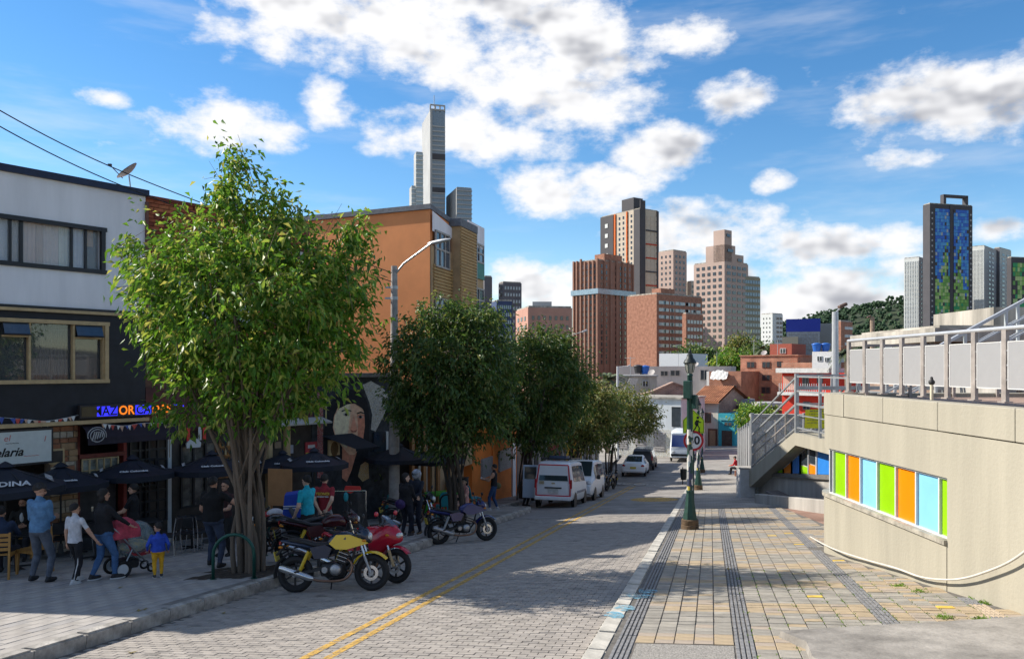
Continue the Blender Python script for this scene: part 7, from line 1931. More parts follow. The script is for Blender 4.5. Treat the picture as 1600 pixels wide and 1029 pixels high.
# white van with red rear trim
st = [(-1.95, .42, 1.0, 1.05, .74, .74, .72), (-1.93, .36, 1.02, 1.72, .77, .77, .66), (-1.70, .32, 1.02, 1.86, .79, .79, .66), (0, .26, 1.0, 1.88, .80, .80, .66), (1.0, .26, .98, 1.84, .80, .80, .64), (1.45, .28, 1.0, 1.15, .79, .78, .70), (1.85, .30, .86, .92, .76, .74, .66), (1.98, .40, .70, .74, .66, .64, .58)]
van, at = car('white van with red stripes round its tailgate and its side door open', 'van', (1.63 + .25 * 2, 31.95 + .968 * 2), hd, st, PW, [(-1.62, -.75), (-.65, .15), (.25, 1.05)], [('windscreen', 1.0, 1.45, .9, .9)], (-1.25, 1.25), .29)
x = -1.965
mb = MB(); mb.quad((x + .0, .60, 1.10), (x, -.60, 1.10), (x + .06, -.54, 1.66), (x + .06, .54, 1.66)); mb.build('rear_window', m_cg, van)
mb = MB()
for (a, b) in (((.70, .50), (.70, 1.0)), ((-.70, .50), (-.70, 1.0)), ((.70, .50), (-.70, .50)), ((.68, 1.0), (.60, 1.72)), ((-.68, 1.0), (-.60, 1.72)), ((.60, 1.73), (-.60, 1.73))):
    f_ = lambda p: (x - .005 + (.06 * max(0, p[1] - 1.0) / .7), p[0], p[1])
    mb = MB(); mb.bar(f_(a), f_(b), .012, .055, up=(0, 1, 0) if a[0] == b[0] else (0, 0, 1)) if False else mb.bar(f_(a), f_(b), .05, .05); mb.build('red_stripe', m_redtape, van)
mb = MB(); mb.box((x - .01, 0, .82), (.04, .7, .05)); mb.build('tailgate_handle', m_plas, van)
mb = MB(); mb.box((x - .01, 0, .68), (.03, .42, .15)); mb.build('number_plate', mat('plate_white', (.55, .54, .5), .6, var=.2), van)
mb = MB(); mb.box((x - .012, .48, 1.02), (.02, .2, .12)); mb.build('sticker', mat('sticker_tan', (.40, .33, .2), .7, var=.3), van)
mb = MB(); mb.box((x - .012, 0, 1.0), (.02, .14, .05)); mb.build('emblem', m_tan, van)
for s in (-1, 1):
    mb = MB(); mb.box((x + .02, s * .735, .98), (.08, .07, .36)); mb.build('tail_light', m_red_l, van, bevel=.01)
    mb = MB(); mb.box((.2, s * .808, .62), (2.2, .012, .10)); mb.build('side_lettering', mat('grey_lettering', (.3, .3, .33), .6, var=.6, scale=20), van)
mb = MB(); mb.box((x - .02, 0, .40), (.12, 1.5, .16)); mb.build('bumper', PW, van, bevel=.03)
for xx in (-1.3, -.3, .7):
    mb = MB(); mb.box((xx, 0, 1.96), (.06, 1.3, .05)); mb.build('roof_bar', m_plas, van)
for s in (-1, 1):
    mb = MB(); mb.box((-.3, s * .6, 1.99), (2.4, .05, .05)); mb.build('roof_rail', m_plas, van)
mb = MB(); mb.box((.1, .15, 2.03), (.9, .7, .1)); mb.build('roof_load', mat('roof_load_blue', (.05, .07, .12), .6, var=.3), van)
mb = MB(); mb.ell((-1.5, -.2, 1.3), (.16, .2, .2), 10, 8); mb.build('hi_vis_bundle', mat('hi_vis', (.50, .52, .03), .7), van, smooth=True)
dr = MB(); dr.box((-1.2, 1.12, 1.0), (.07, .66, 1.36)); dr = dr.build('open_door', carpaint('door_pale_blue', (.42, .50, .60), rough=.4), van, bevel=.02)
mb = MB(); mb.box((-1.245, 1.12, 1.36), (.02, .5, .5)); mb.build('door_window', m_cg, dr)
# second van, facing the camera
st2 = [(-1.95, .34, .95, 1.6, .76, .76, .64), (-1.75, .28, 1.0, 1.82, .80, .80, .66), (0, .26, 1.0, 1.86, .82, .82, .67), (.85, .26, .98, 1.80, .82, .82, .65), (1.42, .27, 1.0, 1.12, .81, .80, .70), (1.80, .30, .86, .93, .78, .76, .68), (2.0, .36, .66, .72, .68, .66, .6)]
v2, at = car('white van facing up the street, parked behind the red-striped van', 'van', (2.82 + .25 * 2.2, 35.9 + .968 * 2.2), (-.25, -.968), st2, PW, [(-1.6, -.7), (-.6, .2), (.3, 1.1)], [('windscreen', .86, 1.41, .92, .9)], (-1.2, 1.3), .30)
for s in (-1, 1):
    mb = MB(); mb.ell((1.86, s * .58, .82), (.12, .13, .12), 10, 8); mb.build('headlight', m_clear, v2, smooth=True)
    mb = MB(); mb.box((1.1, s * .93, 1.1), (.1, .16, .2)); mb.build('mirror', m_plas, v2, bevel=.03)
mb = MB(); mb.box((1.97, 0, .62), (.06, .8, .16)); mb.build('grille', m_plas, v2, bevel=.02)
mb = MB(); mb.box((2.0, 0, .44), (.08, .9, .12)); mb.build('air_intake', m_plas, v2, bevel=.02)
mb = MB(); mb.box((2.02, 0, .52), (.03, .4, .13)); mb.build('number_plate', MATS['plate_yellow'], v2)
# white sedan and dark suv
st3 = [(-2.1, .42, .80, .86, .72, .70, .62), (-2.05, .32, .86, .98, .80, .78, .66), (-1.5, .26, .90, 1.03, .84, .82, .66), (-.75, .24, .90, 1.40, .85, .83, .58), (.15, .24, .88, 1.44, .85, .83, .58), (.95, .26, .86, 1.0, .84, .82, .66), (1.8, .28, .74, .80, .80, .78, .66), (2.1, .38, .58, .62, .68, .66, .58)]
sd_, at = car('white sedan seen from behind, driving down the street', 'car', (8.57 + .25 * 2.1, 56.2 + .968 * 2.1), hd, st3, PW, [(-1.2, -.4), (-.35, .55)], [('rear_window', -.76, -1.46, .9, .86), ('windscreen', .16, .93, .9, .9)], (-1.35, 1.3), .31)
for s in (-1, 1):
    mb = MB(); mb.ell((-2.04, s * .64, .80), (.08, .15, .10), 10, 8); mb.build('tail_light', m_red_l, sd_, smooth=True)
mb = MB(); mb.box((-2.11, 0, .66), (.03, .42, .14)); mb.build('number_plate', MATS['plate_yellow'], sd_)
mb = MB(); mb.box((-2.09, 0, .44), (.08, 1.4, .16)); mb.build('bumper', PW, sd_, bevel=.03)
st4 = [(-2.1, .42, 1.0, 1.5, .78, .78, .64), (-1.9, .34, 1.02, 1.68, .86, .85, .66), (.2, .32, 1.0, 1.72, .88, .86, .66), (.95, .32, 1.0, 1.16, .87, .85, .70), (1.9, .36, .92, .98, .84, .80, .70), (2.2, .45, .7, .76, .72, .70, .62)]
su, at = car('dark grey car parked just ahead of the white sedan', 'car', (10.6, 63.5), hd, st4, carpaint('paint_graphite', (.03, .035, .04)), [(-1.7, -.8), (-.7, .1), (.15, .7)], [('windscreen', .22, .93, .9, .9)], (-1.35, 1.35), .35)
mb = MB(); mb.quad((-2.08, .6, 1.08), (-2.08, -.6, 1.08), (-1.98, -.55, 1.55), (-1.98, .55, 1.55)); mb.build('rear_window', m_cg, su)
for s in (-1, 1):
    mb = MB(); mb.box((-2.08, s * .76, .98), (.08, .12, .3)); mb.build('tail_light', m_red_l, su)
st5 = [(-3.2, .4, 1.3, 2.6, .9, .92, .84), (-3.1, .34, 1.3, 2.75, .98, .99, .86), (2.8, .34, 1.3, 2.75, .98, .99, .86), (3.1, .36, 1.3, 2.5, .97, .97, .84), (3.25, .4, 1.2, 1.3, .93, .92, .86), (3.35, .42, .9, .95, .86, .84, .8)]
bs, at = car('white and blue minibus coming round the bend by the brick gable', 'bus', (14.7 + .25 * 3.3, 68.9 + .968 * 3.3), (-.25, -.968), st5, carpaint('bus_white', (.66, .70, .74), rough=.35), [(-2.8, -1.5), (-1.4, -.1), (0, 1.3), (1.4, 2.6)], [], (-2.0, 2.1), .38, name='minibus')
mb = MB(); mb.quad((3.30, -.86, 1.32), (3.30, .86, 1.32), (3.15, .78, 2.35), (3.15, -.78, 2.35)); mb.build('windscreen', mat('bus_blue_glass', (.02, .05, .22), .1, var=.1, spec=.9), bs)
mb = MB(); mb.box((3.33, 0, .62), (.12, 1.8, .2)); mb.build('bumper', m_plas, bs, bevel=.03)
for s in (-1, 1):
    mb = MB(); mb.ell((3.36, s * .66, .88), (.06, .14, .10), 10, 8); mb.build('headlight', m_clear, bs, smooth=True)
# ================================================================== PEOPLE
SKIN = {'a': (.55, .32, .22), 'b': (.50, .28, .19), 'c': (.62, .40, .29)}
def ik(a, b, l1, l2, hint):
    a, b, hint = Vector(a), Vector(b), Vector(hint); d = b - a; L = min(d.length, (l1 + l2) * .995)
    u = d.normalized(); x = (l1 * l1 - l2 * l2 + L * L) / (2 * L); h = math.sqrt(max(0, l1 * l1 - x * x))
    n = (hint - u * hint.dot(u)).normalized()
    return a + u * x + n * h, a + u * L
def person(label, loc, face, H=1.72, top=(.1, .1, .1), leg=(.03, .04, .08), shoe=(.02, .02, .02), skin='b', hairc=(.012, .009, .008), hair='short', lh=None, rh=None, lf=None, rf_=None, lean=0., twist=0., pelvis=None, bulk=1., sleeve='long', child=False, head_turn=0., head_nod=0., headwear=None, sole=None, female=False, stripe=None, extras=None, kneel=None):
    """local frame: +y is where the person faces, +x their right; positions are given as fractions of the height"""
    r = thing('person', label, 'person', loc, face)
    hs = 1.28 if child else 1.0
    pel = Vector((0, 0, .50 * H if not child else .46 * H)) if pelvis is None else Vector(pelvis) * H
    Lt, Lc = (.245 * H, .225 * H) if not child else (.21 * H, .205 * H)
    Lu, Lf = .172 * H, .150 * H
    spine = (Matrix.Rotation(lean, 3, 'X') @ Vector((0, 0, 1)))
    RT = Matrix.Rotation(lean, 3, 'X') @ Matrix.Rotation(twist, 3, 'Z')
    torso_h = .315 * H if not child else .30 * H
    nk = pel + spine * torso_h
    sw = (.108 if not female else .098) * H * (1.0 if not child else .95); hw = .052 * H
    shR, shL = pel + RT @ Vector((sw, 0, torso_h * .93)), pel + RT @ Vector((-sw, 0, torso_h * .93))
    hpR, hpL = pel + Vector((hw, 0, -.005 * H)), pel + Vector((-hw, 0, -.005 * H))
    ank = .045 * H
    ftR = Vector(rf_ or (.055, .02, 0)) * H; ftL = Vector(lf or (-.055, -.02, 0)) * H
    anR, anL = ftR + Vector((0, -.0, ank)), ftL + Vector((0, 0, ank))
    knR, anR = ik(hpR, anR, Lt, Lc, kneel or (0.15, 1, .1)); knL, anL = ik(hpL, anL, Lt, Lc, kneel or (-.15, 1, .1))
    haR = Vector(rh or (.135, .02, .47)) * H; haL = Vector(lh or (-.135, .02, .47)) * H
    elR, haR = ik(shR, haR, Lu, Lf, (.6, -1, -.3)); elL, haL = ik(shL, haL, Lu, Lf, (-.6, -1, -.3))
    k = H / 1.75; b = bulk
    mb = MB()
    # torso
    prof = [(-.06, .11, .09), (.0, .165, .125), (.08, .168, .125), (.22, .150, .112), (.36, .165, .12), (.47, .182, .122), (.53, .165, .105), (.57, .09, .08), (.60, .062, .062)]
    if female: prof = [(-.06, .11, .1), (.0, .172, .135), (.08, .172, .135), (.22, .140, .11), (.36, .158, .13), (.47, .165, .118), (.53, .148, .10), (.57, .08, .075), (.60, .056, .058)]
    ts = torso_h / (.56 * k) if True else 1
    rg = []
    for z, wx, wy in prof:
        c = pel + RT @ Vector((0, 0, z * k * ts)); bb = b if z < .5 else 1
        rg.append([c + RT @ Vector((math.cos(t) * wx * k * bb, math.sin(t) * wy * k * bb, 0)) for t in np.linspace(0, 2 * PI, 17)[:-1]])
    mb.rings(rg)
    def limb(p, q, r0, r1, n=10, bulge=0.):
        p, q = Vector(p), Vector(q); pts = [p.lerp(q, t) for t in np.linspace(0, 1, 6)]
        mb.tube(pts, [(r0 + (r1 - r0) * t + bulge * math.sin(PI * min(1, t * 1.4))) * k for t in np.linspace(0, 1, 6)], n)
        mb.ell(p, (r0 * k,) * 3, 10, 6); mb.ell(q, (r1 * k,) * 3, 10, 6)
    for s, h_, e_ in ((shR, haR, elR), (shL, haL, elL)):
        limb(s, e_, .058 * b ** .5, .046 * b ** .5); limb(e_, h_, .044, .029, bulge=.004)
    for h_, kn, an in ((hpR, knR, anR), (hpL, knL, anL)):
        limb(h_, kn, .092 * b ** .6, .066); limb(kn, an, .062, .045, bulge=.008)
    limb(nk - spine * .02, nk + spine * .10 * k * ts, .058, .052)
    feet = []
    for an, f in ((anR, ftR), (anL, ftL)):
        yaw = Vector((0.1 if an is anR else -.1, 1, 0)).normalized()
        if sole is not None and False: pass
        c = Vector((an.x, an.y, an.z - ank)) + yaw * .055 * k; Mr = Matrix.Rotation(math.atan2(-yaw.x, yaw.y), 3, 'Z')
        mb.ell(c + Vector((0, 0, .045 * k)), (.047 * k, .135 * k, .047 * k), 12, 8, M=Mr); feet.append((c, Mr))
        mb.ell(Vector((an.x, an.y, an.z - .01)), (.045 * k, .055 * k, .06 * k), 10, 6)
    me = mb.mesh('raw', m_blk)
    o = bpy.data.objects.new('raw', me); COL.objects.link(o)
    md = o.modifiers.new('r', 'REMESH'); md.mode = 'VOXEL'; md.voxel_size = .0145 * k * (1.0); md.adaptivity = 0
    sm = o.modifiers.new('s', 'SMOOTH'); sm.factor = .5; sm.iterations = 3
    dg = bpy.context.evaluated_depsgraph_get(); bme = bpy.data.meshes.new_from_object(o.evaluated_get(dg))
    bpy.data.objects.remove(o); bpy.data.meshes.remove(me)
    V = np.array([v.co for v in bme.vertices]); Fc = [tuple(p.vertices) for p in bme.polygons]
    bpy.data.meshes.remove(bme)
    # small cloth folds, pushed along a noise field
    ph = rnd.uniform(0, 9)
    nf = np.sin(V[:, 2] * 34 / k + np.sin(V[:, 0] * 21 + ph) * 2.2 + V[:, 1] * 9 + ph) * .0035 * k
    ctr = V.copy(); ctr[:, 2] = 0; cn = V[:, :2] - np.array([pel.x, pel.y]); ln = np.linalg.norm(cn, axis=1, keepdims=True) + 1e-6
    V[:, :2] += cn / ln * nf[:, None]
    # which garment: nearest bone
    bones = [(pel, nk, 0), (shR, elR, 1), (elR, haR, 2), (shL, elL, 1), (elL, haL, 2), (hpR, knR, 3), (knR, anR, 4), (hpL, knL, 3), (knL, anL, 4), (nk, nk + spine * .12 * k, 5)]
    def dist(P, a, c):
        a, c = np.array(a), np.array(c); d = c - a; t = np.clip(((P - a) @ d) / (d @ d), 0, 1)
        return np.linalg.norm(P - (a + t[:, None] * d), axis=1), t
    C = np.array([V[list(f)].mean(0) for f in Fc]); D = []; T = []
    for a, c, _ in bones:
        d_, t_ = dist(C, a, c); D.append(d_); T.append(t_)
    D = np.array(D); T = np.array(T)
    bias = np.array([-.07 * k, 0, 0, 0, 0, -.0, 0, -.0, 0, 0]); D = D + bias[:, None]
    near = D.argmin(0)
    mi = np.zeros(len(Fc), int)
    belt = pel.z - .0 * k
    for i in range(len(Fc)):
        bn = bones[near[i]][2]; t = T[near[i], i]
        if bn == 0: m_ = 0 if (C[i] - np.array(pel)) @ np.array(spine) > (.02 if not child else .01) * k else 1
        elif bn == 1: m_ = 0 if sleeve == 'long' or (sleeve == 'short' and t < .72) else 2
        elif bn == 2: m_ = 0 if sleeve == 'long' and t < .93 else 2
        elif bn == 3: m_ = 1
        elif bn == 4: m_ = 1 if t < .93 else 3
        else: m_ = 2 if t > .05 else 0
        if bn == 1 and sleeve == 'none' and t > .1: m_ = 2
        if bn == 4 and C[i][2] < min(anR.z, anL.z) * .0 + (ftR.z if near[i] == 6 else ftL.z) + .075 * k: m_ = 3
        mi[i] = m_
    fin_ = MB(); fin_.v = [tuple(v) for v in V]; fin_.f = Fc; fin_.m = list(mi)
    # hands: palm and five unequal fingers
    for e_, h_, s in ((elR, haR, 1), (elL, haL, -1)):
        d = (h_ - e_).normalized(); q = Vector((0, 1, 0)) if abs(d.y) < .8 else Vector((1, 0, 0)); side = d.cross(q).normalized(); nrm = side.cross(d)
        Mh = Matrix((side, nrm, d)).transposed()
        fin_.ell(h_ + d * .045 * k, (.040 * k, .019 * k, .055 * k), 10, 6, mi=2, M=Mh)
        for j, (off, L) in enumerate(((-.030, .062), (-.010, .074), (.010, .07), (.029, .056))):
            p0 = h_ + d * .085 * k + side * off * k; p1 = p0 + d * L * .5 * k + nrm * .012 * k; p2 = p1 + d * L * .42 * k + nrm * .026 * k
            fin_.tube([p0, p1, p2], [.0095 * k, .0088 * k, .0072 * k], 6, mi=2)
        p0 = h_ + d * .03 * k - side * .035 * k; fin_.tube([p0, p0 + d * .035 * k - side * .022 * k + nrm * .012 * k, p0 + d * .07 * k - side * .018 * k + nrm * .024 * k], [.012 * k, .011 * k, .008 * k], 6, mi=2)
    # head
    hc = nk + spine * (.175 * k * (hs if child else 1)); hr_ = Matrix.Rotation(head_turn, 3, 'Z') @ Matrix.Rotation(head_nod, 3, 'X') @ Matrix.Rotation(lean * .3, 3, 'X')
    S = k * hs
    def hp(x, y, z): return hc + hr_ @ Vector((x, y, z)) * S
    def he(c, rr_, m_, nu=14, nv=10): fin_.ell(hp(*c), tuple(q * S for q in rr_), nu, nv, mi=m_, M=hr_)
    he((0, -.008, .03), (.076, .095, .098), 2); he((0, .022, -.045), (.058, .068, .072), 2); he((0, .05, -.085), (.03, .034, .028), 2)
    he((0, .092, -.02), (.014, .024, .03), 2, 8, 6); he((0, .085, .03), (.052, .018, .012), 2, 10, 6)
    for s in (-1, 1):
        he((s * .077, -.005, -.008), (.011, .022, .032), 2, 8, 6); he((s * .03, .083, .008), (.013, .009, .008), 4, 8, 6); he((s * .03, .087, .026), (.018, .008, .005), 4, 8, 4)
    he((0, .083, -.06), (.022, .01, .006), 5, 8, 4)
    key = label[:18]
    mats = [mat('top_' + key, top, .85, var=.22, scale=9, bump=.35, bscale=35), mat('leg_' + key, leg, .85, var=.25, scale=8, bump=.3, bscale=40), mat('skin_' + skin, SKIN[skin], .55, var=.1, scale=8), mat('shoe_%.3f_%.3f' % (shoe[0], shoe[2]), shoe, .6, var=.15, scale=20), mat('eye_dark', (.015, .01, .01), .4, var=0), mat('lip', (.28, .10, .08), .6, var=0)]
    body = fin_.build('body', mats, r, smooth=True)
    # hair
    if hair:
        hb_ = MB(); n = 16; rows = 8; rg = []
        full = hair in ('long', 'bob')
        for i in range(rows + 1):
            th = PI * .56 * i / rows
            ring = []
            for j in range(n):
                a = 2 * PI * j / n; back = max(0, -math.sin(a)); front = max(0, math.sin(a))
                tt = th * (1 - .42 * front) * (1 + (.20 if not full else .35) * back)
                rr_ = 1.07 + .05 * math.sin(j * 2.3 + i * 1.7) + (.04 if full else 0)
                ring.append(hp(.082 * rr_ * math.sin(tt) * math.cos(a), -.014 + .1 * rr_ * math.sin(tt) * math.sin(a), .03 + .104 * rr_ * math.cos(tt)))
            rg.append(ring)
        hb_.rings(rg, cap=False)
        if hair == 'long':
            hb_.rings([[hp(math.cos(t) * w, -.06 + math.sin(t) * w * .5 - (.0 if z > -.1 else .02), z) for t in np.linspace(0, 2 * PI, 11)[:-1]] for z, w in ((.05, .07), (-.05, .085), (-.15, .085), (-.24, .07), (-.3, .03))])
        if hair == 'bob':
            hb_.rings([[hp(math.cos(t) * w, -.04 + math.sin(t) * w * .62, z) for t in np.linspace(0, 2 * PI, 13)[:-1]] for z, w in ((.06, .085), (-.03, .1), (-.10, .092), (-.13, .05))])
        hb_.build('hair', mat('hair_%.3f' % hairc[0], hairc, .6, var=.3, scale=20, bump=.6, bscale=60), r, smooth=True)
    if headwear:
        cb_ = MB(); rg = []
        for i in range(6):
            th = PI * .5 * i / 5; rg.append([hp(.086 * math.sin(th) * math.cos(a), -.01 + .104 * math.sin(th) * math.sin(a), .05 + .085 * math.cos(th)) for a in np.linspace(0, 2 * PI, 17)[:-1]])
        cb_.rings(rg, cap=False)
        if headwear == 'helmet':
            cb_ = MB(); cb_.ell(hp(0, .005, .0), (.125 * S, .145 * S, .145 * S), 16, 12, M=hr_)
        else:
            cb_.add([hp(math.cos(a) * .07, .085 + math.sin(a) * .075, .048 - .012 * math.sin(a)) for a in np.linspace(0, PI, 9)] + [hp(math.cos(a) * .07, .085 + math.sin(a) * .075, .040 - .012 * math.sin(a)) for a in np.linspace(0, PI, 9)], [tuple(range(9)), tuple(range(17, 8, -1))] + [(i + 1, i, 9 + i, 10 + i) for i in range(8)])
        o = cb_.build('helmet' if headwear == 'helmet' else 'cap', mat('cap_' + key, (.02, .02, .024) if headwear != 'helmet' else (.30, .32, .36), .6 if headwear != 'helmet' else .2, var=.2 if headwear != 'helmet' else .5, scale=12), r, smooth=True)
        if headwear == 'helmet':
            v = MB(); v.ell(hp(0, .035, .01), (.112 * S, .125 * S, .05 * S), 16, 8, M=hr_); v.build('visor', m_dg, o, smooth=True)
    if sole is not None:
        for c, Mr in feet:
            sb_ = MB(); sb_.rings([[c + Mr @ Vector((math.cos(t) * .052 * k, math.sin(t) * .142 * k, z)) for t in np.linspace(0, 2 * PI, 15)[:-1]] for z in (.002, .024 * k)]); sb_.build('shoe_sole', mat('sole_white', sole, .6, var=.1), r)
    if stripe is not None:
        for a, c in ((hpR, knR), (knR, anR), (hpL, knL), (knL, anL)):
            pass
    return r, dict(pel=pel, nk=nk, shR=shR, shL=shL, haR=haR, haL=haL, knR=knR, knL=knL, k=k, spine=spine, hc=hc, elL=elL, elR=elR)
def P_at(x, y, off=PAVE): return GP(x, y, off)
AW = R(0)
GP_ = 'people'
# 1 man in denim jacket and cap (back to the camera, looking to his right)
person('man in a blue denim jacket and dark cap standing by the umbrellas', P_at(62, 909), R(-12), 1.80, (.10, .22, .38), (.10, .115, .145), (.02, .02, .022), 'b', hair='short', headwear='cap', lh=(-.06, .16, .62), rh=(.02, .17, .62), lf=(-.095, .0, 0), rf_=(.10, -.0, 0), bulk=1.12, head_turn=R(-55), head_nod=R(-14))
# 2 boy in grey t-shirt and tracksuit trousers
p, J = person('boy in a pale grey t-shirt and black tracksuit trousers', P_at(117, 911), R(-20), 1.42, (.55, .56, .60), (.014, .014, .018), (.55, .55, .55), 'b', hair='short', sleeve='short', rh=(.24, .12, .50), lh=(-.15, .02, .47), lf=(-.06, .10, 0), rf_=(.05, -.07, 0), sole=(.6, .6, .6), head_turn=R(-20))
mb = MB(); 
for a, c in ((Vector((.115, -.02, .66)), Vector((.10, -.03, .36))), (Vector((.10, -.03, .36)), Vector((.10, -.11, .08)))): mb.bar(a, c, .012)
mb.build('trouser_stripe', mat('stripe_white', (.6, .6, .6), .7, var=0), p)
# 3 woman pushing the pushchair
p, J = person('woman in a dark padded jacket and jeans pushing the pushchair', P_at(162, 905), R(-42), 1.66, (.014, .014, .017), (.06, .14, .30), (.03, .028, .03), 'b', hair='bob', female=True, bulk=1.28, rh=(.11, .25, .56), lh=(-.10, .25, .56), lf=(-.06, -.10, 0), rf_=(.06, .09, 0), sole=(.5, .42, .38))
mb = MB(); mb.bar(J['shL'] + Vector((.02, -.14, -.08)), J['shL'] + Vector((.10, -.17, .01)), .03, .012); mb.build('bag_strap', mat('strap_cream', (.55, .48, .36), .7), p)
# 4 dark figure beyond the pushchair
person('person in black t-shirt standing beyond the pushchair', P_at(208, 872), R(100), 1.66, (.012, .012, .014), (.02, .02, .026), (.015, .015, .016), 'a', hair='short', sleeve='short', lh=(-.05, .22, .60), rh=(.12, .10, .52))
# 5 toddler
person('toddler in a blue jacket and mustard trousers', P_at(247, 902), R(28), 1.02, (.025, .07, .42), (.68, .36, .02), (.03, .03, .035), 'b', hair='short', child=True, bulk=1.35, sole=(.5, .48, .46), lh=(-.17, .05, .48), rh=(.17, .03, .46), head_turn=R(50))
# 6 man in black by the tree
p, J = person('stout man in a black t-shirt, cap and jeans beside the big tree trunk', P_at(333, 886), R(-15), 1.80, (.008, .008, .009), (.045, .06, .10), (.018, .018, .018), 'b', hair='short', headwear='cap', sleeve='short', bulk=1.32, rh=(.24, .20, .70), lh=(-.14, .12, .52), lf=(-.08, .05, 0), rf_=(.10, -.03, 0))
# 7 person partly behind the trunk in dark printed top
person('person in a dark top with a red print behind the tree trunk', P_at(352, 868), R(160), 1.68, (.05, .02, .02), (.02, .02, .02), (.02, .02, .02), 'b', hair='short', sleeve='short', lh=(-.05, .2, .62))
# 8 man in teal t-shirt
person('man in a turquoise t-shirt standing beside the blue delivery box', P_at(481, 868), R(62), 1.74, (.015, .40, .52), (.02, .02, .024), (.02, .02, .02), 'c', hair='short', sleeve='short', lh=(-.13, .10, .50), rh=(.10, .10, .48), lean=R(-3))
# 9 man in maroon t-shirt, hands behind his back
p, J = person('man in a maroon t-shirt with lettering, hands clasped behind his back', P_at(507, 858), R(-5), 1.74, (.28, .022, .032), (.22, .22, .225), (.03, .03, .03), 'c', hair='short', sleeve='short', rh=(.06, -.10, .54), lh=(-.03, -.12, .53))
for body, sz, dz, m in (('YEONOI', .085, 0, mat('print_gold', (.60, .42, .06), .7, var=0)), ('THE GREAT TEAM', .034, -.065, m_frame)):
    inst('lettering', text_mesh(body, sz, m, .002, .003), p, J['pel'].lerp(J['nk'], .76) + Vector((0, -.136, dz)), rot=(R(90), 0, 0))
# 10/11 woman with purple bag and helmeted companion
p, J = person('woman in black holding a purple bag beside the concrete light pole', P_at(634, 838), R(-35), 1.66, (.010, .010, .013), (.014, .016, .028), (.05, .04, .04), 'c', hair='bob', female=True, bulk=1.3, rh=(.05, .20, .58), lh=(-.10, .18, .56), sole=(.5, .5, .5), head_turn=R(-40))
mb = MB(); mb.ell(Vector((-.02, -.19, .86)), (.17, .08, .13), 12, 8); bg_ = mb.build('bag', mat('purple_bag', (.045, .018, .11), .5, var=.5, scale=25), p, smooth=True)
mb = MB(); mb.tube([(-.13, -.12, .93), (-.1, -.1, 1.25), (.05, .0, 1.36)], .012, 6); mb.build('bag_strap', m_plas, bg_)
person('motorcyclist in dark clothes and a blue and white helmet behind the woman', P_at(651, 834), R(150), 1.74, (.016, .02, .032), (.016, .018, .03), (.12, .07, .03), 'b', hair=None, headwear='helmet', lh=(-.06, .2, .58), rh=(.08, .18, .58), sole=(.45, .45, .45))
# 12 man by the orange wall reading
p, J = person('man in a black sleeveless top and blue jeans by the orange wall', P_at(772, 796), R(78), 1.72, (.012, .012, .014), (.03, .07, .17), (.5, .48, .47), 'b', hair='short', sleeve='none', lh=(-.06, .22, .66), rh=(.05, .22, .66), lf=(-.08, .08, 0), rf_=(.06, -.06, 0), sole=(.6, .6, .6))
mb = MB(); mb.box(Vector((0, .44, 1.16)), (.2, .14, .015), rot=Matrix.Rotation(R(25), 3, 'X')); mb.build('booklet', m_frame, p)
mb = MB(); mb.ell(Vector((.16, -.10, .88)), (.06, .14, .12), 10, 8); mb.build('shoulder_bag', mat('olive_bag', (.14, .13, .06), .8, var=.3), p, smooth=True)
# 13 man further down, by the row houses
p, J = person('man in dark clothes carrying a white bag near the third tree', P_at(808, 766), R(175), 1.72, (.02, .022, .04), (.03, .045, .08), (.02, .02, .02), 'b', hair='short', headwear='cap')
mb = MB(); mb.ell(Vector((.24, .05, .5)), (.12, .06, .18), 10, 8); mb.build('carrier_bag', mat('bag_white', (.6, .6, .6), .6), p, smooth=True)
# 14 seated person in red by the fence
pr_ = P_at(1148, 742)
person('person in a red jacket and cap sitting on the brick ledge by the fence', pr_ + Vector((.2, .2, -.0)), R(60), 1.68, (.52, .02, .03), (.02, .02, .024), (.02, .02, .02), 'b', hair='short', headwear='cap', pelvis=(0, -.02, .27), lf=(-.07, .24, 0), rf_=(.07, .26, 0), lh=(-.06, .25, .36), rh=(.06, .26, .36), lean=R(-14))
lg = thing('brick_ledge', 'low brick ledge against the metal fence', 'ledge', pr_ + Vector((.35, -.05, 0)), R(60))
mb = MB(); mb.box((0, -.1, .19), (1.6, .55, .42)); mb.build('ledge', m_brickC, lg, bevel=.02)
# 15 person in pink seated behind the second tree
p14 = P_at(727, 806)
person('person in a pink top seated on a stool behind the second tree', p14, R(120), 1.65, (.55, .28, .25), (.45, .28, .22), (.3, .2, .16), 'c', hair='bob', female=True, sleeve='short', pelvis=(0, 0, .29), lf=(-.07, .24, 0), rf_=(.07, .24, 0), lh=(-.05, .2, .42), rh=(.06, .2, .42))
# 16 bearded man seated at the table
ps = P_at(18, 880) + Vector((-.1, .6, 0))
p, J = person('bearded man in a dark jacket and white shirt seated at a cafe table', ps, R(-165), 1.74, (.02, .02, .018), (.02, .022, .03), (.02, .02, .02), 'b', hair='short', pelvis=(0, 0, .29), lf=(-.08, .24, 0), rf_=(.08, .24, 0), lh=(-.08, .22, .44), rh=(.09, .22, .44), lean=R(-6))
mb = MB(); mb.ell(J['hc'] + Vector((0, .035, -.075)), (.058, .062, .045), 12, 8); mb.build('beard', MATS['hair_0.012'], p, smooth=True)
mb = MB(); mb.ell(J['pel'].lerp(J['nk'], .72) + Vector((0, .085, .02)), (.05, .06, .12), 10, 8); mb.build('shirt_front', m_frame, p, smooth=True)
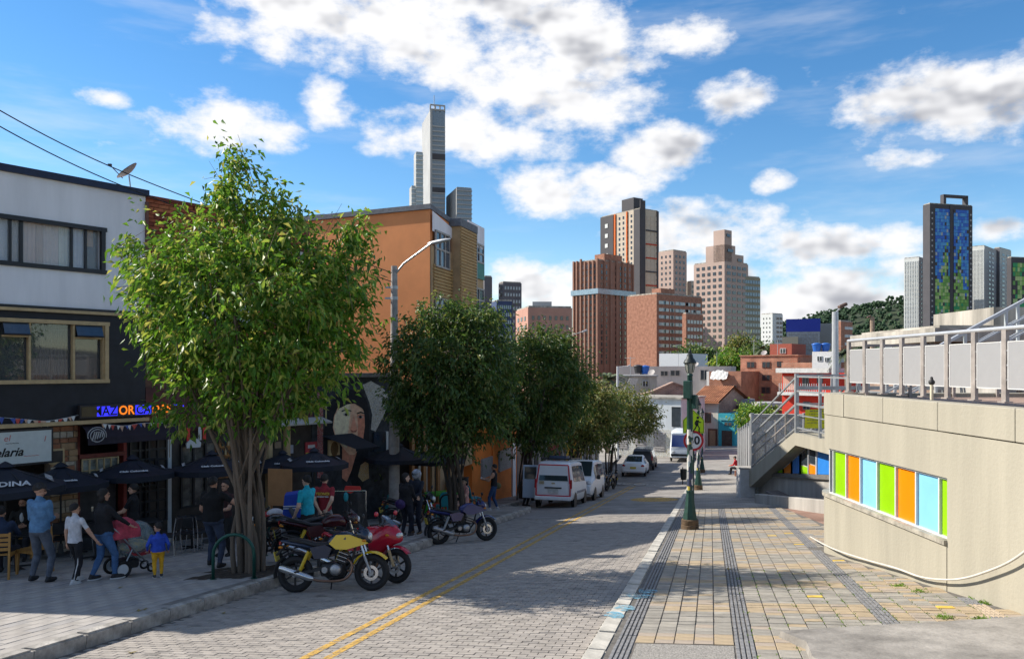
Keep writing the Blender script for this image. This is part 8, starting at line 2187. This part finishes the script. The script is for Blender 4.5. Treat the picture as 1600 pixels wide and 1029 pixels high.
# 17 seated diner with his back to the street
pb_ = P_at(14, 905) + Vector((-.25, .15, 0))
person('diner in a navy jumper sitting with his back to the street', pb_, R(15), 1.72, (.02, .035, .075), (.02, .02, .03), (.02, .02, .02), 'b', hair='short', pelvis=(0, 0, .29), lf=(-.08, .24, 0), rf_=(.08, .24, 0), lh=(-.07, .24, .44), rh=(.09, .24, .44), bulk=1.15)
# 18 helper by the open van door
person('person in a beige top leaning beside the open van door', Vector((.55, 33.6, G(.55, 33.6) + PAVE * .0)), R(-60), 1.66, (.42, .33, .24), (.02, .02, .025), (.02, .02, .02), 'b', hair='short', lean=R(-12))
# 19 customer behind the delivery box
person('customer in grey trousers crouched beside the blue delivery box', P_at(452, 862), R(-80), 1.70, (.08, .09, .11), (.20, .20, .21), (.03, .03, .03), 'b', hair='short', pelvis=(0, -.05, .30), lf=(-.08, .2, 0), rf_=(.08, .22, 0), lh=(-.06, .24, .38), rh=(.06, .24, .38), lean=R(-16))
# ================================================================== CAFE FURNITURE AND STALL GOODS
m_navy = mat('navy_canopy', (.010, .015, .028), .7, var=.2, scale=3)
m_prt = mat('white_print', (.52, .54, .56), .7, var=.1)
def umbrella(label, apex, rad, text=None, rot=.2, size=.2, big=False, base=None, face=None):
    g = G(apex.x, apex.y) + PAVE; h = apex.z - g
    r = thing('parasol', label, 'parasol', (apex.x, apex.y, g), rot, 'navy parasols outside the bars')
    n = 8; hr = h - rad * .36; mb = MB(); rg = []
    for t, dz in ((.02, 0), (.35, .44), (.7, .80), (1., 1.)):
        ring = []
        for j in range(n * 2):
            a = PI * j / n; e = 1 if j % 2 == 0 else .955; sag = 0 if j % 2 == 0 else -.022 * t
            ring.append((math.cos(a) * rad * t * e, math.sin(a) * rad * t * e, h - (h - hr) * dz + sag))
        rg.append(ring)
    rg.append([(x * .995, y * .995, z - .13) for x, y, z in rg[-1]])
    mb.rings(rg, cap=False); cn_ = mb.build('canopy', m_navy, r, smooth=25)
    mb = MB(); mb.lathe([(.16 * rad, h - .02), (.06, h + .06), (.0, h + .09)], 10); mb.build('vent_cap', m_navy, r, smooth=35)
    mb = MB(); mb.tube([(0, 0, 0), (0, 0, h)], .022, 8); mb.build('pole', m_plas, r, smooth=40)
    for j in range(n):
        a = 2 * PI * j / n; mb = MB(); mb.tube([(0, 0, h - .03), (math.cos(a) * rad * .97, math.sin(a) * rad * .97, hr - .01)], .008, 5); mb.build('rib', m_plas, r)
    mb = MB(); mb.lathe([(.26, 0), (.26, .05), (.06, .08), (.04, .3), (0, .3)], 14); mb.build('base', mat('base_concrete', (.12, .12, .12), .8, var=.2), r, smooth=35)
    if text:
        me = text_mesh(text, size, m_prt, .001, .006)
        for j in (0, 2, 4, 6):
            a = 2 * PI * (j + .5) / n; rr_ = rad * .74 * math.cos(PI / n); sl = math.atan2(h - hr, rad)
            z = h - (h - hr) * .82 + .0
            o = inst('lettering', me, cn_, (math.cos(a) * rr_, math.sin(a) * rr_, z + .012 + .035), rot=(Matrix.Rotation(a + PI / 2, 3, 'Z') @ Matrix.Rotation(R(22) if not big else R(28), 3, 'X')).to_euler())
    if big:
        for j in range(n):
            a = 2 * PI * (j + .5) / n
    return r
umbrella('large navy parasol printed ANDINA over the diners', PX(8, 727, 15.9), 1.12, 'ANDINA', .166, .22, True)
umbrella('navy parasol between the pale shop sign and the stone pier', PX(95, 727, 18.3), 1.05, 'Club Colombia', .15, .1)
umbrella('navy parasol in front of the small-paned window', PX(207, 715, 19.6), 1.0, 'Club Colombia', .1, .1)
umbrella('navy parasol behind the man in the black t-shirt', PX(331, 708, 20.6), 1.0, 'Club Colombia', .05, .1)
umbrella('navy parasol behind the brown cardboard panel', PX(442, 707, 23.2), .95, 'Club Colombia', .0, .1)
umbrella('navy parasol above the man in maroon', PX(491, 703, 21.8), .95, 'Club Colombia', .0, .1)
umbrella('navy parasol beside the concrete light pole and the mural', PX(616, 699, 25.4) + Vector((0, .9, 0)), 1.1, None, .2)
umbrella('navy parasol behind the second tree', PX(680, 698, 27.6), 1.1, None, .35)
# chairs and tables
def wood_chair(label, loc, rz):
    r = thing('wooden_chair', label, 'chair', loc, rz, 'cafe chairs')
    mw = mat('honey_wood', (.40, .20, .05), .5, var=.25, scale=6, streak=True)
    for s in (-1, 1):
        mb = MB(); mb.bar((s * .2, -.22, 0), (s * .2, -.16, .86), .035); mb.build('leg', mw, r); mb = MB(); mb.bar((s * .2, .22, 0), (s * .2, .18, .45), .035); mb.build('leg', mw, r)
        mb = MB(); mb.bar((s * .2, -.2, .43), (s * .2, .22, .43), .03, .04); mb.build('seat_rail', mw, r)
    for k in range(6):
        mb = MB(); mb.box((0, -.17 + k * .075, .46), (.44, .06, .018)); mb.build('seat_slat', mw, r)
    for k in range(4):
        mb = MB(); mb.box((0, -.18 + .008 * k, .56 + k * .085), (.40, .016, .06)); mb.build('back_slat', mw, r)
def metal_chair(label, loc, rz):
    r = thing('metal_chair', label, 'chair', loc, rz, 'cafe chairs')
    for s in (-1, 1):
        for y, t in ((-.2, -.24), (.2, .24)):
            mb = MB(); mb.tube([(s * .19, y, .45), (s * .21, t, 0)], .012, 6); mb.build('leg', m_chr, r)
        mb = MB(); mb.tube([(s * .19, -.2, .45), (s * .18, -.26, .85)], .012, 6); mb.build('back_post', m_chr, r)
    mb = MB(); mb.box((0, 0, .46), (.42, .42, .04)); mb.build('seat', m_seat, r, bevel=.015)
    mb = MB(); mb.box((0, -.25, .72), (.38, .035, .26)); mb.build('backrest', m_seat, r, bevel=.015)
    return r
def table(label, loc, rz=0., m=None, s=.7):
    r = thing('cafe_table', label, 'table', loc, rz, 'cafe tables'); m = m or m_seat
    mb = MB(); mb.box((0, 0, .73), (s, s, .035)); mb.build('top', m, r, bevel=.01)
    mb = MB(); mb.tube([(0, 0, 0), (0, 0, .72)], .03, 8); mb.build('column', m_plas, r)
    for a in range(4):
        mb = MB(); mb.bar((0, 0, .05), (math.cos(a * PI / 2 + .78) * .34, math.sin(a * PI / 2 + .78) * .34, .02), .05, .03); mb.build('foot', m_plas, r)
wood_chair('honey wood slatted chair of the diner in the navy jumper', pb_, R(15)); wood_chair('honey wood slatted chair right beside the denim man', P_at(38, 905) + Vector((-.1, .5, 0)), R(70))
wood_chair('honey wood slatted chair of the bearded man', ps, R(-165))
table('dark cafe table between the two seated diners', (pb_ + ps) / 2 + Vector((-.0, .06, 0)) if False else Vector((ps.x * .45 + pb_.x * .55, (ps.y + pb_.y) / 2 + .0, 0)) + Vector((0, 0, G((ps.x + pb_.x) / 2, (ps.y + pb_.y) / 2) + PAVE)), R(10))
for i, (x, y, rz) in enumerate(((100, 872, 20), (128, 868, -60), (182, 866, 100), (292, 862, 10), (312, 860, -30), (336, 858, 160), (262, 868, 90))):
    metal_chair(['black chair with bright legs under the stone pier parasol', 'black chair with bright legs left of the woman in jeans', 'black chair with bright legs beyond the pushchair', 'black chair with bright legs left of the stout man', 'black chair with bright legs behind the stout man', 'black chair with bright legs right of the stout man', 'black chair with bright legs beyond the toddler'][i], P_at(x, y), R(rz))
for i, (x, y) in enumerate(((112, 866), (300, 856), (224, 862), (150, 872))):
    table(['dark cafe table under the stone pier parasol', 'dark cafe table left of the stout man', 'dark cafe table beyond the toddler', 'dark cafe table behind the boy'][i], P_at(x, y), R(20 * i))
m_pg = mat('plastic_green', (.06, .40, .03), .5, var=.06); m_pt = mat('plastic_teal', (.02, .25, .30), .5, var=.06); m_pr = mat('plastic_red', (.60, .03, .02), .45, var=.06)
def plastic_table(label, loc, rz, m):
    r = thing('plastic_table', label, 'table', loc, rz, 'bright plastic furniture')
    mb = MB(); mb.box((0, 0, .72), (.75, .75, .05)); mb.build('top', m, r, bevel=.015)
    for sx_ in (-1, 1):
        for sy in (-1, 1):
            mb = MB(); mb.box((sx_ * .32, sy * .32, .35), (.07, .07, .72)); mb.build('leg', m, r, bevel=.01)
def plastic_chair(label, loc, rz, m, tilt=0):
    r = thing('plastic_chair', label, 'chair', loc, rz, 'bright plastic furniture')
    mb = MB(); mb.box((0, 0, .44), (.42, .42, .04)); mb.build('seat', m, r, bevel=.015)
    for sx_ in (-1, 1):
        for sy in (-1, 1):
            mb = MB(); mb.bar((sx_ * .18, sy * .18, .44), (sx_ * .21, sy * .21, 0), .05); mb.build('leg', m, r)
    rg = []
    for z, w, y in ((.45, .19, -.2), (.6, .2, -.22), (.75, .2, -.25), (.88, .17, -.27), (.92, .1, -.275)): rg.append([(-w, y, z), (w, y, z), (w, y - .03, z), (-w, y - .03, z)])
    mb = MB(); mb.rings(rg); mb.build('backrest', m, r, smooth=30)
plastic_table('lime green plastic table right of the white plant pots', P_at(604, 806), R(20), m_pg)
plastic_chair('teal plastic chair at the lime green table by the plant pots', P_at(596, 802) + Vector((0, .5, 0)), R(170), m_pt); plastic_chair('teal plastic chair in front of the lime green table', P_at(606, 808) + Vector((.1, -.3, 0)), R(30), m_pt)
plastic_table('lime green plastic table behind the helmeted motorcyclist', P_at(680, 803), R(10), m_pg); plastic_table('lime green plastic table left of the second tree trunk', P_at(694, 800), R(30), m_pg)
plastic_chair('teal plastic chair left of the second tree trunk', P_at(693, 810), R(20), m_pt); plastic_chair('teal plastic chair right of the second tree trunk', P_at(741, 795), R(-60), m_pt); plastic_chair('red plastic chair by the lime green tables', P_at(686, 808), R(80), m_pr)
# red seat stacked upright, black clothes rack
rc = P_at(546, 838)
r = thing('red_chair', 'tall red plastic chair standing behind the black garments', 'chair', rc + Vector((0, .3, 0)), R(-10), 'bright plastic furniture')
rg = [[(-w, y, z), (w, y, z), (w, y + .04, z), (-w, y + .04, z)] for z, w, y in ((.62, .15, 0), (.9, .2, .02), (1.2, .23, .05), (1.28, .2, .06))]
mb = MB(); mb.rings(rg); mb.build('backrest', m_pr, r, smooth=30)
mb = MB(); mb.box((0, .12, .5), (.36, .34, .26)); mb.build('seat', m_pr, r, bevel=.02)
for s in (-1, 1):
    for y in (-.02, .26):
        mb = MB(); mb.bar((s * .15, y, .4), (s * .2, y, 0), .045); mb.build('leg', m_pr, r)
gr = thing('garment_rack', 'rack hung with black garments beside the man in maroon', 'clothes rack', P_at(540, 845), R(5))
for s in (-.5, .5):
    mb = MB(); mb.tube([(s, 0, 0), (s, 0, 1.25)], .015, 6); mb.build('upright', m_chr, gr); mb = MB(); mb.bar((s, -.2, .02), (s, .2, .02), .03); mb.build('foot', m_chr, gr)
mb = MB(); mb.tube([(-.5, 0, 1.25), (.5, 0, 1.25)], .015, 6); mb.build('rail', m_chr, gr)
for i, (x, w, l) in enumerate(((-.33, .2, .95), (-.05, .22, 1.05), (.30, .24, .85))):
    rg = []
    for z, k in ((1.24, .25), (1.18, .75), (.9, .85), (1.2 - l * .8, 1.0), (1.2 - l, 1.05)):
        rg.append([(x + math.cos(t) * w * k + .02 * math.sin(3 * t + z * 7), math.sin(t) * .1 * k + .02 * math.sin(5 * t), z) for t in np.linspace(0, 2 * PI, 17)[:-1]])
    mb = MB(); mb.rings(rg); mb.build('garment', mat('garment_%d' % i, ((.012, .012, .014), (.02, .02, .022), (.035, .033, .032))[i], .8, var=.3, scale=8), gr, smooth=40)
mb = MB(); mb.ell((.02, -.1, 1.12), (.06, .03, .12), 10, 8); mb.build('teal_scarf', m_pt, gr, smooth=True)
# vendor cart with a cardboard panel, basket and white sack
ct = thing('vendor_cart', 'street vendor cart with a wicker basket and red cloth behind the big tree', 'cart', P_at(434, 858), R(15))
mb = MB(); mb.box((0, 0, .55), (.9, .55, .06)); mb.build('deck', m_wood, ct)
mb = MB(); mb.box((0, 0, .82), (.85, .5, .06)); mb.build('red_cloth', mat('cloth_red', (.42, .02, .03), .8, var=.2), ct, bevel=.02)
for s in (-1, 1):
    mb = MB(); torus(mb, (-.25, s * .3, .22), .19, .03, 20, 6); mb.build('wheel', m_tyre, ct, smooth=True)
    mb = MB(); mb.bar((.38, s * .22, 0), (.38, s * .22, .55), .04); mb.build('leg', m_plas, ct)
mb = MB(); mb.rings([[(math.cos(t) * w - .05, math.sin(t) * w * .7 - .1, z) for t in np.linspace(0, 2 * PI, 17)[:-1]] for z, w in ((.58, .26), (.68, .33), (.80, .36))]); mb.build('basket', mat('wicker', (.42, .24, .09), .8, var=.4, scale=30, bump=.8, bscale=60), ct, smooth=40)
for k in range(3):
    z = .60 + k * .07; w = .285 + k * .035; mb = MB(); mb.tube([(math.cos(t) * w - .05, math.sin(t) * w * .7 - .1, z) for t in np.linspace(0, 2 * PI, 21)[:-1]], .016, 5, closed=True); mb.build('basket_band', MATS['wicker'], ct)
mb = MB(); mb.ell((-.05, -.12, .86), (.2, .15, .12), 12, 8); sk_ = mb.build('white_sack', mat('sack_white', (.58, .58, .60), .6, var=.2, bump=.6, bscale=20), ct, smooth=True)
cp = thing('cardboard_panel', 'large brown cardboard panel standing behind the tree trunk', 'panel', P_at(432, 850) + Vector((0, .3, 0)), R(-14))
mb = MB(); mb.box((0, 0, 1.36), (.66, .03, .92)); mb.build('board', mat('brown_card', (.34, .175, .075), .85, var=.12, scale=3), cp)
for s in (-1, 1):
    mb = MB(); mb.box((s * .26, .04, .9), (.04, .04, 1.8)); mb.build('strut', m_wood, cp)
bx_ = thing('delivery_box', 'blue insulated delivery box with white stripes beside the turquoise shirt', 'delivery box', P_at(458, 862) + Vector((0, .1, 0)), R(12))
mb = MB(); mb.add([(-.25, -.22, .78), (.25, -.22, .78), (.25, .22, .78), (-.25, .22, .78), (-.2, -.2, 1.3), (.26, -.2, 1.36), (.26, .2, 1.36), (-.2, .2, 1.3)], [(3, 2, 1, 0), (4, 5, 6, 7), (0, 1, 5, 4), (1, 2, 6, 5), (2, 3, 7, 6), (3, 0, 4, 7)]); mb.build('box', mat('nylon_blue', (.012, .05, .36), .6, var=.12), bx_, bevel=.02)
for z in (1.0, 1.05):
    mb = MB(); mb.box((.012, -.225, z), (.48, .02, .022)); mb.build('stripe', m_frame, bx_)
mb = MB(); mb.box((0, 0, .39), (.06, .3, .78)); mb.build('stand', m_plas, bx_)
# menu board and hanging bar badges
mbd = thing('menu_board', 'tall narrow white menu board by the bar window', 'sign board', P_at(283, 838) + Vector((0, .1, 0)), R(30))
mb = MB(); mb.box((0, 0, .68), (.20, .04, 1.0)); mb.build('board', m_frame, mbd)
for k in range(18):
    mb = MB(); mb.box((0, -.024, .26 + k * .047), (.13, .006, .02)); mb.build('print_line', m_blk, mbd)
mb = MB(); mb.box((-.12, .03, .95), (.12, .1, .4)); mb.build('teal_box', m_pt, mbd)
mb = MB(); mb.box((0, .05, .1), (.2, .16, .2)); mb.build('foot', m_plas, mbd)
hg = thing('bar_badge', 'white bar badge with red hanging banners above the parasols', 'sign', FO, FR)
mb = MB(); x, z = fs(299), -2.05
mb.prism([(x - .2, z - .1), (x + .2, z - .1), (x + .22, z + .02), (x + .1, z + .14), (x - .1, z + .14), (x - .22, z + .02)], -.12, -.08); mb.build('badge', m_frame, hg)
for a in (291, 309, 316):
    mb = MB(); mb.box((fs(a), -.1, -1.78), (.09, .02, .36)); mb.build('banner', m_pr if a != 309 else m_frame, hg)
mb = MB(); mb.bar((fs(286), -.09, -1.6), (fs(320), -.09, -1.6), .02); mb.build('rail', m_plas, hg)
# ---- pushchair
pc = P_at(203, 900); r = thing('pushchair', 'pushchair with red hood and clear rain cover in front of the woman in jeans', 'pushchair', pc + Vector((-.12, .15, 0)), R(-42) + PI / 2 - PI / 2)
# local +y is forward
for s in (-1, 1):
    mb = MB(); torus_pts = [(s * .24, -.18 + math.cos(t) * .135, .16 + math.sin(t) * .135) for t in np.linspace(0, 2 * PI, 21)[:-1]]
    mb.tube(torus_pts, .028, 7, closed=True); w = mb.build('rear_wheel', m_tyre, r, smooth=True)
    mb = MB(); mb.lathe([(.0, -.02), (.10, -.015), (.10, .015), (.0, .02)], 14, (s * .24, -.18, .16), axis='X'); mb.build('rim', m_frame, w, smooth=35)
    mb = MB(); mb.tube([(s * .16, .38 + math.cos(t) * .07, .09 + math.sin(t) * .07) for t in np.linspace(0, 2 * PI, 15)[:-1]], .02, 6, closed=True); mb.build('front_wheel', m_tyre, r, smooth=True)
    mb = MB(); mb.tube([(s * .2, .38, .1), (s * .22, .1, .4), (s * .22, -.25, .85), (s * .2, -.42, 1.02)], .014, 6); mb.build('frame_tube', m_alu, r, smooth=True)
    mb = MB(); mb.tube([(s * .23, -.18, .16), (s * .22, .0, .5)], .014, 6); mb.build('frame_tube', m_alu, r)
mb = MB(); mb.tube([(-.2, -.42, 1.02), (.2, -.42, 1.02)], .018, 8); mb.build('handle', m_tyre, r)
mb = MB(); mb.rings([[(x, y, z) for x, y, z in ((-.2, y0, z0), (.2, y0, z0), (.2, y0 + .04, z0 - .05), (-.2, y0 + .04, z0 - .05))] for y0, z0 in ((.34, .42), (.12, .40), (.0, .42), (-.18, .9))]); mb.build('seat', mat('pushchair_red', (.40, .03, .04), .75, var=.4, scale=6), r, smooth=30)
rg = []
for t in np.linspace(R(165), R(40), 8): rg.append([(math.cos(a) * .24, -.08 + math.cos(t) * .3 * 1.0, .72 + math.sin(t) * .36 * math.sin(a) ** .6 if math.sin(a) > 1e-6 else .72) for a in np.linspace(0, PI, 11)])
mb = MB(); mb.v = []
n = 11
for i in range(len(rg) - 1):
    for j in range(n - 1): mb.quad(rg[i][j], rg[i][j + 1], rg[i + 1][j + 1], rg[i + 1][j])
mb.build('hood', mat('hood_red', (.55, .06, .10), .6, var=.4, scale=5), r, smooth=True)
mb = MB(); mb.ell((0, .12, .52), (.2, .26, .12), 14, 8); mb.build('blanket', mat('patterned_blanket', (.45, .30, .08), .8, var=.8, scale=14, col2=(.10, .25, .30)), r, smooth=True)
mb = MB(); mb.ell((0, .16, .62), (.25, .34, .36), 16, 12); mb.build('rain_cover', mat('clear_vinyl', (.45, .58, .62), .12, alpha=.30, var=.3, scale=6, spec=.8), r, smooth=True)
mb = MB(); mb.box((0, -.05, .22), (.36, .4, .16)); mb.build('basket', m_plas, r, bevel=.03)
# litter on the road and pavement
for i, (x, y, o_) in enumerate(((205, 1020, 0), (348, 958, 0), (186, 918, PAVE), (215, 955, PAVE), (225, 953, PAVE), (838, 812, 0), (1137, 889, PAVE))):
    c = GP(x, y, o_); mb = MB()
    for k in range(5):
        a = rnd.uniform(0, 2 * PI); l = rnd.uniform(.03, .09); d = Vector((math.cos(a) * l, math.sin(a) * l, .012 + .01 * rnd.random())); n_ = Vector((-d.y, d.x, 0)).normalized() * .02
        mb.add([c - n_, c + d, c + n_ + Vector((0, 0, .01))], [(0, 1, 2)])
    tag(mb.build('litter', mat('dry_leaf', (.30, .24, .10), .9, var=.4)), ['dry leaf scraps on the road below the kerb', 'dry leaf scraps at the foot of the kerb stones', 'pale scrap on the pavement by the toddler', 'dry twig scraps on the sunlit pavement', 'second bit of dry twig on the sunlit pavement', 'pale scrap on the road near the vans', 'dark leaf on the tiled pavement by the tactile strip'][i], 'litter', 'litter scraps', kind='stuff')
# ================================================================== ROOFTOP CLUTTER
def antenna(label, x, y, Y, h=2.2):
    p = PX(x, y, Y); r = thing('roof_antenna', label, 'antenna', p, rnd.uniform(0, 3), 'rooftop antennas')
    mb = MB(); mb.tube([(0, 0, -.6), (0, 0, h)], .035, 5); mb.build('mast', m_steel, r)
    mb = MB(); mb.bar((-.6, 0, h - .15), (.6, 0, h - .15), .035); mb.build('boom', m_steel, r)
    for k in range(5):
        mb = MB(); mb.bar((-.5 + k * .25, -.35 + .04 * k, h - .15), (-.5 + k * .25, .35 - .04 * k, h - .15), .025); mb.build('element', m_steel, r)
for i, (x, y, Y) in enumerate(((1060, 572, 131), (1120, 572, 128), (1215, 556, 108), (1178, 556, 109), (985, 588, 88), (1310, 566, 101))):
    antenna(['aerial on the long pale house above the brick gable', 'aerial on the right end of the long pale house', 'aerial beside the brick rooftop room', 'aerial on the left of the brick apartment roof', 'aerial on the weathered grey house', 'aerial on the brick wing behind the red house'][i], x, y, Y)
def sky_light(label, x, y, Y):
    p = PX(x, y, Y); r = thing('roof_dish', label, 'satellite dish', p, group='small rooftop dishes')
    mb = MB(); mb.tube([(0, 0, -.5), (0, 0, .35)], .03, 5); mb.build('mast', m_steel, r)
    D_ = Vector((-.5, -.6, .6)).to_track_quat('Z', 'X').to_matrix(); rg = [[Vector((0, 0, .4)) + D_ @ Vector((math.cos(t) * q, math.sin(t) * q, q * q * .5)) for t in np.linspace(0, 2 * PI, 13)[:-1]] for q in (.01, .25, .42)]
    mb = MB(); mb.rings(rg, cap=False); mb.build('dish', MATS['dish_grey'], r, smooth=True)
sky_light('small dish on the weathered grey house roof', 1018, 588, 88); sky_light('small dish on the front of the long pale house roof', 1088, 573, 131); sky_light('small dish on the brick apartment roof', 1194, 556, 109)
